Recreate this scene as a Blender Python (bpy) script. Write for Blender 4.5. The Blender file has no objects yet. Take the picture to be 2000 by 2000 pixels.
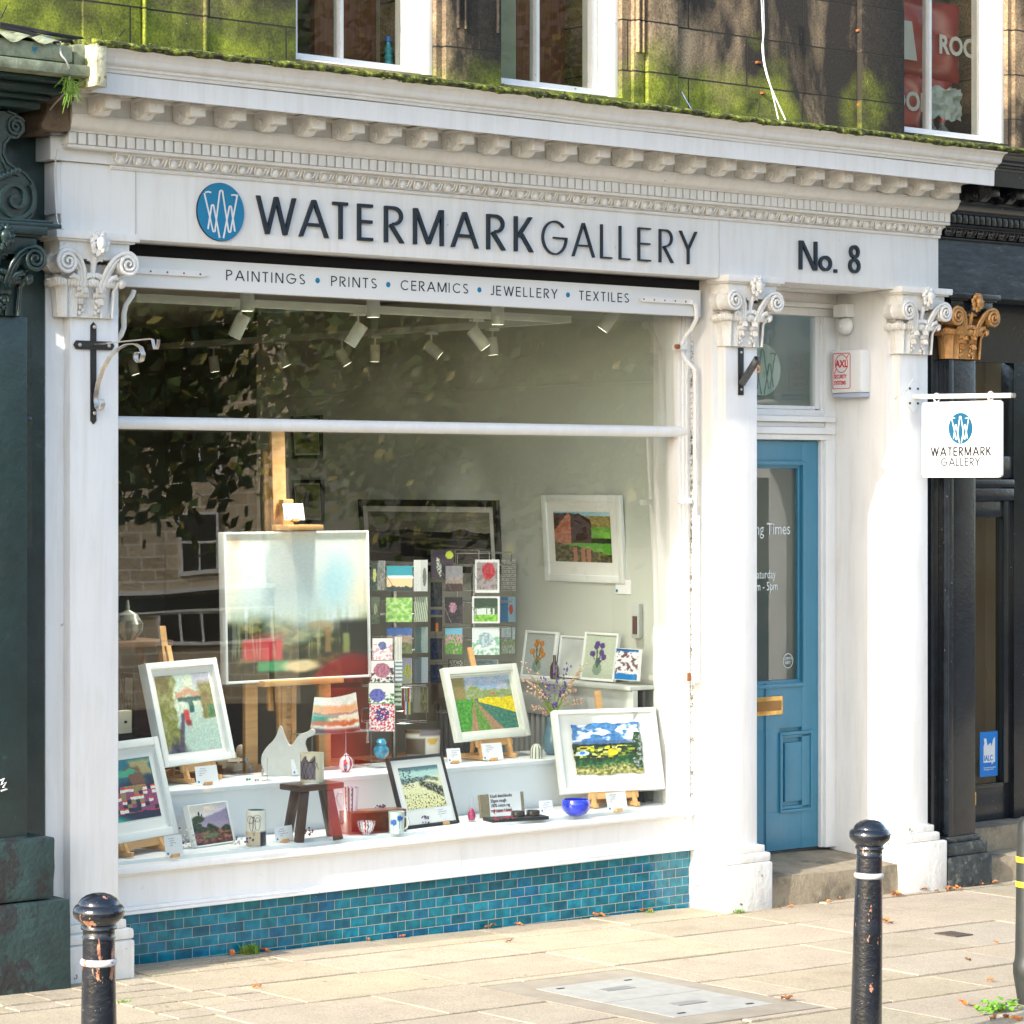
import bpy, bmesh, math, random
from mathutils import Vector, Matrix, noise
random.seed(7)
R = math.radians
scene = bpy.context.scene
COL = scene.collection
# ---------------------------------------------------------------- measuring
BETA = R(49.5); FPX = 5574.0; CXP = 1000.0; CYP = 945.0
VV = (math.cos(BETA), math.sin(BETA)); RV = (math.sin(BETA), -math.cos(BETA))
CAM = Vector((-6.1913, -9.6121, 1.95))
def ray(x, y):
    t = (x - CXP) / FPX
    return Vector((VV[0] + t*RV[0], VV[1] + t*RV[1], -(y - CYP)/FPX))
def at(x, y, Y=0.0):
    d = ray(x, y); return CAM + d*((Y - CAM.y)/d.y)
def atX(x, y, X):
    d = ray(x, y); return CAM + d*((X - CAM.x)/d.x)
def atZ(x, y, Z):
    d = ray(x, y); return CAM + d*((Z - CAM.z)/d.z)
def ground(X): return -0.021*X
# ---------------------------------------------------------------- materials
def lin(c): return tuple((v/12.92 if v <= .04045 else ((v+.055)/1.055)**2.4) for v in c)
MATS = {}
def nt(name):
    m = bpy.data.materials.new(name); m.use_nodes = True
    t = m.node_tree; b = t.nodes['Principled BSDF']
    return m, t, b
def N(t, typ, **k):
    n = t.nodes.new(typ)
    for a, v in k.items():
        if a in n.inputs.keys() and not hasattr(n, a): n.inputs[a].default_value = v
        else: setattr(n, a, v)
    return n
def inp(n, **k):
    for a, v in k.items(): n.inputs[a.replace('_', ' ')].default_value = v
def ramp(t, pts):
    r = t.nodes.new('ShaderNodeValToRGB'); e = r.color_ramp.elements
    while len(e) < len(pts): e.new(.5)
    for i, (p, c) in enumerate(pts):
        e[i].position = p; e[i].color = (*c, 1) if len(c) == 3 else c
    return r
def pos(t, sx=1, sy=1, sz=1, obj=False):
    tc = t.nodes.new('ShaderNodeTexCoord') if obj else t.nodes.new('ShaderNodeNewGeometry')
    mp = t.nodes.new('ShaderNodeMapping'); mp.inputs['Scale'].default_value = (sx, sy, sz)
    t.links.new(tc.outputs['Object' if obj else 'Position'], mp.inputs['Vector'])
    return mp.outputs[0]
def noi(t, vec, scale, detail=5, rough=.6, dist=0):
    n = t.nodes.new('ShaderNodeTexNoise'); inp(n, Scale=scale, Detail=detail, Roughness=rough, Distortion=dist)
    t.links.new(vec, n.inputs['Vector']); return n.outputs['Fac']
def mixc(t, fac, a, b, blend='MIX'):
    m = t.nodes.new('ShaderNodeMix'); m.data_type = 'RGBA'; m.blend_type = blend
    for s, v in ((0, fac), (6, a), (7, b)):
        if isinstance(v, (int, float)): m.inputs[s].default_value = v
        elif isinstance(v, tuple): m.inputs[s].default_value = (*v, 1)
        else: t.links.new(v, m.inputs[s])
    return m.outputs[2]
def bump(t, b, h, strength=.3, dist=.004, prev=None):
    n = t.nodes.new('ShaderNodeBump'); inp(n, Strength=strength, Distance=dist)
    t.links.new(h, n.inputs['Height'])
    if prev: t.links.new(prev, n.inputs['Normal'])
    t.links.new(n.outputs[0], b.inputs['Normal']); return n.outputs[0]
def M(name, col, rough=.5, metal=0., var=.12, vs=6, bs=0, bd=.002, obj=False, patch=None, coat=0, spec=.5, emit=None, stretch=(1, 1, 1), streak=0):
    """plain painted / stone / wood surface: base colour with soft variation, optional bump, optional worn patches"""
    if name in MATS: return MATS[name]
    m, t, b = nt(name)
    v = pos(t, *stretch, obj=obj)
    f = noi(t, v, vs, 6, .65)
    r = ramp(t, [(.3, tuple(c*(1-var) for c in col)), (.7, tuple(min(1, c*(1+var)) for c in col))])
    t.links.new(f, r.inputs[0]); c = r.outputs[0]
    if patch:
        pc, pscale, lo, hi = patch
        f2 = noi(t, v, pscale, 8, .7); rr = ramp(t, [(lo, (0, 0, 0)), (hi, (1, 1, 1))]); t.links.new(f2, rr.inputs[0])
        c = mixc(t, rr.outputs[0], c, pc)
    if streak:      # run-off streaks and hand marks in old paint
        r3 = ramp(t, [(.30, (1-streak*1.3, 1-streak*1.5, 1-streak*1.9)), (.55, (1, 1, 1))]); t.links.new(noi(t, pos(t, 9, 9, .9), 2.2, 6, .65, .5), r3.inputs[0])
        c = mixc(t, 1.0, c, r3.outputs[0], 'MULTIPLY')
    t.links.new(c, b.inputs['Base Color'])
    inp(b, Roughness=rough, Metallic=metal); b.inputs['Specular IOR Level'].default_value = spec
    if coat: b.inputs['Coat Weight'].default_value = coat; b.inputs['Coat Roughness'].default_value = .12
    if bs:
        bump(t, b, noi(t, v, bs, 4, .6), .6, bd)
    if emit:
        b.inputs['Emission Color'].default_value = (*emit[0], 1); b.inputs['Emission Strength'].default_value = emit[1]
    MATS[name] = m; return m
WHITE = (.76, .752, .735)
white = M('white_masonry_paint', WHITE, .42, var=.03, vs=2.5, bs=22, bd=.0028, patch=((.42, .38, .32), 14, .685, .72), streak=.07)
trim = M('white_trim_paint', (.77, .765, .745), .35, var=.03, vs=3, bs=60, bd=.0015, patch=((.40, .36, .30), 22, .68, .71), streak=.045)
plinthm = M('scuffed_white_plinth', (.72, .70, .65), .55, var=.10, vs=5, bs=34, bd=.006, patch=((.13, .10, .08), 16, .64, .67), streak=.12)
ironw = M('capital_white_paint', (.76, .745, .71), .4, var=.06, vs=12, bs=75, bd=.004, patch=((.36, .30, .22), 26, .62, .74), streak=.06)
letterm = M('navy_letter_plastic', (.006, .014, .026), .45, var=.1)
inkm = M('dark_ink', (.010, .010, .013), .6, var=.05)
logom = M('logo_blue', lin((.05, .47, .64)), .35, var=.04, bs=0)
signw = M('sign_white', (.74, .74, .73), .4, var=.01)
blackv = M('awning_slot_shade', (.012, .012, .015), .9, var=.2)
ironb = M('black_iron', (.02, .02, .022), .35, var=.3, vs=30, bs=60, bd=.001, patch=((.18, .07, .03), 60, .72, .76))
steel = M('bare_bright_iron', (.55, .52, .48), .3, metal=.85, var=.25, vs=40, bs=60, bd=.0008)
greenp = M('dark_green_paint', (.014, .033, .032), .33, var=.28, vs=7, bs=30, bd=.004, patch=((.06, .10, .085), 14, .64, .75), coat=.2)
blackp = M('black_gloss_paint', (.009, .012, .016), .22, var=.5, vs=14, bs=40, bd=.003, patch=((.22, .22, .20), 55, .655, .69), coat=.5)
gold = M('gold_paint', (.46, .24, .085), .42, metal=.25, var=.3, vs=16, bs=50, bd=.002)
doorb = M('teal_blue_door_paint', lin((.24, .49, .59)), .35, var=.06, vs=5, bs=50, bd=.0015, patch=((.10, .16, .19), 30, .70, .73), streak=.06)
brass = M('brass', (.60, .38, .12), .3, metal=.9, var=.25, vs=30)
stone_step = M('sandstone_step', (.30, .245, .165), .85, var=.25, vs=9, bs=70, bd=.006, patch=((.14, .12, .08), 5, .5, .66))
wood = M('beech_wood', (.62, .34, .13), .45, var=.18, vs=5, obj=True, stretch=(1, 1, 8))
darkwood = M('dark_oak', (.065, .032, .018), .35, var=.35, vs=14, coat=.2, bs=40, bd=.001)
shelfw = M('display_shelf_white', (.74, .77, .78), .35, var=.03, vs=5)
roomw = M('gallery_wall_paint', (.54, .56, .49), .85, var=.03, vs=2)
framew = M('frame_white', (.80, .81, .78), .4, var=.03, vs=10)
mountw = M('mount_board', (.80, .79, .74), .8, var=.02)
frameb = M('frame_black', (.02, .016, .014), .4, var=.2, vs=20)
cardm = M('card_white', (.83, .83, .82), .7, var=.02)
rust = M('rust', (.30, .10, .03), .8, var=.4, vs=40)
concrete = M('inspection_cover_concrete', (.36, .35, .31), .9, var=.12, vs=14, bs=120, bd=.003)
bedm = M('joint_bedding', (.060, .048, .030), .95, var=.4, vs=20, bs=60, bd=.006, patch=((.10, .16, .03), 3.0, .54, .60))
asph = M('asphalt', (.05, .05, .052), .9, var=.2, vs=40, bs=200, bd=.004)
leafm = M('autumn_leaf', (.52, .17, .035), .7, var=.4, vs=25)
grassm = M('grass_green', (.16, .30, .03), .6, var=.35, vs=30)
redm = M('red_gloss', (.80, .014, .018), .25, var=.1, coat=.5)

def col_mat(name='painted_picture', rough=.6, bs=0, coat=0):
    if name in MATS: return MATS[name]
    m, t, b = nt(name)
    a = t.nodes.new('ShaderNodeAttribute'); a.attribute_name = 'Col'
    t.links.new(a.outputs['Color'], b.inputs['Base Color']); inp(b, Roughness=rough)
    if coat: b.inputs['Coat Weight'].default_value = coat
    if bs: bump(t, b, noi(t, pos(t), bs, 4), .5, .003)
    MATS[name] = m; return m
def glass_mat(name, tint=(1, 1, 1), rough=0.0, ior=1.62, smear=True):
    if name in MATS: return MATS[name]
    m = bpy.data.materials.new(name); m.use_nodes = True; t = m.node_tree; t.nodes.clear()
    o = t.nodes.new('ShaderNodeOutputMaterial'); mx = t.nodes.new('ShaderNodeMixShader')
    tr = t.nodes.new('ShaderNodeBsdfTransparent'); tr.inputs[0].default_value = (*tint, 1)
    g = t.nodes.new('ShaderNodeBsdfGlossy'); g.inputs['Roughness'].default_value = rough
    lw = t.nodes.new('ShaderNodeLayerWeight'); lw.inputs[0].default_value = .5
    pw = t.nodes.new('ShaderNodeMath'); pw.operation = 'POWER'; pw.inputs[1].default_value = 5; t.links.new(lw.outputs['Facing'], pw.inputs[0])
    f0 = ((ior-1)/(ior+1))**2
    fr = t.nodes.new('ShaderNodeMath'); fr.operation = 'MULTIPLY_ADD'; fr.inputs[1].default_value = 1-f0; fr.inputs[2].default_value = f0; t.links.new(pw.outputs[0], fr.inputs[0])
    if smear:
        nb = t.nodes.new('ShaderNodeBump'); inp(nb, Strength=.03, Distance=.02)
        t.links.new(noi(t, pos(t), 1.6, 1, .4), nb.inputs['Height'])
        t.links.new(nb.outputs[0], g.inputs['Normal'])
    t.links.new(fr.outputs[0], mx.inputs[0]); t.links.new(tr.outputs[0], mx.inputs[1]); t.links.new(g.outputs[0], mx.inputs[2])
    t.links.new(mx.outputs[0], o.inputs[0]); MATS[name] = m; return m
pane = glass_mat('window_glass', (.93, .96, .93), ior=1.88)
def solid_glass(name, col, rough=.02):
    if name in MATS: return MATS[name]
    m, t, b = nt(name); inp(b, Roughness=rough); b.inputs['Base Color'].default_value = (*col, 1)
    b.inputs['Transmission Weight'].default_value = .85; b.inputs['IOR'].default_value = 1.45
    MATS[name] = m; return m

def tile_mat():
    m, t, b = nt('teal_glazed_tile')
    g = t.nodes.new('ShaderNodeNewGeometry'); s = t.nodes.new('ShaderNodeSeparateXYZ'); c = t.nodes.new('ShaderNodeCombineXYZ')
    t.links.new(g.outputs['Position'], s.inputs[0]); t.links.new(s.outputs[0], c.inputs[0]); t.links.new(s.outputs[2], c.inputs[1])
    mp = t.nodes.new('ShaderNodeMapping'); mp.inputs['Location'].default_value = (.02, .007, 0); t.links.new(c.outputs[0], mp.inputs[0])
    br = t.nodes.new('ShaderNodeTexBrick'); inp(br, Scale=1, Brick_Width=.0862, Row_Height=.0425, Mortar_Size=.0010, Mortar_Smooth=.1, Bias=0)
    br.offset = .5; br.inputs['Color1'].default_value = (0, 0, 0, 1); br.inputs['Color2'].default_value = (1, 1, 1, 1)
    br.inputs['Mortar'].default_value = (.5, .5, .5, 1); t.links.new(mp.outputs[0], br.inputs[0])
    rc = ramp(t, [(0, (.0003, .075, .125)), (.3, (.0003, .115, .155)), (.55, (.0003, .14, .21)), (.8, (.0005, .09, .18)), (1, (.003, .17, .23))])
    t.links.new(br.outputs['Color'], rc.inputs[0])
    n1 = noi(t, c.outputs[0], 22, 3, .5)
    r2 = ramp(t, [(.35, (.72, .78, .80)), (.68, (1.6, 1.5, 1.4))]); t.links.new(n1, r2.inputs[0])
    cc = mixc(t, 1.0, rc.outputs[0], r2.outputs[0], 'MULTIPLY')
    sp = ramp(t, [(.73, (0, 0, 0)), (.75, (1, 1, 1))]); t.links.new(noi(t, c.outputs[0], 130, 2, .5), sp.inputs[0])
    cc = mixc(t, sp.outputs[0], cc, (.30, .42, .40))
    cc = mixc(t, br.outputs['Fac'], cc, (.48, .43, .32))
    t.links.new(cc, b.inputs['Base Color'])
    rr = ramp(t, [(0, (.07, .07, .07)), (1, (.8, .8, .8))]); t.links.new(br.outputs['Fac'], rr.inputs[0]); t.links.new(rr.outputs[0], b.inputs['Roughness'])
    inv = t.nodes.new('ShaderNodeMath'); inv.operation = 'SUBTRACT'; inv.inputs[0].default_value = 1; t.links.new(br.outputs['Fac'], inv.inputs[1])
    p = bump(t, b, inv.outputs[0], .8, .002); bump(t, b, n1, .35, .006, p)
    b.inputs['Specular IOR Level'].default_value = .4
    return m
def wall_mat():
    """upper storey sandstone: ashlar joints, soot in big soft patches, green algae near the cornice"""
    m, t, b = nt('sooty_algae_sandstone')
    g = t.nodes.new('ShaderNodeNewGeometry'); s = t.nodes.new('ShaderNodeSeparateXYZ'); c = t.nodes.new('ShaderNodeCombineXYZ')
    t.links.new(g.outputs['Position'], s.inputs[0]); t.links.new(s.outputs[0], c.inputs[0]); t.links.new(s.outputs[2], c.inputs[1])
    mp = t.nodes.new('ShaderNodeMapping'); mp.inputs['Location'].default_value = (.31, .13, 0); t.links.new(c.outputs[0], mp.inputs[0])
    br = t.nodes.new('ShaderNodeTexBrick'); inp(br, Scale=1, Brick_Width=.78, Row_Height=.235, Mortar_Size=.004, Mortar_Smooth=.4, Bias=0)
    t.links.new(mp.outputs[0], br.inputs[0])
    br.inputs['Color1'].default_value = (.30, .21, .12, 1); br.inputs['Color2'].default_value = (.42, .30, .18, 1); br.inputs['Mortar'].default_value = (.06, .05, .035, 1)
    v = c.outputs[0]
    grain = noi(t, pos(t), 90, 4, .7)
    mpv = t.nodes.new('ShaderNodeMapping'); mpv.inputs['Scale'].default_value = (1, .5, 1); t.links.new(v, mpv.inputs[0]); n1 = noi(t, mpv.outputs[0], 1.9, 8, .6, .3)
    r1 = ramp(t, [(.36, (0, 0, 0)), (.50, (.97, .97, .97))]); t.links.new(n1, r1.inputs[0])
    cc = mixc(t, r1.outputs[0], br.outputs['Color'], (.021, .018, .015))
    # algae: strongest low down and on the left
    ma = t.nodes.new('ShaderNodeMath'); ma.operation = 'MULTIPLY_ADD'; t.links.new(s.outputs[2], ma.inputs[0]); ma.inputs[1].default_value = -1.9; ma.inputs[2].default_value = 7.58
    mb = t.nodes.new('ShaderNodeMath'); mb.operation = 'MULTIPLY_ADD'; t.links.new(s.outputs[0], mb.inputs[0]); mb.inputs[1].default_value = -.03; t.links.new(ma.outputs[0], mb.inputs[2])
    mc = t.nodes.new('ShaderNodeMath'); mc.operation = 'ADD';     zx = t.nodes.new('ShaderNodeMath'); zx.operation = 'MULTIPLY'; zx.inputs[1].default_value = 1/6; t.links.new(s.outputs[0], zx.inputs[0])
    rz = ramp(t, [(0, (.50, .50, .50)), (.14, (.58, .58, .58)), (.16, (.12, .12, .12)), (.45, (.15, .15, .15)), (.48, (.55, .55, .55)), (.62, (.5, .5, .5)), (.70, (.2, .2, .2)), (1, (0, 0, 0))]); t.links.new(zx.outputs[0], rz.inputs[0])
    mz = t.nodes.new('ShaderNodeMath'); mz.operation = 'ADD'; t.links.new(mb.outputs[0], mz.inputs[0]); t.links.new(rz.outputs[0], mz.inputs[1]); mb = mz
    n2 = noi(t, v, 2.6, 5, .55, .2); md = t.nodes.new('ShaderNodeMath'); md.operation = 'MULTIPLY'; t.links.new(n2, md.inputs[0]); md.inputs[1].default_value = 2.1; t.links.new(mb.outputs[0], mc.inputs[0])
    t.links.new(md.outputs[0], mc.inputs[1])
    r3 = ramp(t, [(.0, (0, 0, 0)), (1, (1, 1, 1))]); mr = t.nodes.new('ShaderNodeMapRange'); inp(mr, From_Min=1.35, From_Max=1.95); t.links.new(mc.outputs[0], mr.inputs[0])
    rg = ramp(t, [(.32, (.022, .026, .008)), (.48, (.13, .155, .018)), (.66, (.31, .345, .03))]); t.links.new(noi(t, v, 4, 7, .65), rg.inputs[0])
    cc = mixc(t, mr.outputs[0], cc, rg.outputs[0])
    sp = ramp(t, [(.72, (0, 0, 0)), (.74, (1, 1, 1))]); t.links.new(noi(t, v, 55, 3, .6), sp.inputs[0])
    cc = mixc(t, sp.outputs[0], cc, (.45, .44, .36))
    gr = ramp(t, [(.3, (.45, .45, .45)), (.7, (1.6, 1.6, 1.6))]); t.links.new(grain, gr.inputs[0])
    cc = mixc(t, 1.0, cc, gr.outputs[0], 'MULTIPLY')
    cc = mixc(t, br.outputs['Fac'], cc, (.030, .026, .018))
    t.links.new(cc, b.inputs['Base Color']); inp(b, Roughness=.9)
    inv = t.nodes.new('ShaderNodeMath'); inv.operation = 'SUBTRACT'; inv.inputs[0].default_value = 1; t.links.new(br.outputs['Fac'], inv.inputs[1])
    p = bump(t, b, inv.outputs[0], .9, .008); bump(t, b, grain, .5, .004, p)
    return m
def moss_mat():
    m, t, b = nt('moss_and_lichen'); v = pos(t)
    r = ramp(t, [(.34, (.012, .011, .006)), (.46, (.035, .04, .010)), (.54, (.13, .16, .015)), (.62, (.32, .36, .04)), (.69, (.66, .64, .52))])
    t.links.new(noi(t, v, 24, 7, .75), r.inputs[0]); t.links.new(r.outputs[0], b.inputs['Base Color']); inp(b, Roughness=.95)
    bump(t, b, noi(t, v, 90, 5, .7), 1, .012); return m
def bollard_mat():
    m, t, b = nt('chipped_black_bollard_paint'); v = pos(t, obj=True); v2 = pos(t, 1, 1, .45, obj=True)
    r = ramp(t, [(.3, (.004, .005, .007)), (.7, (.016, .019, .026))]); t.links.new(noi(t, v, 12), r.inputs[0])
    f = ramp(t, [(.605, (0, 0, 0)), (.62, (1, 1, 1))]); t.links.new(noi(t, v2, 17, 6, .65, .3), f.inputs[0])
    c2 = ramp(t, [(.4, (.30, .10, .045)), (.6, (.46, .27, .17))]); t.links.new(noi(t, v, 60), c2.inputs[0])
    c = mixc(t, f.outputs[0], r.outputs[0], c2.outputs[0])
    f2 = ramp(t, [(.665, (0, 0, 0)), (.69, (1, 1, 1))]); t.links.new(noi(t, v, 110, 5, .7), f2.inputs[0])
    c = mixc(t, f2.outputs[0], c, (.30, .31, .32))
    t.links.new(c, b.inputs['Base Color'])
    rr = ramp(t, [(0, (.13, .13, .13)), (1, (.7, .7, .7))]); t.links.new(f.outputs[0], rr.inputs[0]); t.links.new(rr.outputs[0], b.inputs['Roughness'])
    b.inputs['Coat Weight'].default_value = .5
    bump(t, b, noi(t, v, 60, 5), .6, .003); return m
def slab_mat():
    m, t, b = nt('yorkstone_slab'); v = pos(t)
    a = t.nodes.new('ShaderNodeAttribute'); a.attribute_name = 'Col'
    r = ramp(t, [(.3, (.90, .89, .88)), (.7, (1.08, 1.08, 1.07))]); t.links.new(noi(t, v, 5, 6, .6), r.inputs[0])
    c = mixc(t, 1.0, a.outputs['Color'], r.outputs[0], 'MULTIPLY')
    r2 = ramp(t, [(.34, (.62, .58, .52)), (.5, (1, 1, 1)), (.66, (1.25, 1.25, 1.28))]); t.links.new(noi(t, v, 120, 5, .8), r2.inputs[0])
    c = mixc(t, 1.0, c, r2.outputs[0], 'MULTIPLY')
    vo = t.nodes.new('ShaderNodeTexVoronoi'); inp(vo, Scale=3.4); t.links.new(v, vo.inputs['Vector']); gm = ramp(t, [(.030, (1, 1, 1)), (.042, (0, 0, 0))]); t.links.new(vo.outputs['Distance'], gm.inputs[0]); c = mixc(t, gm.outputs[0], c, (.17, .16, .145))
    st = ramp(t, [(.60, (0, 0, 0)), (.76, (.55, .55, .55))]); t.links.new(noi(t, v, 2.3, 6, .65), st.inputs[0])
    c = mixc(t, st.outputs[0], c, (.20, .155, .09))
    t.links.new(c, b.inputs['Base Color']); inp(b, Roughness=.9)
    bump(t, b, noi(t, v, 90, 6, .8), .8, .006); return m
tilem = tile_mat(); wallm = wall_mat(); mossm = moss_mat(); bollm = bollard_mat(); slabm = slab_mat()
picm = col_mat(); 

# ---------------------------------------------------------------- mesh building
I4 = Matrix.Identity(4)
class B:
    def __init__(s): s.bm = bmesh.new(); s.mats = [None]; s.mi = 0; s.col = None
    def _v(s, pts, m): return [s.bm.verts.new(m @ Vector(p)) for p in pts]
    def face(s, vs):
        try: f = s.bm.faces.new(vs); f.material_index = s.mi; return f
        except ValueError: return None
    def box(s, x0, x1, y0, y1, z0, z1, bev=0, m=I4):
        if x0 > x1: x0, x1 = x1, x0
        if y0 > y1: y0, y1 = y1, y0
        if z0 > z1: z0, z1 = z1, z0
        v = s._v([(x, y, z) for x in (x0, x1) for y in (y0, y1) for z in (z0, z1)], m)
        fs = [s.face([v[i] for i in q]) for q in ((0, 1, 3, 2), (4, 6, 7, 5), (0, 4, 5, 1), (2, 3, 7, 6), (0, 2, 6, 4), (1, 5, 7, 3))]
        if bev:
            es = {e for f in fs for e in f.edges}
            r = bmesh.ops.bevel(s.bm, geom=list(es), offset=min(bev, .45*min(x1-x0, y1-y0, z1-z0)), segments=2, profile=.6, affect='EDGES')
            for f in r['faces']: f.material_index = s.mi
        return s
    def beam(s, p0, p1, w, t, bev=0, up=(0, 0, 1)):
        p0, p1 = Vector(p0), Vector(p1); d = p1 - p0; L = d.length; d.normalize()
        a = d.cross(Vector(up))
        if a.length < 1e-4: a = d.cross(Vector((1, 0, 0)))
        a.normalize(); c = a.cross(d)
        m = Matrix((( *a, 0), (*d, 0), (*c, 0), (0, 0, 0, 1))).transposed(); m.translation = p0
        return s.box(-w/2, w/2, 0, L, -t/2, t/2, bev, m)
    def cyl(s, p0, p1, r0, r1=None, n=20, caps=True):
        r1 = r0 if r1 is None else r1
        p0, p1 = Vector(p0), Vector(p1); d = (p1-p0).normalized(); q = d.to_track_quat('Z', 'Y').to_matrix()
        a = [s.bm.verts.new(p0 + q @ Vector((r0*math.cos(2*math.pi*i/n), r0*math.sin(2*math.pi*i/n), 0))) for i in range(n)]
        b = [s.bm.verts.new(p1 + q @ Vector((r1*math.cos(2*math.pi*i/n), r1*math.sin(2*math.pi*i/n), 0))) for i in range(n)]
        for i in range(n): s.face([a[i], a[(i+1) % n], b[(i+1) % n], b[i]])
        if caps: s.face(a[::-1]); s.face(b)
        return s
    def lathe(s, prof, n=28, m=I4, cap=True, sq=1.0):
        rings = []
        for r, z in prof:
            rings.append([s.bm.verts.new(m @ Vector((r*math.cos(2*math.pi*i/n), sq*r*math.sin(2*math.pi*i/n), z))) for i in range(n)])
        for a, b in zip(rings, rings[1:]):
            for i in range(n): s.face([a[i], a[(i+1) % n], b[(i+1) % n], b[i]])
        if cap: s.face(rings[0][::-1]); s.face(rings[-1])
        return s
    def tube(s, pts, r, n=10, m=I4, caps=True):
        pts = [m @ Vector(p) for p in pts]; rs = r if isinstance(r, (list, tuple)) else [r]*len(pts)
        rings = []; up = None
        for i, p in enumerate(pts):
            d = (pts[min(i+1, len(pts)-1)] - pts[max(i-1, 0)]).normalized()
            if up is None: up = d.orthogonal().normalized()
            a = (up - d*up.dot(d)).normalized(); up = a; c = d.cross(a)
            rings.append([s.bm.verts.new(p + rs[i]*(a*math.cos(2*math.pi*k/n) + c*math.sin(2*math.pi*k/n))) for k in range(n)])
        for a, b in zip(rings, rings[1:]):
            for i in range(n): s.face([a[i], a[(i+1) % n], b[(i+1) % n], b[i]])
        if caps: s.face(rings[0][::-1]); s.face(rings[-1])
        return s
    def strip(s, pts, w, t, m=I4, axis=(1, 0, 0)):
        """flat bar bent along pts; w measured along axis, t across"""
        ax = Vector(axis); rings = []; P = [Vector(p) for p in pts]
        for i, p in enumerate(P):
            d = (P[min(i+1, len(P)-1)] - P[max(i-1, 0)]).normalized(); c = d.cross(ax).normalized()
            rings.append(s._v([p+ax*w/2+c*t/2, p-ax*w/2+c*t/2, p-ax*w/2-c*t/2, p+ax*w/2-c*t/2], m))
        for a, b in zip(rings, rings[1:]):
            for i in range(4): s.face([a[i], a[(i+1) % 4], b[(i+1) % 4], b[i]])
        s.face(rings[0][::-1]); s.face(rings[-1]); return s
    def prism(s, poly, w0, w1, m=I4):
        a = s._v([(x, y, w0) for x, y in poly], m); b = s._v([(x, y, w1) for x, y in poly], m); n = len(poly)
        s.face(a[::-1]); s.face(b)
        for i in range(n): s.face([a[i], a[(i+1) % n], b[(i+1) % n], b[i]])
        return s
    def ribbon(s, pts, t, w0, w1, m=I4, closed=False):
        P = [Vector((x, y, 0)) for x, y in pts]; n = len(P); L, Rr = [], []
        for i, p in enumerate(P):
            if closed: d = P[(i+1) % n] - P[i-1]
            else: d = P[min(i+1, n-1)] - P[max(i-1, 0)]
            d.normalize(); c = Vector((-d.y, d.x, 0))*t/2; L.append(p+c); Rr.append(p-c)
        q = [[s.bm.verts.new(m @ Vector((v.x, v.y, w))) for v in K] for K, w in ((L, w0), (Rr, w0), (L, w1), (Rr, w1))]
        rng = range(n) if closed else range(n-1)
        for i in rng:
            j = (i+1) % n
            s.face([q[0][i], q[0][j], q[1][j], q[1][i]]); s.face([q[2][i], q[3][i], q[3][j], q[2][j]])
            s.face([q[0][i], q[2][i], q[2][j], q[0][j]]); s.face([q[1][i], q[1][j], q[3][j], q[3][i]])
        if not closed:
            for i in (0, n-1): s.face([q[0][i], q[1][i], q[3][i], q[2][i]])
        return s
    def ball(s, c, r, sq=(1, 1, 1), seg=12, m=I4, lump=0):
        c = Vector(c); nv = max(4, seg*2//3); rings = []
        def P(a, e):
            d = Vector((math.cos(a)*math.cos(e), math.sin(a)*math.cos(e), math.sin(e)))
            k = r*(1 + (lump*noise.noise(d*2.2+c*9) if lump else 0))
            return s.bm.verts.new(m @ Vector((c.x+d.x*k*sq[0], c.y+d.y*k*sq[1], c.z+d.z*k*sq[2])))
        lo = P(0, -math.pi/2); hi = P(0, math.pi/2)
        for j in range(1, nv): rings.append([P(2*math.pi*i/seg, -math.pi/2+math.pi*j/nv) for i in range(seg)])
        for i in range(seg):
            s.face([lo, rings[0][(i+1) % seg], rings[0][i]]); s.face([hi, rings[-1][i], rings[-1][(i+1) % seg]])
        for a, b in zip(rings, rings[1:]):
            for i in range(seg): s.face([a[i], a[(i+1) % seg], b[(i+1) % seg], b[i]])
        return s
    def grid(s, fn, nu, nv, m=I4, thick=None):
        g = [[s.bm.verts.new(m @ Vector(fn(i/nu, j/nv))) for j in range(nv+1)] for i in range(nu+1)]
        for i in range(nu):
            for j in range(nv): s.face([g[i][j], g[i+1][j], g[i+1][j+1], g[i][j+1]])
        return s
    def use(s, *mats): s.mats = list(mats); return s
    def on(s, i): s.mi = i; return s
    def done(s, name, parent=None, mat=None, smooth=35, label=None, fixn=True):
        if fixn: bmesh.ops.recalc_face_normals(s.bm, faces=s.bm.faces)
        me = bpy.data.meshes.new(name); s.bm.to_mesh(me); s.bm.free()
        for mm in ([mat] if mat else s.mats): me.materials.append(mm)
        if smooth:
            me.shade_smooth(); me.set_sharp_from_angle(angle=R(smooth))
        o = bpy.data.objects.new(name, me); COL.objects.link(o)
        if parent:
            o.parent = parent
        if label: o['label'] = label
        return o
def thing(name, label, cat, loc=(0, 0, 0), group=None, rotz=0):
    o = bpy.data.objects.new(name, None); COL.objects.link(o); o.location = loc; o.rotation_euler = (0, 0, rotz)
    o.empty_display_size = .1
    o['label'] = label; o['category'] = cat
    if group: o['group'] = group
    return o
def part(b, name, parent, mat=None, smooth=35, label=None, world=True, fixn=True):
    """a part built in world coordinates (world=True) or in its thing's own frame"""
    o = b.done(name, parent, mat, smooth, label, fixn)
    if world and parent:
        r = parent; mm = Matrix.Identity(4); ch = []
        while r: ch.append(r); r = r.parent
        for q in ch[::-1]:
            mm = mm @ q.matrix_parent_inverse @ Matrix.LocRotScale(q.location, q.rotation_euler, q.scale)
        o.matrix_parent_inverse = mm.inverted()
    return o
def single(b, name, label, cat, mat=None, group=None, smooth=35):
    o = b.done(name, None, mat, smooth)
    o['label'] = label; o['category'] = cat
    if group: o['group'] = group
    return o
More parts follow.
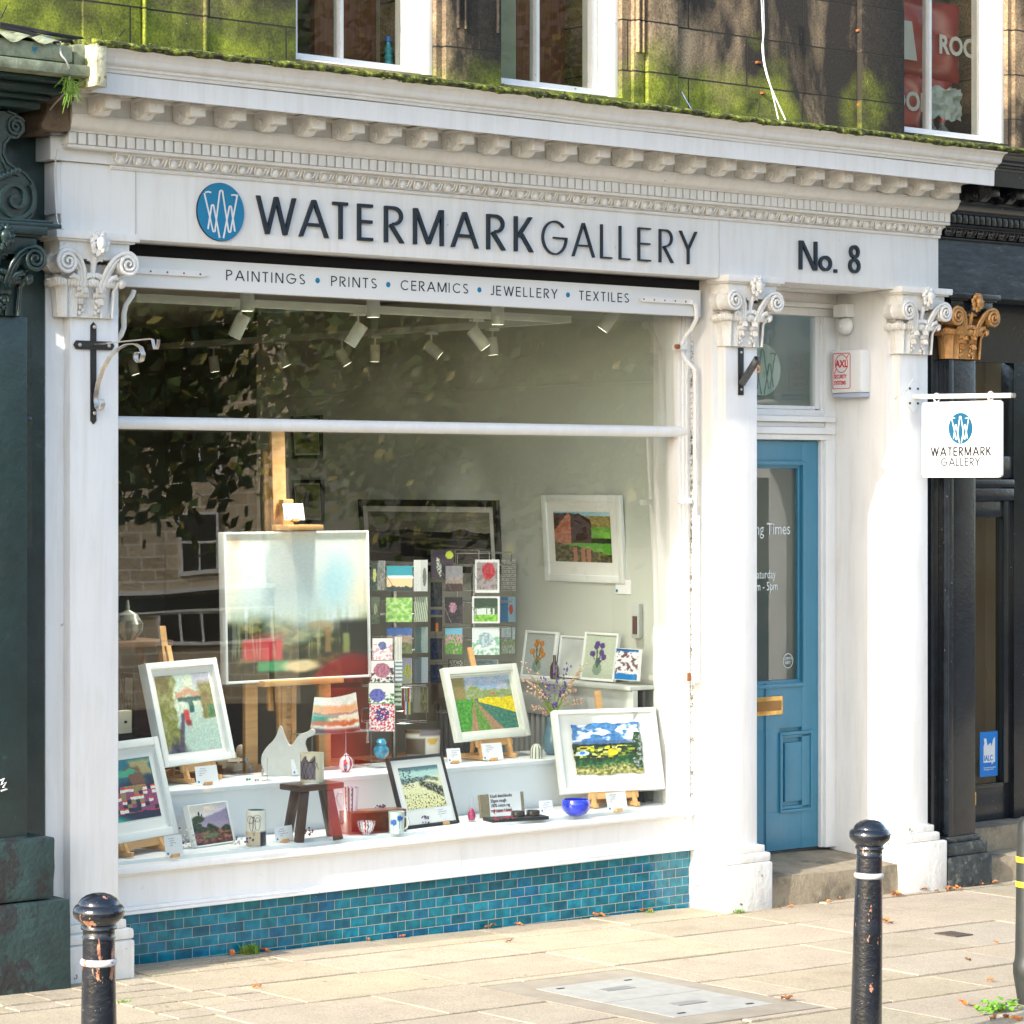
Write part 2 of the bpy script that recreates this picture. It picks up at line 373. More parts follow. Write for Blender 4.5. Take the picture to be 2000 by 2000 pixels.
def rebase(o, loc):
    """put a single-mesh thing's origin at its base"""
    loc = Vector(loc); o.data.transform(Matrix.Translation(-loc)); o.location = loc; return o
def struct(b, name, mat=None, smooth=35):
    o = b.done(name, None, mat, smooth); o['kind'] = 'structure'; return o
def copy_tree(o, parent=None, loc=None, rot=None, label=None):
    c = o.copy(); COL.objects.link(c)
    if parent: c.parent = parent
    if loc is not None: c.location = loc
    if rot is not None: c.rotation_euler = rot
    if label: c['label'] = label
    for ch in list(o.children): copy_tree(ch, c)
    return c
def frame_m(o, u, v):
    u = Vector(u).normalized(); v = Vector(v).normalized(); w = u.cross(v)
    m = Matrix(((*u, 0), (*v, 0), (*w, 0), (0, 0, 0, 1))).transposed(); m.translation = Vector(o); return m
def fac(X, Y, Z): return frame_m((X, Y, Z), (1, 0, 0), (0, 0, 1))      # facing the street
def sid(X, Y, Z): return frame_m((X, Y, Z), (0, -1, 0), (0, 0, 1))     # facing left along the street
# ---------------------------------------------------------------- stroke lettering (geometric sans)
def _a(cx, cy, rx, ry, a0, a1): return ('a', cx, cy, rx, ry, a0, a1)
GL = {
 'W': (1.02, [('d', 0, 1, .26, 0), ('d', .26, 0, .51, 1), ('d', .51, 1, .76, 0), ('d', .76, 0, 1.02, 1)]),
 'A': (.78, [('d', 0, 0, .39, 1), ('d', .39, 1, .78, 0), ('h', .33, .16, .62)]),
 'T': (.50, [('h', 1, 0, .50), ('v', .25, 0, .95)]),
 'E': (.46, [('v', 0, 0, 1), ('h', 1, .04, .46), ('h', .52, .04, .44), ('h', 0, .04, .46)]),
 'R': (.50, [('v', 0, 0, 1), ('p', [(.04, 1), (.22, 1)]), _a(.22, .735, .25, .265, 90, -90), ('p', [(.22, .47), (.14, .47)]), ('d', .16, .47, .50, 0)]),
 'P': (.46, [('v', 0, 0, 1), ('p', [(.04, 1), (.2, 1)]), _a(.2, .735, .26, .265, 90, -90), ('p', [(.2, .47), (.04, .47)])]),
 'M': (.82, [('v', 0, 0, 1), ('d', .02, 1, .41, .03), ('d', .41, .03, .80, 1), ('v', .82, 0, 1)]),
 'K': (.56, [('v', 0, 0, 1), ('d', .06, .40, .52, 1), ('d', .18, .52, .56, 0)]),
 'G': (.92, [_a(.46, .5, .46, .5, 42, 360), ('h', .5, .44, .92)]),
 'L': (.40, [('v', 0, 0, 1), ('h', 0, .04, .40)]),
 'Y': (.60, [('d', 0, 1, .30, .45), ('d', .60, 1, .30, .45), ('v', .30, 0, .47)]),
 'I': (.05, [('v', 0, 0, 1)]),
 'N': (.62, [('v', 0, 0, 1), ('d', .03, 1, .59, 0), ('v', .62, 0, 1)]),
 'S': (.44, [_a(.22, .745, .20, .255, 30, 270), _a(.22, .245, .22, .245, 90, -150)]),
 'C': (.80, [_a(.46, .5, .46, .5, 45, 315)]),
 'J': (.30, [('v', .30, .2, 1), _a(.14, .18, .16, .18, 0, -150)]),
 'X': (.55, [('d', 0, 0, .55, 1), ('d', 0, 1, .55, 0)]),
 'o': (.46, [_a(.23, .27, .23, .27, 0, 360)]),
 '.': (.06, [('v', 0, -.03, .09)]),
 '8': (.42, [_a(.21, .76, .175, .24, 0, 360), _a(.21, .265, .21, .265, 0, 360)]),
 'U': (.5, [('v', 0, .25, 1), _a(.25, .25, .25, .25, 180, 360), ('v', .5, .25, 1)]),
 'H': (.55, [('v', 0, 0, 1), ('h', .52, .04, .51), ('v', .55, 0, 1)]),
}
def glyph(b, ch, x0, x1, y0, y1, t, w0, w1, m):
    wd, st = GL[ch]; sx = (x1-x0)/wd if wd > .1 else 1; sy = (y1-y0)
    X = lambda x: x0 + x*sx
    Y = lambda y: y0 + y*sy
    for i, q in enumerate(st):
        f = w1 + i*.00025
        if q[0] == 'v': b.prism([(X(q[1])-t/2, Y(q[2])), (X(q[1])+t/2, Y(q[2])), (X(q[1])+t/2, Y(q[3])), (X(q[1])-t/2, Y(q[3]))], w0, f, m)
        elif q[0] == 'h':
            yy = min(max(Y(q[1]), y0+t*.45), y1-t*.45)
            b.prism([(X(q[2])-t*.3, yy-t*.45), (X(q[3]), yy-t*.45), (X(q[3]), yy+t*.45), (X(q[2])-t*.3, yy+t*.45)], w0, f, m)
        elif q[0] == 'd':
            ax, ay, bx, by = X(q[1]), Y(q[2]), X(q[3]), Y(q[4])
            L = math.hypot(bx-ax, by-ay); k = t/2*L/abs(by-ay)
            b.prism([(ax-k, ay), (ax+k, ay), (bx+k, by), (bx-k, by)], w0, f, m)
        elif q[0] == 'p':
            p = [(X(a), min(Y(c), y1-t*.45)) for a, c in q[1]]; b.ribbon(p, t*.9, w0, f, m)
        elif q[0] == 'a':
            _, cx, cy, rx, ry, a0, a1 = q; full = abs(a1-a0) >= 360; n = 28
            rx_, ry_ = rx*sx - t*.45*(rx > .3), ry*sy - t*.45
            pts = [(X(cx)+rx_*math.cos(R(a0+(a1-a0)*k/n)), Y(cy)+ry_*math.sin(R(a0+(a1-a0)*k/n))) for k in range(n if full else n+1)]
            b.ribbon(pts, t*.9, w0, f, m, closed=full)
def word(b, txt, x0, x1, y0, y1, t, w0, w1, m, gap=.26):
    tot = sum(GL[c][0] for c in txt) + gap*(len(txt)-1); k = (x1-x0)/tot; x = x0
    for c in txt:
        wd = GL[c][0]
        if wd <= .1: glyph(b, c, x, x+.01, y0, y1, t, w0, w1, m)
        else: glyph(b, c, x, x+wd*k, y0, y1, t, w0, w1, m)
        x += (wd+gap)*k
def text(name, s, size, m, parent, mat, ext=.0006, bold=0, align='LEFT', sx=1, mirror=False):
    cu = bpy.data.curves.new('t', 'FONT'); cu.body = s; cu.size = size; cu.extrude = ext; cu.offset = bold; cu.align_x = align; cu.resolution_u = 3
    o = bpy.data.objects.new('t', cu); COL.objects.link(o)
    dg = bpy.context.evaluated_depsgraph_get(); me = bpy.data.meshes.new_from_object(o.evaluated_get(dg))
    bpy.data.objects.remove(o)
    me.transform(m @ Matrix.Diagonal((sx, 1, 1, 1))); me.materials.clear(); me.materials.append(mat); me.name = name
    q = bpy.data.objects.new(name, me); COL.objects.link(q); q.parent = parent
    if parent:
        r = parent; mm = Matrix.Identity(4); ch = []
        while r: ch.append(r); r = r.parent
        for k in ch[::-1]: mm = mm @ k.matrix_parent_inverse @ Matrix.LocRotScale(k.location, k.rotation_euler, k.scale)
        q.matrix_parent_inverse = mm.inverted()
    return q
def logo_lines(b, r, t, w0, w1, m):
    """two rounded interlaced W strokes inside the disc of radius r"""
    def clip(p): return p
    L = [[(-.70, .70), (-.34, -.72), (-.10, .35), (.0, .78), (.28, -.35), (.40, -.78)]]
    def line(p, k):
        b.ribbon([(x*r, y*r) for x, y in p], t, w0, w1+k*.0002, m)
    def arc(cx, cy, rr, a0, a1, k):
        line([(cx+rr*math.cos(R(a0+(a1-a0)*i/8)), cy+rr*1.2*math.sin(R(a0+(a1-a0)*i/8))) for i in range(9)], k)
    K = [((-.76, .66), (-.38, -.70)), ((-.28, -.70), (.0-.07, .72)), ((.07, .72), (.33, -.68)), ((.43, -.68), (.74, .70)),
         ((-.60, -.68), (-.44, .18)), ((-.34, .18), (-.07, -.98)), ((.10, -.98), (.36, .18)), ((.46, .18), (.62, -.70))]
    for k, (a, c) in enumerate(K): line([a, ((a[0]+c[0])/2, (a[1]+c[1])/2), c], k)
    arc(0, .72, .07, 0, 180, 8); arc(-.33, -.70, .05, 180, 360, 9); arc(.38, -.68, .05, 180, 360, 8)
    arc(-.39, .18, .05, 0, 180, 9); arc(.41, .18, .05, 0, 180, 8)
    line([(-.72, .68), (-.6, .72), (-.46, .70)], 9); line([(.46, .66), (.6, .68), (.72, .64)], 9)
# ================================================================ the gallery building
XL, XR = -.32, 4.82
shop = thing('gallery_building', 'white painted shopfront building with teal tiles and a blue door, sooty mossy sandstone above', 'building', (0, 0, 0))
# --- piers
def pier(x0, x1, s0, s1, back, name_label=None, m=white, pm=plinthm, par=shop, zt=2.93, py=-.06, px0=None, px1=None, zg=-.12):
    b = B(); b.box(x0, x1, .05, back, zg, zt, .004)
    b.box(s0, s1, 0, .052, .15, 2.62, .006)
    p = part(b, 'pilaster', par, m)
    b = B(); q0 = x0-.005 if px0 is None else px0; q1 = x1+.005 if px1 is None else px1
    b.box(q0, q1, py, .3 if back > .3 else back-.02, zg, .148, .012)
    # torus and fillet between plinth and shaft, following the step of the shaft
    for i, (dy, za, zb) in enumerate(((.046, .148, .192), (.024, .192, .226))):
        b.box(s0-dy, s1+dy, -dy, .06, za, zb, .014 if i == 0 else .006)
        b.box(x0-.003-.0005*i, x1+.003+.0005*i, .05-dy*.7, .12, za, zb, .012 if i == 0 else .005)
    for v in b.bm.verts:
        k = noise.noise(v.co*7)*.006 if v.co.y < .04 else 0
        v.co.y += k; v.co.x += noise.noise(v.co*6+Vector((3, 3, 3)))*.004
    part(b, 'plinth', p, pm)
    return p
P1 = pier(-.336, .0, -.255, -.033, .34)
P2 = pier(3.311, 3.60, 3.347, 3.56, .46)
P3 = pier(4.53, 4.838, 4.572, 4.786, .46, px0=4.535, px1=4.868)

def capital(par, cx, m, abm=None, z0=2.602, y0=0.0, k=1.0):
    """foliate capital: bell, fluted curling leaves, volutes, stem, rosette, abacus"""
    mm = Matrix.Translation((cx, y0, z0)) @ Matrix.Scale(k, 4)
    b = B()
    b.grid(lambda u, v: ((u-.5)*(.208+.04*v*v), -.008-.006*v*v, v*.20), 6, 6, mm)
    b.box(-.107, .107, -.010, .045, 0, .2, 0, mm)
    b.box(-.125, .125, -.02, .045, .16, .21, .004, mm)
    root = part(b, 'capital', par, m, 50)
    def leaf(b, ox, oy, ang, w, h, curl, z00=0., ph=0.):
        c, s = math.cos(R(ang)), math.sin(R(ang))
        def fn(u, v):
            a = v*1.0; x = (u-.5)*2
            if a < .72: z = h*a/.72*.93; out = .010 + .020*(a/.72)**2.5*curl
            else:
                t = (a-.72)/.28; th = t*math.pi*.95; z = h*.93 + .024*math.sin(th) - .012*t; out = .010+.020*curl + .026*(1-math.cos(th))/1.2*curl
            wd = w*(.78+.22*math.sin(a*math.pi*.9))*(1 if a < .72 else 1.18-.35*(a-.72)/.28)
            fl = .0048*math.cos(x*math.pi*3.0+ph) + .003*math.cos(x*math.pi*6); out += fl - .012*x*x
            lob = 1 + .07*math.sin(a*26)*abs(x)
            lx = x*wd/2*lob
            return (ox + lx*c + out*s, oy + lx*s*1.0 - out*c, z00 + z)
        b.grid(fn, 18, 20, mm)
    b = B()
    def ribs(ox, oy, ang, w, h, out):
        c, s = math.cos(R(ang)), math.sin(R(ang))
        for i in range(-3, 4):
            k = i/3; pts = []
            for a, o, z in ((0, .004, 0), (.2, .008, .35*h), (.35, .012, .70*h), (.5, .017+.35*out, .90*h), (.8, .018+.75*out, 1.0*h), (1.0, .016+1.0*out, .97*h), (1.05, .014+1.05*out, .86*h), (.95, .012+.9*out, .79*h)):
                lx = k*w*.5*(.55+.45*a) ; o2 = o*(1-.22*k*k)
                pts.append((ox+lx*c+o2*s, oy+lx*s-o2*c, z - .006*k*k*(1 if z > .8*h else 0)))
            b.tube(pts, [.0058, .0058, .0064, .0085, .0100, .0098, .0080, .004], 7, mm)
    for ox in (-.074, .0, .074): ribs(ox, -.012, (ox/.074)*25, .070, .150, .026)
    ribs(-.112, -.012, -58, .058, .153, .034); ribs(.112, -.012, 58, .058, .153, .034)
    for ox in (-.037, .037): ribs(ox, -.010, ox*200, .046, .098, .020)
    ribs(-.112, .03, -90, .05, .148, .026); ribs(.112, .03, 90, .05, .148, .026)
    for ox in (-.036, .036):
        leaf(b, ox, -.006, ox*300, .034, .062, .6); leaf(b, ox*.95, -.004, 0, .04, .11, .8)
        for q in range(5): b.ball((ox+(q % 2-.5)*.014, -.026-.003*q, .018+.011*q), .0085, (1, .8, 1.3), 8, mm)
        b.ball((ox-.006, -.024, .088), .011, (1, .8, 1.5), 8, mm); b.ball((ox+.008, -.026, .104), .010, (1, .8, 1.4), 8, mm)
    part(b, 'acanthus_leaf_band', root, m, 60)
    b = B()
    for sx in (-1, 1):
        vx = sx*.138; vz = .210; vy = -.092
        pts = []
        for i in range(58):
            a = i/57*2.4*2*math.pi; r = .043*(1-i/57)**.85+.003
            pts.append((vx + sx*r*math.cos(math.pi/2 - a)*1.0, vy-.012*(i/57), vz + r*math.sin(math.pi/2 - a)))
        stem = [(sx*.035, -.050, .118), (sx*.040, -.062, .150), (sx*.052, -.075, .190), (sx*.075, -.086, .228), (sx*.105, -.091, .250)]
        path = stem + pts
        b.tube(path, [.0085]*len(stem) + [.0095 - .0045*i/57 for i in range(58)], 8, mm)
        b.tube([(p[0]+sx*.012, p[1]+.004, p[2]-.010) for p in stem], [.009, .009, .008, .007, .004], 8, mm)
        b.tube([(p[0]+sx*.022, p[1]+.008, p[2]-.014) for p in stem[:4]], [.008, .008, .006, .003], 8, mm)
        disc = mm @ Matrix.Translation((vx, -.084, vz)) @ Matrix.Rotation(R(90), 4, 'X')
        b.lathe([(.045, 0), (.042, -.02), (.039, -.065), (.045, -.072), (.040, -.08), (.041, -.125)], 24, disc)
        b.tube([(sx*.06, -.05, .130), (sx*.075, -.062, .152), (sx*.098, -.068, .160), (sx*.112, -.064, .150)], [.010, .012, .011, .004], 8, mm)
    b.tube([(0, -.040, .13), (0, -.052, .17), (0, -.060, .205), (0, -.075, .235)], [.016, .011, .013, .007], 10, mm)
    for sx in (-1, 1): b.tube([(sx*.006, -.058, .215), (sx*.022, -.066, .226), (sx*.036, -.070, .219)], [.009, .008, .003], 8, mm)
    for q in range(7):
        a = q/6*math.pi; b.ball((.030*math.cos(a), -.062, .158+.006*math.sin(a)), .010, (1, 1, 1.2), 8, mm)
    part(b, 'volute_pair', root, m, 55)
    b = B(); b.ball((0, -.118, .288), .022, (1, .8, 1.3), 10, mm, .35)
    for q in range(11):
        a = q/11*2*math.pi; b.ball((.030*math.cos(a), -.108+.006*(q % 2), .286+.034*math.sin(a)), .0145, (1, .7, 1.1), 8, mm, .5)
    b.ball((.004, -.122, .262), .010, (1, .7, 1.6), 8, mm)
    part(b, 'rosette', root, m, 60)
    b = B(); b.box(-.160, .160, -.070, .05, .225, .300, .004, mm); b.box(-.190, .190, -.100, .05, .300, .331, .004, mm)
    b.box(-.176, .176, -.086, .05, .292, .304, .002, mm)
    part(b, 'abacus', root, abm or m, 40)
    return root
capital(P1, -.186+.0, ironw); capital(P2, 3.456, ironw); capital(P3, 4.672, ironw)

# --- entablature profile helper
def xl(y): return XL - .25*(-.04 - y)
def mould(name, par, prof, m, x1=XR, left=xl, n=70, wob=.004, closeback=None, smooth=30, seed=0):
    """sweep a (y, z) profile along X; the left end is cut back along the return"""
    b = B(); rings = []
    for i in range(n+1):
        row = []
        for y, z in prof:
            x0 = left(y) if callable(left) else left
            x = x0 + (x1-x0)*i/n
            w = noise.noise(Vector((x*1.3+seed, 2.1, seed)))*wob + noise.noise(Vector((x*.45, 7.7, seed)))*wob
            row.append(b.bm.verts.new((x, y, z+w)))
        rings.append(row)
    for r0, r1 in zip(rings, rings[1:]):
        for k in range(len(prof)): b.face([r0[k], r0[(k+1) % len(prof)], r1[(k+1) % len(prof)], r1[k]])
    b.face(rings[0]); b.face(rings[-1][::-1])
    return part(b, name, par, m, smooth)
def arcp(y0, z0, y1, z1, bulge, n=6):
    out = []
    for i in range(n+1):
        t = i/n; y = y0+(y1-y0)*t; z = z0+(z1-z0)*t; L = math.hypot(y1-y0, z1-z0)
        k = bulge*math.sin(math.pi*t); out.append((y + k*(z1-z0)/L, z - k*(y1-y0)/L))
    return out
frz = B(); frz.box(XL, XR, -.04, .22, 2.919, 3.205, .004)
frz.box(XL-.02, XL+.30, -.035, .1, 3.0, 3.20, .003)
frieze = part(frz, 'frieze', shop, white)
# board joints and small patches on the frieze
for x in (3.262, .02): part(B().box(x, x+.0022, -.0425, -.03, 2.92, 3.2), 'board_joint', frieze, M('joint_line', (.45, .44, .42), .8))
def cornice_set(par, x1, left, m, ironm, tag='', x_lo=None, full=True, beg=None):
    lo = left
    prof = [(-.04, 3.188), (-.052, 3.190), (-.056, 3.200), (-.050, 3.206), (-.058, 3.209)] + arcp(-.058, 3.209, -.088, 3.243, .010, 5)
    bed = mould('egg_and_dart_bed', par, prof + [(-.088, 3.252), (.1, 3.252), (.1, 3.188)], m, x1, lo if beg is None else beg, wob=.001)
    # eggs, darts and beads
    b = B(); x = (lo(-.06) if callable(lo) else lo) if beg is None else beg; x += .03
    while x < x1-.03:
        b.ball((x, -.072, 3.226), .0185, (1.05, .72, .98), 12)
        b.tube([(x-.028, -.092, 3.243), (x-.026, -.080, 3.224), (x-.012, -.066, 3.210), (x+.012, -.066, 3.210), (x+.026, -.080, 3.224), (x+.028, -.092, 3.243)], .0036, 6)
        b.tube([(x+.0415, -.090, 3.242), (x+.0415, -.078, 3.226), (x+.0415, -.064, 3.209)], [.004, .0065, .0015], 6)
        x += .083
    x = (lo(-.05) if callable(lo) else lo) if beg is None else beg; x += .01
    while x < x1-.01: b.ball((x, -.052, 3.1965), .0050, (1.1, 1, 1), 6); x += .0115
    part(b, 'egg_and_dart_band', bed, ironm, 60)
    dent = mould('dentil_fillet', par, [(-.04, 3.252), (-.115, 3.252), (-.118, 3.262), (-.112, 3.266), (-.045, 3.266), (-.045, 3.318), (.1, 3.318), (.1, 3.252)], m, x1, lo, wob=.001)
    b = B(); x = (lo(-.12) if callable(lo) else lo)+.004
    while x < x1-.03:
        b.box(x, x+.0348, -.122, -.040, 3.2665, 3.3105, .0015); x += .0445
    part(b, 'dentil_course', dent, m, 30)
    mould('cove_moulding', par, [(-.10, 3.3115), (-.126, 3.3115), (-.128, 3.318)] + arcp(-.128, 3.318, -.176, 3.352, -.010, 7) + [(-.180, 3.362), (-.186, 3.362), (-.186, 3.372), (-.18, 3.376), (.1, 3.376), (.1, 3.3115)], m, x1, lo, wob=.001)
    mould('modillion_band', par, [(-.10, 3.3762), (-.176, 3.3762), (-.176, 3.440), (-.196, 3.446), (-.196, 3.4505), (.1, 3.4505), (.1, 3.3762)], m, x1, lo, wob=.001)
    def modm():
        b = B()
        b.box(-.033, .033, -.150, 0, .053, .066, .003)
        # scroll body: side profile swept across the width
        pr = [(0, .054), (-.128, .054), (-.134, .044), (-.134, .012), (-.126, .006), (-.100, .008), (-.088, .000), (-.070, -.014), (-.046, -.016), (-.030, -.010), (0, -.004)]
        nn = 8; rows = []
        for i in range(nn+1):
            u = i/nn; x = -.026+.052*u; k = 1 - .10*math.cos(u*math.pi*6)
            rows.append([b.bm.verts.new((x, y, z*(k if -.11 < y < -.01 and z < .02 else 1) - (.003*abs(math.sin(u*math.pi*3+y*60)) if z < .01 else 0))) for y, z in pr])
        for r0, r1 in zip(rows, rows[1:]):
            for k in range(len(pr)): b.face([r0[k], r0[(k+1) % len(pr)], r1[(k+1) % len(pr)], r1[k]])
        b.face(rows[0]); b.face(rows[-1][::-1])
        for sx in (-1, 1):
            b.tube([(sx*.029, -.045+.017*(1-i/26)*math.cos(i*.55), .012+.019*(1-i/26)*math.sin(i*.55)) for i in range(24)], .0052, 6)
            b.tube([(sx*.029, -.105+.010*(1-i/20)*math.cos(i*.6), .028+.012*(1-i/20)*math.sin(i*.6)) for i in range(16)], .0045, 6)
        for q in range(7):
            for sx in (-1, 0, 1): b.ball((sx*.018*(1-.08*q), -.030-.010*q, -.010+.0022*q+(0 if sx else -.003)), .0062, (.8, 1.6, .7), 7, lump=.5)
        b.box(-.034, .034, -.146, -.10, .004, .053, .004)
        b.ball((.006, -.146, .034), .011, (1.3, .4, .8), 8, lump=.6)
        return b
    proto = None; x = (lo(-.2) if callable(lo) else lo)+.10; k = 0
    mb = modm(); me = None
    while x < x1-.02:
        if me is None:
            o = mb.done('modillion', par, ironm, 28); me = o.data
        else:
            o = bpy.data.objects.new('modillion', me); COL.objects.link(o); o.parent = par
        o.location = (x, -.178 + random.uniform(-.002, .002), 3.384 + random.uniform(-.002, .002)); o.rotation_euler = (0, random.uniform(-.02, .02), random.uniform(-.03, .03))
        x += .1955; k += 1
    mould('corona', par, [(-.1, 3.4507), (-.36, 3.4507), (-.362, 3.438), (-.384, 3.434), (-.388, 3.428), (-.402, 3.428), (-.404, 3.504), (-.400, 3.506), (.1, 3.506), (.1, 3.4507)], m, x1, lo, wob=.002)
    mould('crown_moulding', par, [(-.1, 3.5062), (-.408, 3.5062), (-.412, 3.512), (-.412, 3.518), (-.424, 3.521), (-.424, 3.530), (-.428, 3.532)] + arcp(-.430, 3.532, -.452, 3.556, -.007, 4) + arcp(-.453, 3.557, -.486, 3.582, .007, 4) + [(-.490, 3.588), (.1, 3.588), (.1, 3.5062)], m, x1, lo, wob=.005, seed=3)
cornice = part(B().box(XL-.06, XR, -.06, .1, 3.206, 3.50), 'cornice', shop, white)
cornice_set(cornice, XR, xl, white, ironw, beg=-.10)
# mossy lead lip and sloping lead roof of the cornice
b = B(); n = 420
rows = []
for i in range(n+1):
    x0 = -.44; x = x0 + (5.9-x0)*i/n
    w = noise.noise(Vector((x*1.3+3, 2.1, 3)))*.005 + noise.noise(Vector((x*.45, 7.7, 3)))*.005
    j = noise.noise(Vector((x*14, 0, 0)))*.006 + noise.noise(Vector((x*50, 1, 0)))*.003
    th = .026 + noise.noise(Vector((x*5, 4, 0)))*.010 + j
    top = 3.612+w+noise.noise(Vector((x*2.2, 9, 0)))*.006
    rows.append([b.bm.verts.new(p) for p in [(x, -.484+j, top-th), (x, -.502-j, top-th*.9), (x, -.510+j*1.5, top-th*.5), (x, -.500, top-.002), (x, -.47, top+.006), (x, .0, 3.655), (x, .1, 3.70), (x, .1, 3.589), (x, -.4, 3.5885)]])
for r0, r1 in zip(rows, rows[1:]):
    for k in range(9): b.face([r0[k], r0[(k+1) % 9], r1[(k+1) % 9], r1[k]])
b.face(rows[0]); b.face(rows[-1][::-1])
part(b, 'mossy_lead_roof', cornice, mossm, 80)
b = B()
for i in range(330):
    x = random.uniform(-.42, 5.8); r = random.uniform(.002, .0075)*(1.0 if noise.noise(Vector((x*2.3, 5, 5))) > -.05 else .5)
    b.ball((x, random.uniform(-.512, -.47), 3.605+random.uniform(-.018, .012)), r, (1.6, 1, .7), 5)
part(b, 'moss', cornice, M('bright_moss', (.10, .125, .015), .95, var=.7, vs=14, bs=200, bd=.003), 80)['kind'] = 'stuff'
# weathered lead bits at the left return
b = B(); b.box(-.452, -.40, -.5, .0, 3.435, 3.60, .01)
for v in b.bm.verts: v.co += Vector((noise.noise(v.co*20), noise.noise(v.co*17), noise.noise(v.co*15)))*.01
part(b, 'broken_cornice_return', cornice, M('lichened_stone', (.48, .46, .32), .9, var=.3, vs=25, bs=60, bd=.006, patch=((.16, .18, .05), 22, .55, .62)), 30)

# --- shop window: void, stall riser, sill, frame, transom, glass
part(B().box(.001, 3.31, .14, .199, 2.755, 2.918), 'awning_housing', shop, blackv)  # near-black colour carries the shade of the open slot above the board
win = part(B().box(3.228, 3.2485, .196, .285, .40, 2.92, .004).box(3.2492, 3.264, .186, .26, .40, 2.92, .005).box(3.2648, 3.280, .180, .26, .40, 2.92, .006).box(3.2806, 3.3105, .19, .26, .20, 2.92, .003)
           .box(.0, .07, .19, .26, .40, 2.92, .004).box(.07, .088, .20, .285, .40, 2.92, .004).box(.07, 3.235, .2, .26, 2.752, 2.92), 'shop_window_frame', shop, trim)
b = B(); b.cyl((.004, .205, 2.198), (3.262, .205, 2.198), .0265, n=20); b.box(.088, 3.228, .205, .25, 2.174, 2.222, .003); b.ball((3.262, .205, 2.198), .0262, (.6, 1, 1), 14)
part(b, 'transom_bar', win, trim, 40)
b = B(); b.box(.0, 3.309, .155, .26, .372, .399, .010); b.box(.001, 3.309, .178, .26, .362, .373, .002); part(b, 'window_sill', win, trim)
def pane_mesh(x0, x1, z0, z1, y0, y1, nm, par, m=pane):
    b = B(); v = [b.bm.verts.new(p) for p in ((x0, y0, z0), (x1, y0, z0), (x1, y1, z1), (x0, y1, z1))]; b.face(v)
    return part(b, nm, par, m, 0, fixn=False)
pane_mesh(.088, 3.23, .395, 2.19, .215, .275, 'lower_pane', win)
pane_mesh(.088, 3.23, 2.20, 2.76, .222, .240, 'upper_pane', win)
riser = B(); riser.box(.0, 3.3095, .200, .34, -.12, .205)
stall = part(riser, 'tiled_stall_riser', shop, tilem)
b = B(); b.box(.0, 3.3095, .1955, .26, .2055, .364, 0); b.box(.0, 3.31, .168, .26, .2052, .2185, .004); b.box(.0, 3.31, .178, .26, .2186, .236, .006); b.box(1.88, 1.884, .194, .2, .236, .362)
b.box(3.268, 3.3098, .184, .26, .236, .3625, .003)
part(b, 'apron_panel', stall, trim)
# --- door recess
b = B(); b.box(3.6005, 4.5295, .44, .5, 2.86, 2.99); b.box(3.6, 4.53, .22, .46, 2.915, 2.99)
for k, (ya, za, zb) in enumerate(((.385, 2.865, 2.915), (.37, 2.842, 2.8645), (.40, 2.80, 2.8415))): b.box(3.6005, 4.5295, ya, .46, za, zb, .005)
# jambs + transom + moulded head
b.box(4.452, 4.529, .392, .47, .10, 2.80, .005); b.box(4.438, 4.4515, .41, .47, .10, 2.80, .004)
b.box(3.601, 3.68, .392, .47, .10, 2.80, .005)
for ya, za, zb in ((.388, 2.172, 2.20), (.372, 2.2005, 2.236), (.40, 2.2365, 2.262), (.366, 2.2625, 2.292), (.40, 2.2925, 2.325)): b.box(3.681, 4.4515 if ya > .395 else 4.50, ya, .46, za, zb, .006)
b.box(4.405, 4.4375, .418, .46, 2.33, 2.80, .005); b.box(3.681, 4.404, .418, .46, 2.326, 2.345, .003)
surr = part(b, 'door_surround', shop, trim)
pane_mesh(3.69, 4.405, 2.344, 2.80, .44, .44, 'fanlight_pane', surr, glass_mat('fanlight_glass', (.80, .88, .84), ior=1.9, smear=False))
part(B().box(3.6, 3.69, .5, .52, .1, 2.8), 'blind_backing', surr, roomw)
# fanlight numeral-like swirl decal seen inside the fanlight: large pale disc with the looped W lines
b = B(); fm = fac(at(1489, 722, .45).x, .452, at(1489, 722, .45).z); b.lathe([(0.001, 0), (.13, 0), (.13, .002), (.001, .002)], 40, fm); dsc = part(b, 'logo_disc_decal', surr, M('frosted_decal', (.45, .52, .48), .6), 30)
b = B(); logo_lines(b, .125, .005, .003, .0045, fm); part(b, 'logo_line_decal', dsc, M('decal_grey', (.25, .30, .29), .6))
# door leaf
b = B(); DY = .43
b.box(3.682, 3.79, DY, DY+.045, .105, 2.165, .002); b.box(4.318, 4.436, DY, DY+.045, .105, 2.165, .002)
b.box(3.79, 4.318, DY+.001, DY+.045, 2.04, 2.164, .001); b.box(3.79, 4.318, DY+.001, DY+.045, .72, .95, .001); b.box(3.79, 4.318, DY+.001, DY+.045, .106, .30, .001); b.box(3.97, 4.16, DY+.0015, DY+.045, .30, .72, .001)
b.box(4.045, 4.0475, DY-.003, DY, .106, .95); b.box(4.053, 4.060, DY-.004, DY, .106, .95, .001)
b.box(3.8, 3.97, DY+.018, DY+.04, .3, .72); b.box(4.16, 4.318, DY+.018, DY+.04, .3, .72)
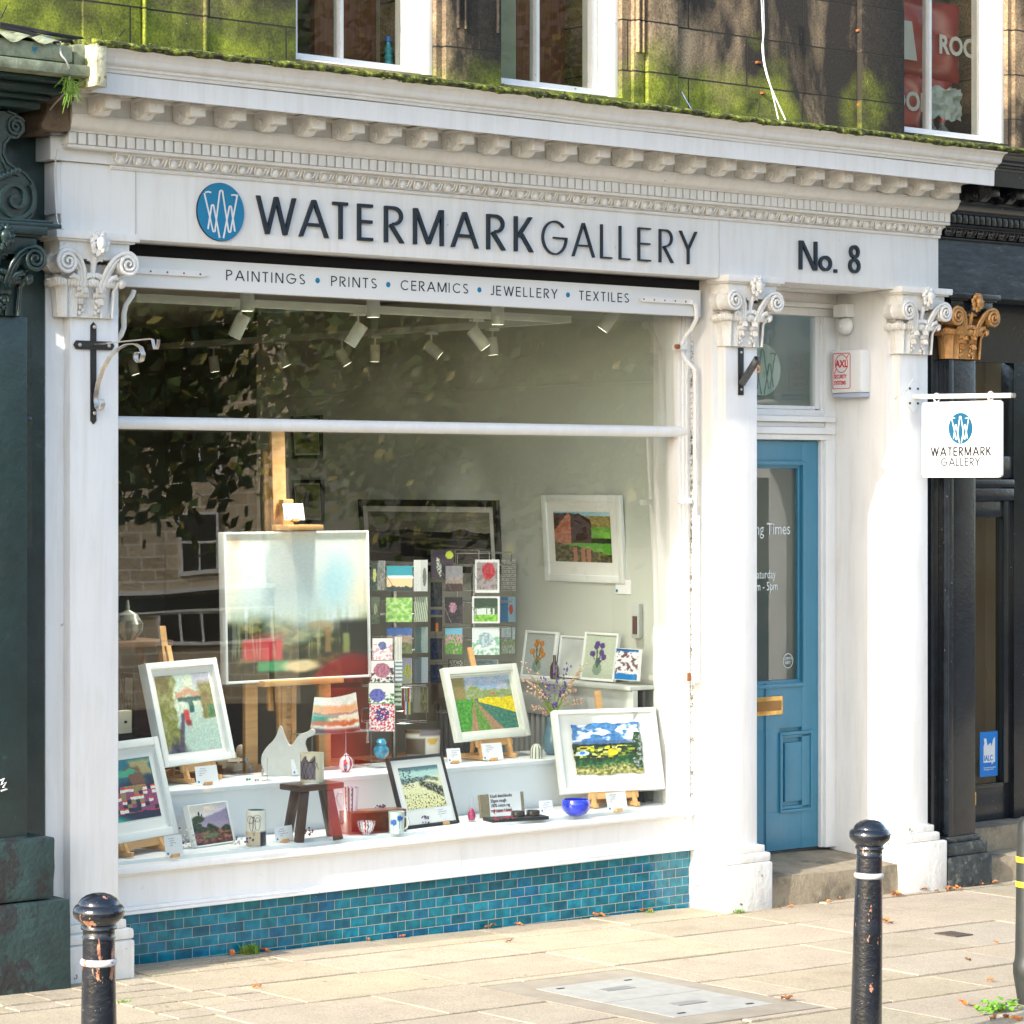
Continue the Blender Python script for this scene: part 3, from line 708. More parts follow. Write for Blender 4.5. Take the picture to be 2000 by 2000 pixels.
# glazing bead mouldings
def bead(b, x0, x1, z0, z1, w, y, d, bev=.005):
    b.box(x0, x1, y-d, y+.01, z1-w, z1, bev); b.box(x0, x1, y-d, y+.01, z0, z0+w, bev); b.box(x0, x0+w, y-d+.0006, y+.01, z0+w*.5, z1-w*.5, bev); b.box(x1-w, x1, y-d+.0006, y+.01, z0+w*.5, z1-w*.5, bev)
bead(b, 3.775, 4.335, .925, 2.065, .02, DY, .012); bead(b, 3.79, 4.318, .94, 2.05, .022, DY+.015, .008)
bead(b, 4.152, 4.392, .292, .700, .016, DY, .010); bead(b, 4.166, 4.376, .308, .684, .016, DY+.006, .006)
bead(b, 3.74, 3.96, .292, .700, .016, DY, .010)
b.box(4.198, 4.338, DY+.002, DY+.02, .345, .645, .010)
door = part(b, 'door', shop, doorb, 30)
pane_mesh(3.80, 4.31, .95, 2.04, .458, .458, 'door_pane', door, glass_mat('door_glass', (.86, .92, .88), ior=1.9, smear=False))
b = B(); b.box(3.97, 4.172, DY-.008, DY, .79, .884, .003); lp = part(b, 'letter_plate', door, brass)
part(B().box(3.985, 4.157, DY-.012, DY-.008, .812, .862, .002), 'flap', lp, M('dull_brass', (.30, .16, .06), .4, metal=.7))
fdm = M('frosted_lettering', (.70, .74, .72), .6)
text('lettering', 'Opening Times', .085, fac(3.83, .4565, 1.695), door, fdm, sx=.82)
text('lettering', 'Tuesday - Saturday', .062, fac(3.81, .4565, 1.475), door, fdm, sx=.72)
text('lettering', '10am - 5pm', .062, fac(3.945, .4565, 1.415), door, fdm, sx=.75)
b = B(); b.ribbon([(.036*math.cos(i*.26), .036*math.sin(i*.26)) for i in range(24)], .003, 0, .001, fac(4.243, .4565, 1.055), closed=True); sti = part(b, 'round_sticker', door, fdm)
text('sticker_text', 'OWN\nART', .022, fac(4.243, .4565, 1.06), sti, fdm, align='CENTER')
# step
b = B()
def stepf(u, v):
    x = 3.592+(4.532-3.592)*u; y = -.035 + .015*(2*u-1)**2 + (.47+.035)*v
    return (x, y, .062-.012*u + .04*v + noise.noise(Vector((x*3, y*3, 0)))*.004)
b.grid(stepf, 40, 20); b.grid(lambda u, v: (3.592+.94*u, -.035+.015*(2*u-1)**2 - .004*math.sin(v*3)+noise.noise(Vector((u*20, v*3, 5)))*.0025, .062-.012*u + noise.noise(Vector(((3.592+.94*u)*3, (-.035 + .015*(2*u-1)**2)*3, 0)))*.004 - v*.22), 60, 10)
b.box(3.60, 4.53, .10, .47, -.1, .0)
part(b, 'door_step', shop, stone_step, 50)
b = B(); b.box(3.602, 4.528, .43, .50, .05, .104, .002); part(b, 'door_threshold', surr, M('threshold_black', (.02, .02, .02), .6))
# hallway behind the door
part(B().box(3.36, 3.60, .461, 3.0, -.1, 2.93), 'hall_partition', shop, roomw)
part(B().box(4.53, 4.62, .461, 3.0, -.1, 2.93).box(3.6, 4.53, 2.95, 3.0, .0, 2.93).box(4.50, 4.5295, .6, 2.9, .62, .66), 'hall_wall', shop, roomw)
# --- upper storey
WZ0, WZ1 = 3.735, 5.5
W = [(.909, 1.668), (2.035, 2.774), (4.696, 5.53)]
wallb = B()
segs = [(-3.5, W[0][0]), (W[0][1], W[1][0]), (W[1][1], W[2][0]), (W[2][1], 9.0)]
for x0, x1 in segs: wallb.box(x0, x1, .1, .5, 3.55, 6.6)
for x0, x1 in W: wallb.box(x0, x1, .1, .5, 3.55, WZ0); wallb.box(x0, x1, .1, .5, WZ1, 6.6)
upper = part(wallb, 'upper_wall', shop, wallm, 0)
# projecting window margins and roll mouldings of the upper wall
b = B()
for x0, x1, yy in ((.14, .152, .075), (.44, .455, .085), (1.70, 2.02, .072), (2.83, 2.90, .08), (2.905, 3.10, .062), (4.37, 4.69, .07), (5.56, 5.75, .075), (-.14, .13, .088)):
    b.box(x0, x1, yy, .12, 3.60, 6.5, .008)
for x in (1.76, 1.80, 1.99, 2.84, 2.87): b.box(x, x+.012, .058, .08, 3.95, 6.4, .005)
part(b, 'stone_margin', upper, wallm, 30)
for x, y in ((1480, 122), (1676, 60), (1678, 205), (1489, 182)): p = at(x, y, .095); part(B().box(p.x-.012, p.x+.012, .082, .101, p.z-.006, p.z+.006, .002), 'wall_fixing', upper, rust)
darkroom = M('dim_room', (.45, .40, .32), .9)
curt = M('brown_curtain', (.26, .10, .06), .9, var=.3, vs=9, stretch=(8, 8, .4)); greyc = M('grey_blind', (.46, .48, .36), .9, var=.15)
for k, ((x0, x1), mull) in enumerate(zip(W, (1.224, 2.342, 5.03))):
    b = B()
    b.box(x1-.035, x1, .125, .26, WZ0, WZ1, .004); b.box(x1-.072, x1-.036, .16, .26, WZ0, WZ1, .004); b.box(x1-.105, x1-.073, .19, .26, WZ0, WZ1, .003)
    b.box(x0, x0+.04, .15, .26, WZ0, WZ1, .004); b.box(x0+.04, x0+.075, .19, .26, WZ0, WZ1, .003)
    b.box(x0+.075, x1-.106, .19, .26, WZ0+.004, WZ0+.045, .004); b.box(x0+.04, x1-.073, .12, .19, WZ0-.012, WZ0+.010, .004); b.box(x0+.07, x1-.1, .19, .26, WZ1-.05, WZ1)
    b.box(mull-.009, mull+.009, .195, .245, WZ0+.045, WZ1-.05, .003)
    wf = part(b, 'sash_window_frame', shop, M('flaking_window_paint', (.76, .75, .72), .5, var=.05, vs=9, bs=80, bd=.002, patch=((.30, .26, .20), 20, .64, .69)), 30)
    pane_mesh(x0+.06, x1-.09, WZ0+.03, WZ1-.05, .222, .222, 'sash_pane', wf, glass_mat('old_sash_glass', (.78, .80, .74), ior=1.6, smear=True))
    b = B().use(darkroom, curt, greyc)
    yb_ = .72 if k == 2 else 1.2; b.box(x0-.3, x1+.5, yb_, yb_+.05, 3.5, 5.8); b.box(x0-.35, x0-.3, .5, 1.6, 3.5, 5.8); b.box(x1+.5, x1+.55, .5, 1.6, 3.5, 5.8); b.box(x0-.3, x1+.5, .5, 1.6, 5.75, 5.8); b.box(x0-.3, x1+.5, .5, 1.6, 3.6, 3.65)
    if k == 0: b.on(1).box(1.34, x1+.3, .55, .58, 3.6, 5.7)
    if k == 1:
        b.on(2).box(x0-.1, 2.47, .50, .52, 3.6, 5.7); b.on(1).box(2.475, x1+.3, .50, .52, 3.6, 5.7)
    part(b, 'upstairs_room', shop, None, 0)
# things in the upper windows
def bag(x0, x1, y, z0, z1, rot, label, nm='insulation_bag'):
    b = B(); cx, cz = (x0+x1)/2, (z0+z1)/2
    b.grid(lambda u, v: (cx+(u-.5)*(x1-x0), y-.07*(1-(2*u-1)**4)*(1-(2*v-1)**4)+.012*noise.noise(Vector((u*5, v*5, x0*9))), cz+(v-.5)*(z1-z0)*(1+.05*noise.noise(Vector((u*4, 0, v))))), 24, 16)
    b.grid(lambda u, v: (cx+(u-.5)*(x1-x0), y+.001+.1*(1-(2*u-1)**4)*(1-(2*v-1)**4), cz+(v-.5)*(z1-z0)*(1+.05*noise.noise(Vector((u*4, 0, v))))), 24, 16)
    t = thing(nm, label, 'bag', (cx, y, z0)); part(b, 'wrapper', t, M('red_plastic_wrap', (.42, .06, .055), .3, var=.15, vs=4, coat=.3), 60); return t
wm_ = M('faded_print_white', (.65, .60, .55), .5)
t = bag(4.73, 5.42, .34, 4.07, 4.48, 0, 'red insulation bag reading ROC, upper one in the right upstairs window', 'insulation_bag')
text('printing', 'ROC', .135, fac(at(1834, 60, .26).x, .262, 4.20), t, wm_, bold=.004); b = B(); b.prism([(0, 0), (.10, 0), (.06, .2), (-.02, .2)], 0, .001, fac(4.90, .262, 4.14)); part(b, 'printed_emblem', t, wm_)
t = bag(4.70, 5.10, .33, 3.76, 4.08, 0, 'red insulation bag reading WOOL, lower left in the right upstairs window', 'insulation_bag'); text('printing', 'WOOL', .135, fac(at(1797, 210, .25).x-.36, .252, 3.88), t, wm_, bold=.004)
t = bag(5.08, 5.42, .40, 3.90, 4.14, 0, 'torn red and grey insulation bag behind the right upstairs window', 'insulation_bag')
b = B(); b.grid(lambda u, v: (5.12+.26*u, .29+.03*noise.noise(Vector((u*6, v*6, 1))), 3.86+.17*v+.03*noise.noise(Vector((u*5, v*2, 4)))), 20, 14); part(b, 'torn_plastic_sheet', t, M('grey_plastic_sheet', (.40, .43, .40), .35, var=.3, vs=12), 60)
for x, l in ((5.15, 'left'), (5.24, 'right')):
    b = B(); b.lathe([(.03, 0), (.034, .01), (.034, .06), (.028, .08), (.012, .10), (.012, .115)], 14, Matrix.Translation((x, .30, 3.73)))
    t = thing('plastic_bottle', 'clear red-capped bottle, %s of the pair in the right upstairs window' % l, 'bottle', (x, .30, 3.73), 'bottles in the upstairs window')
    part(b, 'bottle_body', t, solid_glass('clear_bottle', (.8, .85, .85))); part(B().cyl((x, .30, 3.845), (x, .30, 3.865), .015), 'cap', t, redm)
b = B(); q = at(759, 110, .30); b.lathe([(.022, 0), (.024, .02), (.016, .04), (.021, .055), (.015, .07), (.020, .09), (.012, .105), (.012, .12)], 14, Matrix.Translation((q.x, .30, 3.775)))
t = thing('spray_bottle', 'small ribbed turquoise bottle standing in the left upstairs window', 'bottle', (q.x, .30, 3.775)); part(b, 'bottle_body', t, M('turquoise_glass', (.05, .30, .36), .25, coat=.5)); part(B().cyl((q.x, .30, 3.896), (q.x, .30, 3.92), .016), 'cap', t, M('blue_cap', (.02, .12, .40), .4))
# ================================================================ fixed signs on the front
sign = thing('fascia_sign', 'raised navy WATERMARK GALLERY lettering with a blue round emblem on the fascia', 'sign', (.3, -.04, 2.93))
b = B(); fm = fac(.424, -.041, 3.052); b.lathe([(.001, 0), (.1145, 0), (.1145, .010), (.001, .010)], 64, fm, sq=1.02); rd = part(b, 'roundel', sign, logom)
b = B(); b.lathe([(.1142, .001), (.1158, .001), (.1158, .0085), (.1142, .0085)], 64, fm, sq=1.02); part(b, 'roundel_rim', rd, inkm)
b = B(); logo_lines(b, .108, .0065, .010, .0115, fm); part(b, 'emblem_lines', rd, signw)
def pxx(p, Y=-.055): return at(p, 430, Y).x
LET = [('W', 410, 663, 0), ('A', 688, 875, 0), ('T', 903, 1010, 0), ('E', 1068, 1172, 0), ('R', 1243, 1365, 0), ('M', 1432, 1623, 0), ('A', 1677, 1850, 0), ('R', 205, 340, 1), ('K', 413, 550, 1),
       ('G', 617, 812, 2), ('A', 850, 1015, 2), ('L', 1065, 1150, 2), ('L', 1205, 1287, 2), ('E', 1347, 1442, 2), ('R', 1507, 1608, 2), ('Y', 1660, 1787, 2)]
for ch, a, c, k in LET:
    xa, xb = ((380+a/3.331, 380+c/3.331) if k == 0 else (900+a/3.864, 900+c/3.864))
    th = .0150 if k < 2 else .0078
    x0, x1 = pxx(xa)+th*.5, pxx(xb)-th*.5
    b = B(); glyph(b, ch, x0, x1, 2.976+(.0 if k < 2 else -.004), 3.131-(.006 if k == 2 else 0), th, 0, .014, fac(0, -.041, 0)); part(b, 'letter', sign, letterm, 40)
num = thing('house_number', 'raised navy No. 8 on the fascia above the blue door', 'number', (3.79, -.04, 2.98))
for ch, a, c in (('N', 727, 820), ('o', 832, 900), ('.', 915, 930), ('8', 993, 1053)):
    x0, x1 = pxx(1300+a/2.76)+.008, pxx(1300+c/2.76)-.008
    b = B(); glyph(b, ch, x0, x1, 2.984, 3.124 if ch != '8' else 3.122, .0160, 0, .014, fac(0, -.041, 0)); part(b, 'letter', num, letterm, 40)
# awning front board
aw = thing('awning_board', 'long white awning board lettered PAINTINGS PRINTS CERAMICS JEWELLERY TEXTILES above the window', 'sign', (.02, .08, 2.735))
b = B(); b.box(.01, 3.262, .08, .10, 2.7405, 2.866, .004); b.box(.01, 3.262, .10, .14, 2.842, 2.864, .002); part(b, 'board', aw, signw)
for w, p0, p1 in (('PAINTINGS', 441, 596), ('PRINTS', 646, 736), ('CERAMICS', 781, 914.5), ('JEWELLERY', 957, 1089), ('TEXTILES', 1130, 1228.6)):
    b = B(); word(b, w, at(p0, 540, .08).x+.004, at(p1, 560, .08).x-.004, 2.788, 2.831, .0052, 0, .0008, fac(0, .0795, 0), gap=.34); part(b, 'lettering', aw, inkm, 0)
for p in (620, 758, 936, 1109):
    b = B(); b.lathe([(.0005, 0), (.0115, 0), (.0115, .0012), (.0005, .0012)], 24, fac(at(p, 560, .08).x, .0795, 2.808)); part(b, 'dot', aw, logom)
for x0, x1, s in ((.05, at(408, 528, .06).x, 1), (at(1249, 588, .06).x, at(1352, 592, .06).x, -1)):
    b = B(); tip = x1 if s > 0 else x0
    poly = [(x0, -.011), (x1-.03, -.011), (x1, 0), (x1-.03, .011), (x0, .011)] if s > 0 else [(x1, -.011), (x0+.03, -.011), (x0, 0), (x0+.03, .011), (x1, .011)]
    z = 2.805 if s > 0 else 2.807
    b.prism(poly, 0, .016, fac(0, .0795, z)); br = part(b, 'arm_strap', aw, trim)
    for i in range(5): part(B().cyl((x0+.03+(x1-x0-.07)*i/4, .064, z), (x0+.03+(x1-x0-.07)*i/4, .061, z), .004, n=8), 'rivet', br, rust)
b = B(); pp = [(at(x, y, .065)) for x, y in ((1350, 590), (1357, 594), (1360, 604), (1360, 622), (1352, 640), (1338, 656), (1333, 668), (1333, 690), (1337, 700), (1347, 712), (1356, 722), (1358, 735))]
pp2 = []
for (x, y), Y in zip(((1350, 590), (1357, 594), (1360, 604), (1360, 622), (1352, 640), (1338, 656), (1333, 668), (1333, 690), (1337, 700), (1347, 712), (1356, 722), (1357, 735), (1357, 1325)), (.066, .066, .067, .07, .10, .135, .15, .16, .15, .13, .12, .12, .12)):
    p = at(x, y, Y); pp2.append(p)
b.tube(pp2, .0105, 10); arm = part(b, 'folding_arm_rod', aw, trim)
for x, y, Y in ((1332, 678, .14), (1343, 978, .12), (1345, 1325, .12)):
    p = at(x, y, Y); part(B().box(p.x-.03, p.x+.02, p.y-.012, p.y+.04, p.z-.013, p.z+.013, .004), 'bracket_clip', arm, trim)
b = B(); p = at(1326, 677, .13); b.cyl(p, p+Vector((-.02, 0, 0)), .012, n=6); p = at(1344, 1322, .11); b.box(p.x-.012, p.x+.012, p.y-.01, p.y, p.z-.02, p.z+.02, .004); part(b, 'rusty_bolt', arm, rust)
b = B(); pl = [at(x, y, Y) for x, y, Y in ((262, 566, .075), (258, 578, .08), (246, 595, .10), (242, 612, .12), (242, 640, .12), (236, 655, .14), (228, 665, .16))]
b.tube(pl, .0105, 10); part(b, 'folding_arm_rod', aw, trim)
# rusty seam beside the rod
b = B(); 
for i in range(90):
    z = .45+i*.0245; b.box(3.300, 3.3105, .178-random.uniform(0, .003), .19, z, z+.019, .001)
part(b, 'weathered_seam', win, M('weathered_seam', (.16, .12, .08), .9, var=.6, vs=30, patch=((.7, .68, .62), 30, .42, .50)), 0)

# hanging sign
hs = thing('hanging_sign', 'square white WATERMARK GALLERY sign hanging from a white pole at the right pilaster', 'sign', (4.68, 0, 2.39))
b = B(); b.prism([(0, .085), (.088, 0), (0, -.085), (-.088, 0)], 0, .006, fac(4.67, -.0005, 2.392)); pl = part(b, 'wall_plate', hs, M('rust_edged_white_plate', (.76, .77, .76), .4, var=.05, patch=((.40, .16, .03), 22, .62, .68)))
for dx in (-.03, .03):
    for dz in (-.037, .037): part(B().cyl((4.67+dx, -.006, 2.392+dz), (4.67+dx, -.011, 2.392+dz), .006, n=8), 'screw', pl, inkm)
part(B().cyl((4.675, -.005, 2.388), (4.68, -.630, 2.380), .0125, n=18), 'pole', hs, trim)
part(B().cyl((4.68, -.630, 2.380), (4.68, -.646, 2.380), .012, n=18), 'pole_end_cap', hs, steel)
b = B(); m = sid(4.68, -.06, 1.982); ro = .018; Wd, Ht = .51, .376
poly = []
for cx_, cy_, a0 in ((Wd-ro, Ht-ro, 0), (ro, Ht-ro, 90), (ro, ro, 180), (Wd-ro, ro, 270)):
    poly += [(cx_+ro*math.cos(R(a0+k*15)), cy_+ro*math.sin(R(a0+k*15))) for k in range(7)]
b.prism(poly, -.008, .008, m); bd = part(b, 'board', hs, signw, 30)
f = sid(4.672-.0005, -.06, 1.982)
b = B(); fm = f @ Matrix.Translation((.252, .243, 0)); b.lathe([(.0005, 0), (.077, 0), (.077, .0008), (.0005, .0008)], 48, fm); rr = part(b, 'roundel', bd, M('sign_print_blue', lin((.06, .33, .44)), .4))
b = B(); logo_lines(b, .073, .0048, .0008, .0016, fm); part(b, 'emblem_lines', rr, signw, 0)
b = B(); word(b, 'WATERMARK', .062, .445, .106, .151, .0085, 0, .0008, f, gap=.30); part(b, 'lettering', bd, inkm, 0)
b = B(); word(b, 'GALLERY', .125, .375, .056, .097, .0072, 0, .0008, f, gap=.22); part(b, 'lettering', bd, M('grey_print', (.04, .042, .05), .5), 0)
for y in (-.150, -.497):
    b = B(); b.tube([(4.68+.021*math.sin(a*.35), y, 2.380+.021*math.cos(a*.35)) for a in range(19)], .0042, 8); rg = part(b, 'ring', hs, trim)
    part(B().tube([(4.666, y, 2.368), (4.664, y, 2.352), (4.666, y, 2.340)], .0045, 8).ball((4.668, y, 2.340), .007, (.6, 1, 1.3), 8), 'hook', rg, trim)
# wrought iron basket bracket on the left pier
wb = thing('hanging_basket_bracket', 'wrought iron basket bracket with scrolled bright arm, screwed to the left pilaster', 'bracket', (-.148, 0, 2.2))
b = B(); b.prism([(-.013, 0), (0, -.014+.0), (.013, 0), (.013, .375), (0, .389), (-.013, .375)], 0, .005, fac(-.151, -.0005, 2.198)); pp = part(b, 'back_plate', wb, ironb)
b = B(); b.prism([(-.082, -.017), (.082, -.017), (.094, 0), (.082, .017), (-.082, .017), (-.094, 0)], 0, .0048, fac(-.151, -.0054, 2.495)); part(b, 'cross_plate', wb, ironb)
for dx, z in ((0, 2.567), (0, 2.228), (-.067, 2.495), (.067, 2.495)): part(B().ball((-.151+dx, -.012, z), .008, (1, .6, 1), 10), 'bolt_head', pp, steel)
X = -.146
a = B(); a.strip([(X, -.008, 2.498), (X, -.2, 2.502), (X, -.405, 2.505), (X, -.418, 2.500), (X, -.424, 2.480), (X, -.432, 2.466), (X, -.446, 2.466), (X, -.456, 2.482), (X, -.458, 2.500)], .012, .005); part(a, 'arm', wb, steel, 50)
sc = [(X, -.040-.018*math.cos(k*.5+1.2), 2.262+.020*math.sin(k*.5+1.2)) for k in range(8)][::-1]
curve = [(X, -.014, 2.300), (X, -.030, 2.345), (X, -.065, 2.400), (X, -.115, 2.445), (X, -.175, 2.475), (X, -.235, 2.490), (X, -.295, 2.490), (X, -.335, 2.475), (X, -.352, 2.448), (X, -.342, 2.425), (X, -.318, 2.418), (X, -.300, 2.432), (X, -.302, 2.452), (X, -.318, 2.456)]
low = [(X, -.058, 2.282), (X, -.066, 2.262), (X, -.056, 2.244), (X, -.036, 2.240), (X, -.020, 2.254), (X, -.013, 2.275)]
a = B(); a.strip(low+curve, .020, .004); part(a, 'scroll_brace', wb, steel, 60)
# flagpole holder on the middle pilaster
fh = thing('flagpole_holder', 'black iron flagpole socket angled upwards, screwed to the pilaster left of the door', 'bracket', (3.446, 0, 2.37))
part(B().box(3.428, 3.464, -.006, -.0005, 2.372, 2.596, .002), 'back_plate', fh, ironb)
b = B(); p0, p1 = Vector((3.446, -.012, 2.428)), Vector((3.432, -.128, 2.540)); d = (p1-p0).normalized()
q = d.to_track_quat('Z', 'Y').to_matrix().to_4x4(); q.translation = p0; L = (p1-p0).length
b.lathe([(.0185, 0), (.0185, L), (.0145, L), (.0145, L*.4), (.001, L*.4)], 22, q, cap=False); part(b, 'socket_tube', fh, M('worn_grey_iron', (.07, .075, .08), .4, metal=.4, var=.5, vs=40), 40)
part(B().tube([(3.436, -.118, 2.512), (3.437, -.140, 2.500), (3.438, -.135, 2.478), (3.440, -.104, 2.478), (3.440, -.085, 2.486)], .0025, 6), 'pin_loop', fh, rust)
for z in (2.398, 2.575): part(B().ball((3.446, -.008, z), .0065, (1, .5, 1), 8), 'screw_head', fh, steel)
# alarm box and bell on the side wall of the door recess
al = thing('alarm_box', 'white security alarm box with red AXL SECURITY SYSTEMS label beside the door', 'alarm', (4.49, .25, 2.38))
b = B(); b.box(4.455, 4.529, .155, .358, 2.410, 2.628, .012); part(b, 'cover', al, signw, 40)
b = B(); b.box(4.463, 4.529, .157, .356, 2.386, 2.4095, .010); part(b, 'strobe_lens', al, M('blue_grey_lens', (.42, .47, .58), .25), 40)
red = M('label_red', (.60, .018, .03), .45); f = sid(4.4545, .348, 2.41)
b = B(); 
def rrect(w, h, r, n=6):
    o = []
    for cx_, cy_, a0 in ((w-r, h-r, 0), (r, h-r, 90), (r, r, 180), (w-r, r, 270)): o += [(cx_+r*math.cos(R(a0+k*90/n)), cy_+r*math.sin(R(a0+k*90/n))) for k in range(n+1)]
    return o
b.ribbon([(x+.004, y+.022) for x, y in rrect(.118, .178, .008)], .0035, 0, .001, f, closed=True)
b.ribbon([(.063+.042*math.cos(i*.2094), .148+.045*math.sin(i*.2094)) for i in range(30)], .0035, 0, .001, f, closed=True)
b.ribbon([(.013, .098), (.030, .126)], .0035, 0, .0012, f); b.ribbon([(.098, .174), (.112, .194)], .0035, 0, .0012, f)
lb = part(b, 'label_border', al, red, 0)
text('lettering', 'AXL', .052, f @ Matrix.Translation((.021, .130, .0005)), lb, red, bold=.0012, sx=.86)
text('lettering', 'SECURITY', .027, f @ Matrix.Translation((.012, .074, .0005)), lb, red, bold=.0006, sx=.72); text('lettering', 'SYSTEMS', .027, f @ Matrix.Translation((.012, .042, .0005)), lb, red, bold=.0006, sx=.78)
be = thing('alarm_bell', 'white wall bell with a bracket box, high beside the fanlight', 'bell', (4.5, .31, 2.73))
b = B(); b.box(4.462, 4.529, .262, .352, 2.795, 2.860, .006); part(b, 'bracket_box', be, trim)
b = B(); mm = Matrix.Translation((4.515, .305, 2.752)) @ Matrix.Rotation(R(-90), 4, 'Y'); b.lathe([(.044, 0), (.046, .006), (.040, .026), (.026, .042), (.008, .048), (.008, .054), (.001, .056)], 26, mm); part(b, 'gong', be, trim, 50)
part(B().tube([(4.524, .365, 2.87), (4.524, .369, 2.7), (4.524, .366, 2.62)], .003, 6), 'wire', be, trim)
# ================================================================ black neighbour to the right
nb = thing('black_shopfront_building', 'black glossy shopfront next door with a gilded capital and a glazed black door', 'building', (4.9, 0, 0))
b = B(); b.box(4.8685, 4.925, .05, .40, -.2, 2.93, .004); b.box(4.926, 5.20, .05, .40, -.2, 2.93, .004); b.box(4.94, 5.155, 0, .052, .06, 2.59, .008); b.box(4.9405, 4.975, -.006, .01, .06, 2.59, .004); PB = part(b, 'pilaster', nb, blackp)
b = B(); b.box(4.872, 5.215, -.06, .3, -.25, .055, .016)
for dy, za, zb in ((.045, .055, .12), (.02, .12, .15)): b.box(4.94-dy, 5.155+dy, -dy, .1, za, zb, .018); b.box(4.872, 5.20, .05-dy, .1, za, zb, .008)
for v in b.bm.verts: v.co += Vector((noise.noise(v.co*6), noise.noise(v.co*5+Vector((4, 4, 4))), 0))*.005
part(b, 'plinth', PB, M('scuffed_black_plinth', (.028, .034, .034), .6, var=.6, vs=20, bs=40, bd=.006, patch=((.13, .13, .11), 22, .52, .68)))
capital(PB, 5.044, gold, blackp, z0=2.588)
part(B().box(XR+.002, 7.5, -.038, .22, 2.905, 3.205, .004), 'frieze', nb, M('weathered_black_fascia', (.035, .045, .055), .45, var=.5, vs=10, bs=30, bd=.004, stretch=(1, 1, 4), patch=((.10, .12, .13), 8, .55, .7)))
ncor = part(B().box(XR+.001, 7.5, -.06, .1, 3.206, 3.50), 'cornice', nb, blackp)
cornice_set(ncor, 6.3, XR+.002, blackp, blackp)
b = B(); b.box(5.20, 6.6, .33, .40, 2.60, 2.93); b.box(5.86, 6.6, .33, .42, -.1, 2.6, .004); b.box(5.2, 5.86, .34, .40, 1.98, 2.10, .01); b.box(5.2, 5.86, .325, .40, 1.93, 1.975, .01); b.box(5.2, 5.86, .33, .40, 1.86, 1.925, .006)
b.box(5.2, 5.86, .36, .41, .02, .34, .004); b.box(5.80, 5.86, .35, .41, .34, 1.86, .004); b.box(5.2, 5.25, .35, .41, .34, 1.86); b.box(5.25, 5.8, .36, .41, 1.77, 1.86, .004); b.box(5.25, 5.79, .345, .37, .325, .345, .003)
nd = part(b, 'black_door', nb, blackp, 30)
ng = glass_mat('dusty_door_glass', (.85, .82, .74), ior=1.5, smear=False)
pane_mesh(5.25, 5.80, .34, 1.77, .38, .38, 'door_pane', nd, ng); pane_mesh(5.2, 5.84, 2.10, 2.60, .38, .38, 'fanlight_pane', nd, ng)
part(B().box(5.2, 6.6, .9, .95, 0, 2.7).box(6.3, 6.35, .46, .9, 0, 2.7).box(5.2, 6.3, .885, .899, .85, .90), 'inner_lobby_wall', nb, M('beige_lobby_paint', (.80, .68, .50), .8, var=.05))
part(B().box(5.35, 5.575, .352, .36, .235, .305, .003), 'letter_plate', nd, M('polished_brass', (.75, .50, .12), .25, metal=.9, var=.1))
b = B(); b.box(5.63, 5.775, .373, .378, .38, .62); stk = part(b, 'door_sticker', nd, M('sticker_blue', lin((.05, .47, .78)), .4), label='blue IALC sticker on the door glass')
f = fac(5.63, .3725, .38); b = B(); b.prism([(.028, .075), (.095, .075), (.095, .062), (.110, .075), (.122, .075), (.122, .21), (.105, .195), (.095, .16), (.085, .18), (.06, .165), (.05, .205), (.03, .205), (.035, .18), (.028, .16)], 0, .0008, f); part(b, 'sticker_map', stk, signw, 0)
text('sticker_text', 'IALC', .042, f @ Matrix.Translation((.031, .085, .0012)), stk, M('sticker_blue', (0, 0, 0)), bold=.0008, sx=.8)
text('sticker_text', 'International Association\nof Language Centres', .010, f @ Matrix.Translation((.028, .045, .0006)), stk, signw)
gy = M('gold_leaf_letter', (.70, .52, .16), .4)
text('lettering', 'A', .16, fac(5.27, .376, 2.44), nd, gy, bold=.003); part(B().lathe([(.0005, 0), (.028, 0), (.028, .001), (.0005, .001)], 20, fac(5.30, .376, 2.335)), 'lettering_dot', nd, gy)
text('lettering', 'BRITISH\nCOUNCIL', .046, fac(5.22, .376, .555), nd, inkm, bold=.0008, sx=.9); text('lettering', 'in the UK', .03, fac(5.33, .376, .41), nd, inkm)
b = B(); b.box(5.20, 6.6, -.02, .32, -.3, .02, .012); b.box(5.20, 6.6, .17, .40, .0, .145, .008)
part(b, 'stone_step', nb, stone_step)
# ================================================================ green neighbour to the left
gb = thing('green_shopfront_building', 'dark green shopfront next door with a scroll console and foliate capital', 'building', (-.6, 0, 0))
b = B(); b.box(-1.1, -.3385, .05, .5, -.1, 3.42, .004); b.box(-.94, -.506, -.10, .052, .5, 2.59, .006); b.box(-.50, -.455, .02, .06, .3, 2.92, .004)
PG = part(b, 'pilaster', gb, greenp)
b = B(); b.prism([(-.02, .09), (.02, .09), (.026, .07), (.026, -.9), (-.026, -.9), (-.026, .07)], 0, .006, fac(-.425, .0495, 2.6)); b.ball((-.425, .04, 1.81+.40), .014, (1, .8, 1), 10); b.ball((-.425, .035, 2.20), .02, (1, .6, 1), 10); part(b, 'shutter_rail', gb, greenp)
b = B(); b.box(-.96, -.50, -.11, .10, .50, .60, .02); b.box(-1.1, -.405, -.135, .30, .36, .595, .012); b.box(-1.1, -.345, -.155, .30, -.1, .355, .012)
pr = [(-.12, .60), (-.10, .66), (-.10, .655)]
for v in b.bm.verts: v.co += Vector((noise.noise(v.co*8), noise.noise(v.co*8+Vector((4, 4, 4))), noise.noise(v.co*9)))*.006
bmesh.ops.subdivide_edges(b.bm, edges=list(b.bm.edges), cuts=3, use_grid_fill=True)
for v in b.bm.verts: v.co += Vector((noise.noise(v.co*14), noise.noise(v.co*13+Vector((4, 4, 4))), 0))*.007
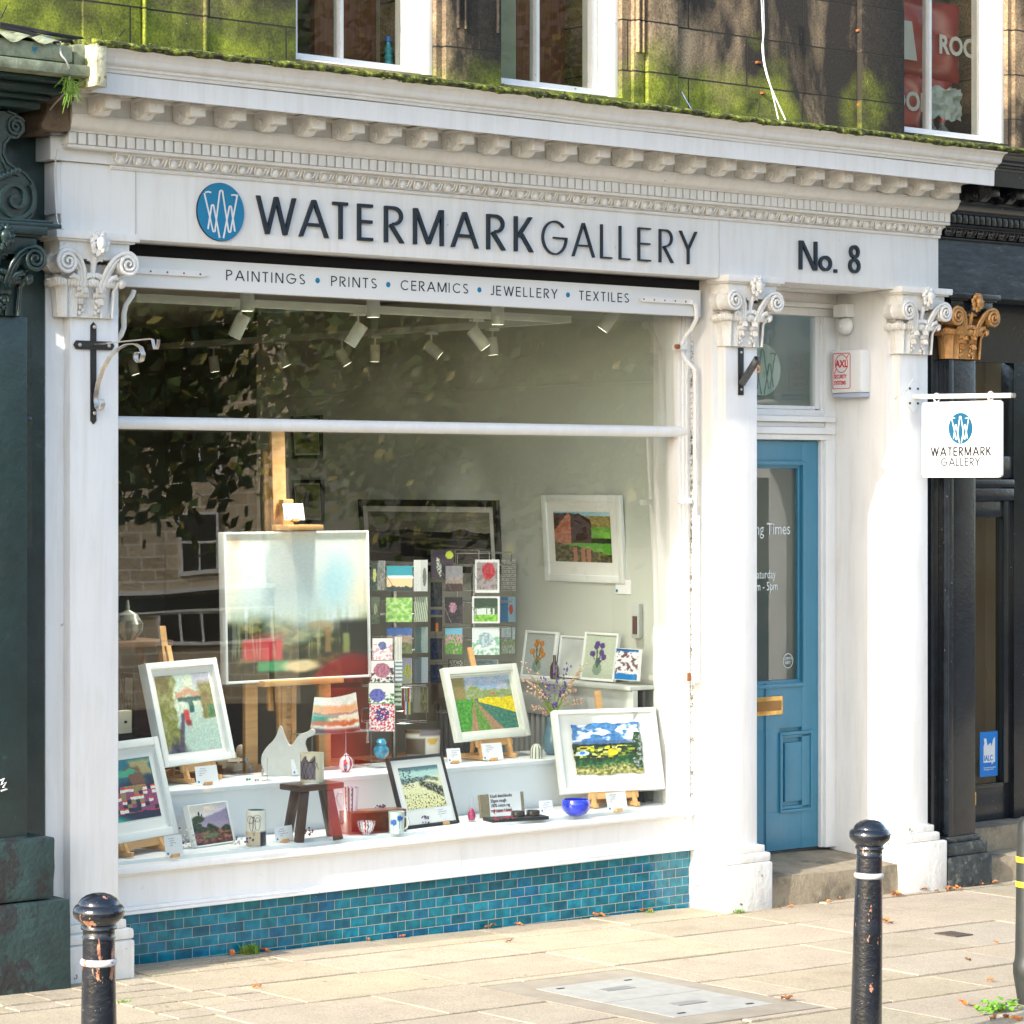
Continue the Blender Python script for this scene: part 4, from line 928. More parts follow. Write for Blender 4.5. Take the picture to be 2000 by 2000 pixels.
part(b, 'plinth', PG, M('rotting_green_plinth', (.022, .047, .043), .55, var=.3, vs=8, bs=26, bd=.012, patch=((.022, .022, .022), 7, .52, .56)))
capital(PG, -.672, greenp, z0=2.59, y0=-.10, k=1.02)
# white paint scribble
b = B(); pv = [at(x, y, -.101) for x, y in ((1, 1524), (8, 1520), (3, 1532), (12, 1528), (6, 1538), (14, 1541), (2, 1545))]; b.tube([(p.x, p.y, p.z) for p in pv], .0035, 5); part(b, 'paint_scribble', PG, signw)
# console
b = B()
def spiral(cx, cz, r0, turns, n=46, s=1, a0=0):
    return [(cx + s*r0*(1-i/n)**.8*math.cos(a0+i/n*turns*2*math.pi), cz + r0*(1-i/n)**.8*math.sin(a0+i/n*turns*2*math.pi)) for i in range(n)]
CF = fac(0, -.16, 0)
prof = [(-.90, 3.345), (-.62, 3.36), (-.585, 3.35), (-.555, 3.32), (-.553, 3.29), (-.58, 3.262), (-.61, 3.262), (-.635, 3.235), (-.640, 3.20), (-.62, 3.165), (-.58, 3.145), (-.545, 3.13), (-.515, 3.10), (-.50, 3.06), (-.50, 3.01), (-.515, 2.97), (-.55, 2.945), (-.90, 2.945)]
b.prism(prof, -.20, .0, CF)
b.ribbon(spiral(-.595, 3.305, .040, 2.2, s=1, a0=.5), .008, 0, .010, CF); b.ribbon(spiral(-.60, 3.03, .085, 1.9, s=-1, a0=2.4), .013, .0, .016, CF)
b.ribbon([(-.70, 3.30), (-.66, 3.26), (-.665, 3.19), (-.635, 3.14), (-.58, 3.12)], .01, 0, .009, CF); b.ribbon([(x-.012, z) for x, z in prof[1:17]], .008, 0, .007, CF)
for q in range(6): b.ball((-.68+.03*q*.6, -.165, 3.10+.008*q), .016, (1, .6, 1), 8)
part(b, 'scroll_console', gb, greenp, 40)
b = B(); b.box(-1.1, -.415, -.20, .1, 2.925, 2.942, .004); b.box(-1.1, -.44, -.18, .1, 2.942, 2.955, .004); part(b, 'console_base', gb, greenp)
for i, (xa, ya, za, zb) in enumerate(((-.50, -.22, 3.37, 3.40), (-.48, -.26, 3.40, 3.42), (-.45, -.31, 3.42, 3.455), (-.43, -.38, 3.455, 3.475))):
    b = B(); b.box(-1.3, xa-.02, ya, .1, za, zb, .006); part(b, 'cornice_moulding', gb, greenp)
gut = M('lichened_green_gutter', (.22, .245, .16), .8, var=.45, vs=16, bs=60, bd=.005, patch=((.02, .16, .22), 12, .60, .64))
b = B(); b.box(-1.4, -.45, -.46, -.2, 3.475, 3.52, .014); b.box(-1.4, -.52, -.45, -.2, 3.52, 3.585, .01); b.grid(lambda u, v: (-1.4+.82*u, -.47+.3*v, 3.585+.012*math.sin(u*40)+.07*v), 60, 8); b.box(-1.4, -.45, -.2, .1, 3.52, 3.66, .01)
b.box(-.50, -.425, -.42, .0, 3.50, 3.60, .02)
for v in b.bm.verts: v.co += Vector((0, noise.noise(v.co*12), noise.noise(v.co*14)))*.006
part(b, 'gutter_and_flashing', gb, gut, 40)
b = B(); b.box(-.46, -.35, -.16, .1, 3.30, 3.48, .02); b.box(-.47, -.42, -.3, -.1, 3.40, 3.47, .02)
bmesh.ops.subdivide_edges(b.bm, edges=list(b.bm.edges), cuts=3, use_grid_fill=True)
for v in b.bm.verts: v.co += Vector((noise.noise(v.co*16), noise.noise(v.co*14), noise.noise(v.co*12)))*.018
part(b, 'broken_stone_end', gb, M('brown_broken_stone', (.13, .095, .065), .95, var=.4, vs=18, bs=60, bd=.01), 30)
# cables and wires
def cable(pts, r, label, m=inkm, nm='cable', n=6):
    b = B(); P = [Vector(p) for p in pts]; out = []
    for i in range(len(P)-1):
        p0, p1, p2, p3 = P[max(i-1, 0)], P[i], P[i+1], P[min(i+2, len(P)-1)]
        for k in range(6):
            t = k/6; out.append(.5*((2*p1)+(p2-p0)*t+(2*p0-5*p1+4*p2-p3)*t*t+(3*p1-p0-3*p2+p3)*t**3))
    out.append(P[-1]); b.tube(out, r, n)
    return rebase(single(b, nm, label, 'cable', m), P[0])
cable([at(0, 47, -.3), at(60, 58, -.32), at(110, 68, -.34), at(160, 76, -.2)], .008, 'thick black cable lying on the green gutter, upper of two')
cable([at(0, 52, -.3), at(55, 64, -.33), at(100, 78, -.35), at(125, 80, -.36), at(160, 78, -.2)], .007, 'thick black cable lying on the green gutter, sagging lower one')
cable([at(118, 82, -.44), at(119, 105, -.46), at(130, 120, -.47), at(136, 140, -.45), at(133, 170, -.40), at(128, 180, -.36), at(105, 205, -.2), at(92, 225, -.12), at(97, 245, -.1)], .004, 'loose grey wire looping down at the cornice end', M('grey_wire', (.35, .36, .34), .5))
cable([at(112, 292, -.1), at(107, 330, -.05), at(109, 400, -.05), at(114, 438, -.06), at(130, 452, -.1)], .003, 'thin white wire running down the left edge of the fascia', trim)
cable([at(1486, -30, .04), at(1490, 60, .04), at(1493, 120, .03), at(1508, 180, -.05), at(1520, 232, -.3)], .0035, 'white cable hanging down the upper wall, left strand', trim)
cable([at(1490, -30, .04), at(1492, 55, .04), at(1489, 100, .02), at(1500, 155, -.05), at(1534, 234, -.3)], .0035, 'white cable hanging down the upper wall, right strand', trim)
cable([at(1332, 180, .03), at(1340, 195, 0), at(1350, 212, -.2)], .002, 'short thin blue wire at the foot of the upper wall', M('blue_wire', (.2, .25, .5), .5))
for (x, y, x2, y2), l in (((198, 55, 198, 66), 'leftmost'), ((244, 57, 233, 71), 'slanting'), ((14, 10, 2, 36), 'tall slanting'), ((1484, 200, 1480, 226), 'rightmost upright')):
    p, q = at(x, y, -.4), at(x2, y2, -.42); b = B(); b.cyl(q, p, .0022, .0022, 6); rebase(single(b, 'bird_spike', 'thin black spike standing on the cornice top, %s one' % l, 'spike', inkm, 'spikes on the cornice'), q)
jb = thing('junction_box', 'small glossy black junction box under the left end of the cornice', 'box', (-.36, -.06, 3.30)); p0 = at(99, 262, -.12); p1 = at(132, 226, -.12)
part(B().box(p0.x, p1.x, -.12, -.04, p0.z+.004, p1.z+.004, .01), 'case', jb, blackp); part(B().box(p0.x+.025, p0.x+.04, -.124, -.118, p0.z+.006, p1.z, .002), 'clip', jb, blackp)
b = B()
for i in range(60):
    a = random.uniform(0, 6.28); l = random.uniform(.02, .07); c = at(134, 175, -.42); c = c+Vector((random.uniform(-.02, .02), 0, random.uniform(-.03, .05)))
    b.tube([c, c+Vector((math.cos(a)*l*.5, -.01, math.sin(a)*l*.5+.01)), c+Vector((math.cos(a)*l, -.01, math.sin(a)*l-.01))], [.003, .002, .0008], 4)
rebase(single(b, 'wall_weed', 'small tuft of green weed growing from the cracked cornice end', 'weed', grassm), at(134, 185, -.42))
# ================================================================ pavement, road, street furniture
def slab_ground():
    b = B().use(slabm, bedm); cols = []; bm = b.bm
    cl = bm.loops.layers.float_color.new('Col')
    rnd = random.Random(11)
    HOLE = (.97, 1.76, -2.14, -1.03)
    def slab(x0, x1, y0, y1, tone, small=False):
        g = .0035; gy = .0125 if not small else .008; dz = rnd.uniform(-.0022, .0022); tx, ty = rnd.uniform(-.0015, .0015), rnd.uniform(-.0025, .0025)
        n = 5; top = []
        P = []
        for k in range(4):
            Q4 = ((x0+g, y0+gy), (x1-g, y0+gy), (x1-g, y1-gy), (x0+g, y1-gy)); a, c = Q4[k]; a2, c2 = Q4[(k+1) % 4]
            for i in range(n):
                t = i/n; x = a+(a2-a)*t; y = c+(c2-c)*t
                P.append((x + noise.noise(Vector((x*9, y*9, k)))*.003, y + noise.noise(Vector((x*9, y*9, k+5)))*.007))
        def z(x, y): return ground(x) + dz + tx*(x-x0) + ty*(y-y0)
        cxm, cym = (x0+x1)/2, (y0+y1)/2
        inn = [bm.verts.new((cxm+(x-cxm)*.985, cym+(y-cym)*.98, z(x, y))) for x, y in P]
        out = [bm.verts.new((x, y, z(x, y)-.003)) for x, y in P]
        low = [bm.verts.new((x, y, z(x, y)-.03)) for x, y in P]
        fs = [b.face(inn)]
        for A, Bq in ((inn, out), (out, low)):
            for i in range(len(P)): fs.append(b.face([A[i], A[(i+1) % len(P)], Bq[(i+1) % len(P)], Bq[i]]))
        for f in fs:
            if f:
                for l in f.loops: l[cl] = (*tone, 1)
    def tone(): 
        k = rnd.uniform(.93, 1.07); return (.435*k*rnd.uniform(.98, 1.03), .365*k, .262*k*rnd.uniform(.95, 1.05))
    y = .20; row = 0
    while y > -3.15:
        h = rnd.uniform(.36, .50) if row else .30
        x = -9 + rnd.uniform(0, .5)
        while x < 11:
            w = rnd.uniform(.55, .95)
            if not (-.8 < x < -.1 and y > -.9):
                X0, X1, Y0, Y1 = x, x+w, y-h, y
                if X0 < HOLE[1] and X1 > HOLE[0] and Y0 < HOLE[3] and Y1 > HOLE[2]:
                    # trim the slab round the inspection cover
                    if X0 < HOLE[0]-.05: slab(X0, HOLE[0], Y0, Y1, tone())
                    if X1 > HOLE[1]+.05: slab(HOLE[1], X1, Y0, Y1, tone())
                    xa, xb = max(X0, HOLE[0]), min(X1, HOLE[1])
                    if xb-xa > .02:
                        if Y1 > HOLE[3]+.03: slab(xa, xb, HOLE[3], Y1, tone())
                        if Y0 < HOLE[2]-.03: slab(xa, xb, Y0, HOLE[2], tone())
                else: slab(X0, X1, Y0, Y1, tone())
            else:
                xx = x
                while xx < x+w-.02:
                    ww = min(.21, x+w-xx); yy = y-h
                    for q in range(3): slab(xx, xx+ww, yy+q*h/3, yy+(q+1)*h/3, tone(), True)
                    xx += ww
            x += w
        y -= h; row += 1
    # strip of setts at the kerb
    yb = y
    x = -9
    b.on(1)
    v = [bm.verts.new(p) for p in ((-9, .35, .19-.012), (11, .35, -.231-.012), (11, yb-.3, -.231-.012), (-9, yb-.3, .19-.012))]; f = b.face(v)
    for l in f.loops: l[cl] = (.2, .16, .1, 1)
    b.on(0)
    xx = -9
    while xx < 11: slab(xx, xx+.9, yb-.14, yb, (.33, .31, .28)); xx += .9
    struct(b, 'pavement', None, 0)
    return yb-.14
KY = slab_ground()
b = B(); v = [b.bm.verts.new(p) for p in ((-60, KY, -.13), (60, KY, -.13), (60, -60, -.13), (-60, -60, -.13))]; b.face(v)
struct(b, 'road', asph, 0)
b = B(); v = [b.bm.verts.new(p) for p in ((-300, 60, -.30), (300, 60, -.30), (300, -300, -.30), (-300, -300, -.30))]; b.face(v); struct(b, 'ground', M('far_ground', (.10, .09, .075), .9), 0)
def onpav(px, py, lift=0):
    p = atZ(px, py, 0)
    for _ in range(4): p = atZ(px, py, ground(p.x)+lift)
    return p
# inspection cover
ic = thing('inspection_cover', 'pale concrete inspection cover in a grey surround set into the paving', 'cover', (1.37, -1.58, ground(1.37)))
def flat(b, x0, x1, y0, y1, z, h=.02, bev=.002):
    v = []
    for x, y in ((x0, y0), (x1, y0), (x1, y1), (x0, y1)): v.append(b.bm.verts.new((x, y, ground(x)+z)))
    w = [b.bm.verts.new((q.co.x, q.co.y, q.co.z-h)) for q in v]
    b.face(v)
    for i in range(4): b.face([v[i], v[(i+1) % 4], w[(i+1) % 4], w[i]])
    return b
HX0, HX1, HY0, HY1 = .975, 1.755, -2.135, -1.035
b = B()
for q in ((HX0, 1.115, HY0, HY1), (1.645, HX1, HY0, HY1), (1.115, 1.645, HY0, -1.985), (1.115, 1.645, -1.195, HY1)): flat(b, *q, .0005)
part(b, 'surround', ic, M('cover_cement_surround', (.31, .265, .20), .95, var=.15, vs=8, bs=120, bd=.004), 0)
b = B(); flat(b, 1.119, 1.641, -1.588, -1.199, .0015); flat(b, 1.119, 1.641, -1.981, -1.592, .0010); cv = part(b, 'cover_slab', ic, concrete, 0)
for x, y in ((1.38, -1.38), (1.38, -1.78)): b = B(); flat(b, x-.075, x+.075, y-.028, y+.028, .0035, .002); part(b, 'name_plate', cv, M('grey_metal_plate', (.24, .24, .24), .5, metal=.3), 0)
for x, y in ((1.2, -1.25), (1.56, -1.25), (1.2, -1.93), (1.56, -1.93)): b = B(); flat(b, x-.018, x+.018, y-.006, y+.006, .0034, .002); part(b, 'lifting_slot', cv, inkm, 0)
b = B(); flat(b, 3.60, 3.715, -1.205, -1.075, .004); dr = rebase(single(b, 'drain_cover', 'small square dark iron cover in the paving right of the middle bollard', 'cover', M('dark_iron_cover', (.10, .075, .055), .6, metal=.3, var=.4, vs=40, bs=120, bd=.004), smooth=0), (3.65, -1.14, ground(3.65)))

# bollards
def make_bollard():
    t = thing('bollard', 'chipped black iron bollard with a silver ring in front of the left pilaster', 'bollard', (0, 0, 0), 'black iron bollards on the pavement')
    b = B(); b.lathe([(.062, -.14), (.062, .02), (.056, .05), (.0545, .16), (.0500, .48), (.0462, .640)], 40); part(b, 'shaft', t, bollm, 50, world=False)
    b = B(); b.lathe([(.0462, .641), (.050, .645), (.0525, .651), (.050, .657), (.0462, .661)], 40); part(b, 'ring', t, M('silver_ring_paint', (.55, .56, .54), .35, var=.2, vs=30, obj=True, patch=((.35, .13, .05), 16, .53, .58)), 60, world=False)
    b = B(); b.lathe([(.0452, .6615), (.0450, .712), (.0448, .716), (.0470, .720), (.0445, .724), (.0450, .740), (.0500, .743), (.0500, .750), (.0470, .754), (.0500, .758), (.0585, .766), (.0690, .776), (.0722, .790), (.0705, .800), (.0650, .808), (.0575, .8115), (.0565, .817), (.0490, .8275), (.0350, .8365), (.0170, .842), (.001, .844)], 40); part(b, 'cap', t, bollm, 45, world=False)
    return t
bo = make_bollard(); 
c1 = CAM + ray(193, CYP)*7.96; c2 = CAM + ray(1690, CYP)*9.85
def topz(z_px, Zd): return 1.95 - (z_px-CYP)/FPX*Zd
bo.location = (c1.x, c1.y, topz(1743, 7.96)-.844)
bo2 = copy_tree(bo, loc=(c2.x, c2.y, topz(1607, 9.85)-.832), label='chipped black iron bollard with a silver ring in front of the blue door'); bo2.rotation_euler = (R(.6), R(-1.0), 2.1)
# plastic post at the right edge
rp = thing('plastic_post', 'black plastic marker post with two yellow bands at the right edge', 'post', (2.53, -2.50, ground(2.5)))
P0 = CAM + ray(2013, CYP)*11.0; P0.z = -.10; rp.location = P0
pb = M('black_recycled_plastic', (.022, .025, .023), .5, var=.3, vs=20, bs=60, bd=.001)
b = B(); b.lathe([(.050, -.05), (.052, .05), (.070, .155), (.072, .165), (.072, .20), (.066, .215), (.063, .24), (.0565, .70), (.052, .745), (.040, .765), (.001, .77)], 28, sq=.9); part(b, 'post', rp, pb, 50, world=False)
ym = M('yellow_reflective_band', (.80, .55, .03), .35)
for z in (.510, .605): b = B(); b.lathe([(.0605-(z-.5)*.012, z-.011), (.0615-(z-.5)*.012, z-.010), (.0612-(z-.5)*.012, z+.010), (.060-(z-.5)*.012, z+.011)], 28, sq=.9, cap=False); part(b, 'band', rp, ym, 50, world=False)
b = B(); b.ribbon(rrect(.05, .055, .008), .002, 0, .001, Matrix.Translation((-.035, -.0575, .53)) @ Matrix.Rotation(R(-30), 4, 'Z') @ Matrix.Rotation(R(90), 4, 'X'), closed=True); part(b, 'embossed_panel', rp, M('grey_emboss', (.15, .15, .15), .5), 0, world=False)

# fallen leaves
def leafmesh(seed):
    b = B(); r = random.Random(seed)
    def fn(u, v):
        w = .020*math.sin(math.pi*min(1, u*1.02))**.7*(1+.25*math.sin(u*18)); x = (u-.5)*.075; y = (v-.5)*2*w
        return (x, y, .006 + .012*((v-.5)*2)**2 + .010*math.sin(u*5+seed)**2)
    b.grid(fn, 12, 4); b.tube([(-.037, 0, .01), (-.058, .004, .012)], .0012, 4); return b
LP = [(452, 1866), (470, 1862), (505, 1857), (690, 1832), (740, 1822), (932, 1808), (985, 1802), (995, 1840), (1140, 1786), (1225, 1777), (1236, 1775), (1500, 1772), (1518, 1768), (1585, 1760), (1618, 1762), (1634, 1757), (1640, 1754), (1722, 1746), (1740, 1748), (1800, 1741), (1815, 1737),
      (1828, 1741), (1836, 1735), (1846, 1738), (1856, 1735), (1903, 1730), (1915, 1729), (1942, 1727), (1728, 1802), (1538, 1955), (1945, 1842), (1890, 1877), (1935, 1917), (125, 1905), (108, 1912), (92, 1918), (60, 1925), (30, 1931), (250, 1899), (262, 1903), (1880, 1963), (1900, 1967), (1955, 1975), (1966, 1990), (1985, 1995), (1940, 1992), (502, 1930), (1740, 1805), (12, 1935), (146, 1900)]
meshes = [leafmesh(i) for i in range(4)]
bl_m = M('brown_leaf', (.22, .10, .04), .8, var=.4, vs=30)
prot = []
for i, mb in enumerate(meshes):
    o = mb.done('fallen_leaf', None, leafm if i % 2 == 0 else bl_m, 50); prot.append(o)
kinds = ['curled orange autumn leaf fallen on the pavement', 'curled brown autumn leaf fallen on the pavement']
used = set()
for i, (px, py) in enumerate(LP):
    p = onpav(px, py, .002); k = i % 4
    if k not in used: o = prot[k]; used.add(k)
    else: o = prot[k].copy(); COL.objects.link(o)
    if p.y > .19: p.y = .17
    if i in (11, 12, 17, 18, 21, 22, 23, 24): p.y = min(p.y, -.10)
    o.location = p; s = random.uniform(.35, .85); o.scale = (s, s, s); o.rotation_euler = (random.uniform(-.3, .3), random.uniform(-.3, .3), random.uniform(0, 6.28))
    o['label'] = kinds[k % 2]; o['category'] = 'leaf'; o['group'] = 'fallen autumn leaves' if k % 2 == 0 else 'fallen brown leaves'
def tuft(px, py, n, h, label, w=.05):
    p = onpav(px, py); b = B(); r = random.Random(px)
    for i in range(n):
        a = r.uniform(0, 6.28); q = r.uniform(0, w); c = Vector((math.cos(a)*q, math.sin(a)*q*.5, 0)); l = r.uniform(.4, 1)*h; a2 = r.uniform(0, 6.28); s = r.uniform(.2, .8)*h
        d = Vector((math.cos(a2), math.sin(a2), 0))*s; sd = Vector((-math.sin(a2), math.cos(a2), 0))*.0014
        v = [b.bm.verts.new(x) for x in (c-sd, c+sd, c+d*.5+Vector((0, 0, l*.8))+sd, c+d*.5+Vector((0, 0, l*.8))-sd)]; b.face(v)
        t = b.bm.verts.new(c+d+Vector((0, 0, l))); b.face([v[3], v[2], t])
    o = single(b, 'grass_tuft', label, 'grass', grassm, smooth=0); o.location = p; return o
o = tuft(482, 1862, 170, .05, 'bright green grass tuft growing at the foot of the teal tiles'); o.location.y = min(.17, o.location.y)
tuft(1268, 1783, 50, .015, 'tiny green weed at the right end of the teal tiles', .03).location.y = .15
tuft(1444, 1783, 80, .02, 'small green weed growing at the foot of the middle pilaster', .04)
tuft(240, 1958, 40, .012, 'small green weed in a paving joint beside the left bollard', .03)
# broad leaved weed at the right edge
w0 = onpav(1950, 1975); b = B()
for i in range(75):
    a = random.uniform(0, 6.28); q = random.uniform(0, .09); c = Vector((math.cos(a)*q*1.2, math.sin(a)*q*.8, 0)); a2 = random.uniform(0, 6.28); l = random.uniform(.015, .035)
    m = Matrix.Translation(c + Vector((0, 0, random.uniform(.005, .035)))) @ Matrix.Rotation(a2, 4, 'Z') @ Matrix.Rotation(random.uniform(-.6, .2), 4, 'Y')
    b.grid(lambda u, v: (u*l, (v-.5)*l*.8*math.sin(math.pi*(.08+.9*u)), .006*math.sin(u*6)), 4, 2, m)
o = single(b, 'broad_leaved_weed', 'clump of bright green weed growing by the plastic post', 'weed', M('weed_leaf', (.14, .34, .02), .5, var=.3, vs=30)); o.location = w0

# ================================================================ across the street (seen mirrored in the shop glass)
def opp_mat():
    m, t, b = nt('opposite_ashlar'); g = t.nodes.new('ShaderNodeNewGeometry'); s = t.nodes.new('ShaderNodeSeparateXYZ'); c = t.nodes.new('ShaderNodeCombineXYZ')
    t.links.new(g.outputs['Position'], s.inputs[0]); t.links.new(s.outputs[0], c.inputs[0]); t.links.new(s.outputs[2], c.inputs[1])
    br = t.nodes.new('ShaderNodeTexBrick'); inp(br, Scale=1, Brick_Width=.55, Row_Height=.27, Mortar_Size=.02); t.links.new(c.outputs[0], br.inputs[0])
    br.inputs['Color1'].default_value = (.42, .33, .21, 1); br.inputs['Color2'].default_value = (.60, .50, .35, 1); br.inputs['Mortar'].default_value = (.75, .68, .55, 1)
    t.links.new(br.outputs[0], b.inputs['Base Color']); inp(b, Roughness=.9); return m
oppm = opp_mat()
def tree(x, y, h, cr, label, seed, dens=5200):
    r = random.Random(seed); t = thing('street_tree', label, 'tree', (x, y, -.15))
    b = B(); bark = M('tree_bark', (.026, .020, .014), .9, var=.4, vs=6, bs=20, bd=.03)
    top = Vector((x+.2, y, h*.62)); b.tube([(x, y, -.15), (x+.05, y, h*.2), (x-.03, y+.05, h*.42), top], [.17, .13, .10, .05], 10)
    tips = []
    for i in range(12):
        a = i/12*6.28+r.uniform(-.3, .3); z0 = h*r.uniform(.28, .55); L = cr*r.uniform(.6, 1.0); e = Vector((x+math.cos(a)*L, y+math.sin(a)*L, z0+h*r.uniform(.08, .36)))
        m = (Vector((x, y, z0))+e)/2+Vector((0, 0, .25)); b.tube([(x, y, z0), m, e], [.022, .015, .004], 6); tips += [e, m]
        for k in range(3):
            e2 = e+Vector((r.uniform(-.7, .7), r.uniform(-.7, .7), r.uniform(-.6, .5)))*cr*.35; b.tube([m, (m+e2)/2, e2], [.010, .007, .003], 5); tips.append(e2)
    part(b, 'trunk', t, bark, 50)
    for i in range(60):
        a = r.uniform(0, 6.28); q = cr*r.uniform(0, 1)**.5; tips.append(Vector((x+q*math.cos(a), y+q*math.sin(a), h*.66+h*.30*r.uniform(-1, 1)*math.sqrt(max(0, 1-(q/cr)**2*.8)))))
    b = B().use(M('tree_leaf_green', (.075, .13, .022), .55, var=.3, vs=2), M('tree_leaf_gold', (.32, .28, .06), .55, var=.3, vs=2))
    for i in range(dens):
        c = r.choice(tips); p = c+Vector((r.gauss(0, 1), r.gauss(0, 1), r.gauss(0, .8)))*cr*.24
        if p.z < h*.2: continue
        s = r.uniform(.07, .15); n = Vector((r.uniform(-1, 1), r.uniform(-1, 1), r.uniform(-.2, 1))).normalized(); u = n.orthogonal().normalized()*s; v = n.cross(u)*.7
        b.on(1 if r.random() < .16 else 0); q = [b.bm.verts.new(p+k) for k in (u, v, -u, -v)]; b.face(q)
    part(b, 'crown', t, None, 0, fixn=False)
    return t
# ================================================================ inside the gallery
def c2(x, y): return (220+x/4.83, 1280+y/4.83)
def c3(x, y): return (500+x/4.83, 1280+y/4.83)
def c4(x, y): return (850+x/4.11, 1280+y/4.11)
def c5(x, y): return (700+x/3.39, 940+y/3.39)
def c7(x, y): return (220+x/3.578, 820+y/3.578)
BED, STEP = .412, .637
floorm = M('brown_floorboards', (.16, .085, .04), .5, var=.35, vs=5, stretch=(1, 8, 1))
room = thing('gallery_room', 'pale green grey room behind the big shop window, with a white stepped display', 'room', (1.5, 1, .1))
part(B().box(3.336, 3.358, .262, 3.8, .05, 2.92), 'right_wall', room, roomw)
part(B().box(-1.3, 3.9, 5.6, 5.7, .05, 2.95).box(3.36, 3.9, 3.801, 3.9, .05, 2.95).box(3.9, 4.0, 3.9, 5.6, .05, 2.95), 'back_wall', room, M('back_wall_shade_tone', (.20, .205, .18), .85, var=.05))  # wall colour darkened to carry the dimness deep in the room
part(B().box(-1.4, -1.3, .262, 5.6, .05, 2.95).box(-1.3, -.001, .262, .34, .05, 2.95), 'left_wall', room, M('left_wall_shade_tone', (.10, .105, .09), .85))  # darker copy of the wall paint, standing in for dim light here
part(B().box(-1.4, 4.0, .262, 5.7, 2.935, 2.97), 'ceiling', room, M('gallery_ceiling', (.62, .63, .57), .9, var=.02))
part(B().box(-1.4, 3.335, .64, 5.6, .02, .08), 'floorboards', room, floorm)
disp = part(B().box(.001, 3.335, .262, .628, .09, BED, .002), 'display_bed', room, shelfw)
part(B().box(-.3, 3.335, .629, 1.02, .09, STEP-.022).box(-.3, 3.335, .612, 1.02, STEP-.022, STEP, .008), 'display_step', room, shelfw)
part(B().box(3.29, 3.3355, .262, .30, BED, 2.7, .003).box(3.305, 3.3358, .262, .42, 2.05, 2.30, .003), 'window_reveal_board', room, shelfw)
# picture rail line on the walls
part(B().box(3.328, 3.3362, .45, 3.79, 2.44, 2.452, .001), 'picture_rail', room, roomw)

def nz(x, y, s=0, o=3):
    return noise.fractal(Vector((x, y, s)), 1.0, 2.0, o)
def mx(a, b, t): t = max(0, min(1, t)); return tuple(p+(q-p)*t for p, q in zip(a, b))
def sm(a, b, x): t = max(0, min(1, (x-a)/(b-a))); return t*t*(3-2*t)
def bx_(u, v, u0, u1, v0, v1, s=.02): return sm(u0-s, u0+s, u)*(1-sm(u1-s, u1+s, u))*sm(v0-s, v0+s, v)*(1-sm(v1-s, v1+s, v))
def el(u, v, cu, cv, ru, rv, s=.25): d = math.hypot((u-cu)/ru, (v-cv)/rv); return 1-sm(1-s, 1+s, d)
def sheet(b, m, x0, x1, y0, y1, w, fn, nu, nv, bow=None):
    cl = b.bm.verts.layers.float_color.get('Col') or b.bm.verts.layers.float_color.new('Col'); g = []
    for i in range(nu+1):
        row = []
        for j in range(nv+1):
            u, v = i/nu, j/nv; p = (x0+(x1-x0)*u, y0+(y1-y0)*v, w); big = nu > 190; ku = 1+(.035 if big else .12)*nz(u*34, v*(70 if big else 34), 21, 2); wq = .005 if big else .011
            if bow: p = bow(u, v, p)
            q = b.bm.verts.new(m @ Vector(p)); c = tuple(k*ku for k in fn(min(1, max(0, u+wq*nz(u*13, v*13, 11, 3))), min(1, max(0, v+wq*nz(u*13, v*13, 17, 3))))); q[cl] = (*lin(tuple(max(0, min(1, k)) for k in c)), 1); row.append(q)
        g.append(row)
    for i in range(nu):
        for j in range(nv): b.face([g[i][j], g[i+1][j], g[i+1][j+1], g[i][j+1]])
    return b
# ---- what the pictures show
def p_abstract(u, v):
    n = nz(u*3, v*3, 1); st = nz(u*26, v*1.6, 2)
    c = mx((.86, .90, .88), (.80, .87, .86), .5+n)
    e = max(1-sm(.02, .16, u), sm(.80, .98, u), sm(.88, 1, v)*.8); c = mx(c, (.93, .88, .76), e*(.65+.6*n))
    c = mx(c, (.66, .84, .88), el(u+.05*n, v, .78, .66, .10, .16, .8)*.75); c = mx(c, (.78, .50, .36), el(u, v+.03*n, .07, .95, .03, .03, .9)*.4)
    c = mx(c, (.70, .76, .66), sm(.56, .38, v)*(.5+st)); hz = .36+.05*n+.03*math.sin(u*7)
    g = mx((.16, .20, .09), (.50, .47, .24), .5+1.6*nz(u*9, v*18, 3)+.5*st); c = mx(c, g, sm(hz+.06, hz-.05, v)*(1-.4*el(u, v, .45, .33, .2, .1)))
    c = mx(c, (.10, .12, .09), max(sm(.13+.05*st, .02, u)*sm(.44, .34, v), sm(.74+.06*st, .82, u)*sm(.42, .36, v)*.97, sm(.20, .04, v)*.8, bx_(u, v, .38, .72, .12, .22, .04)*.6))
    c = mx(c, (.62, .48, .30), bx_(u, v, .69, .735, .17, .34, .012)*.8+el(u, v, .66, .36, .10, .035)*.45); c = mx(c, (.60, .64, .36), bx_(u, v, .82, .87, .16, .30, .012)*.8)
    c = mx(c, (.77, .24, .27), bx_(u+.02*n, v+.02*n, .10, .38, .13, .27, .02)*(.95-.25*st)); c = mx(c, (.80, .33, .33), bx_(u, v, .16, .40, .27, .32, .02)*.4)
    c = mx(c, (.30, .66, .46), bx_(u, v, .21, .43, .055, .125, .015)*.9); c = mx(c, (.93, .85, .66), el(u, v, .52, .085, .13, .04, .4)*.95); c = mx(c, (.74, .30, .20), el(u, v, .86, .10, .18, .07, .7)*.35)  # red ellipse at lower right paints the pillar box's reflection into the canvas
    c = mx(c, (.85, .9, .8), .35*sm(.25, .5, st)*sm(.5, .3, v)*sm(.1, .2, v)); return c
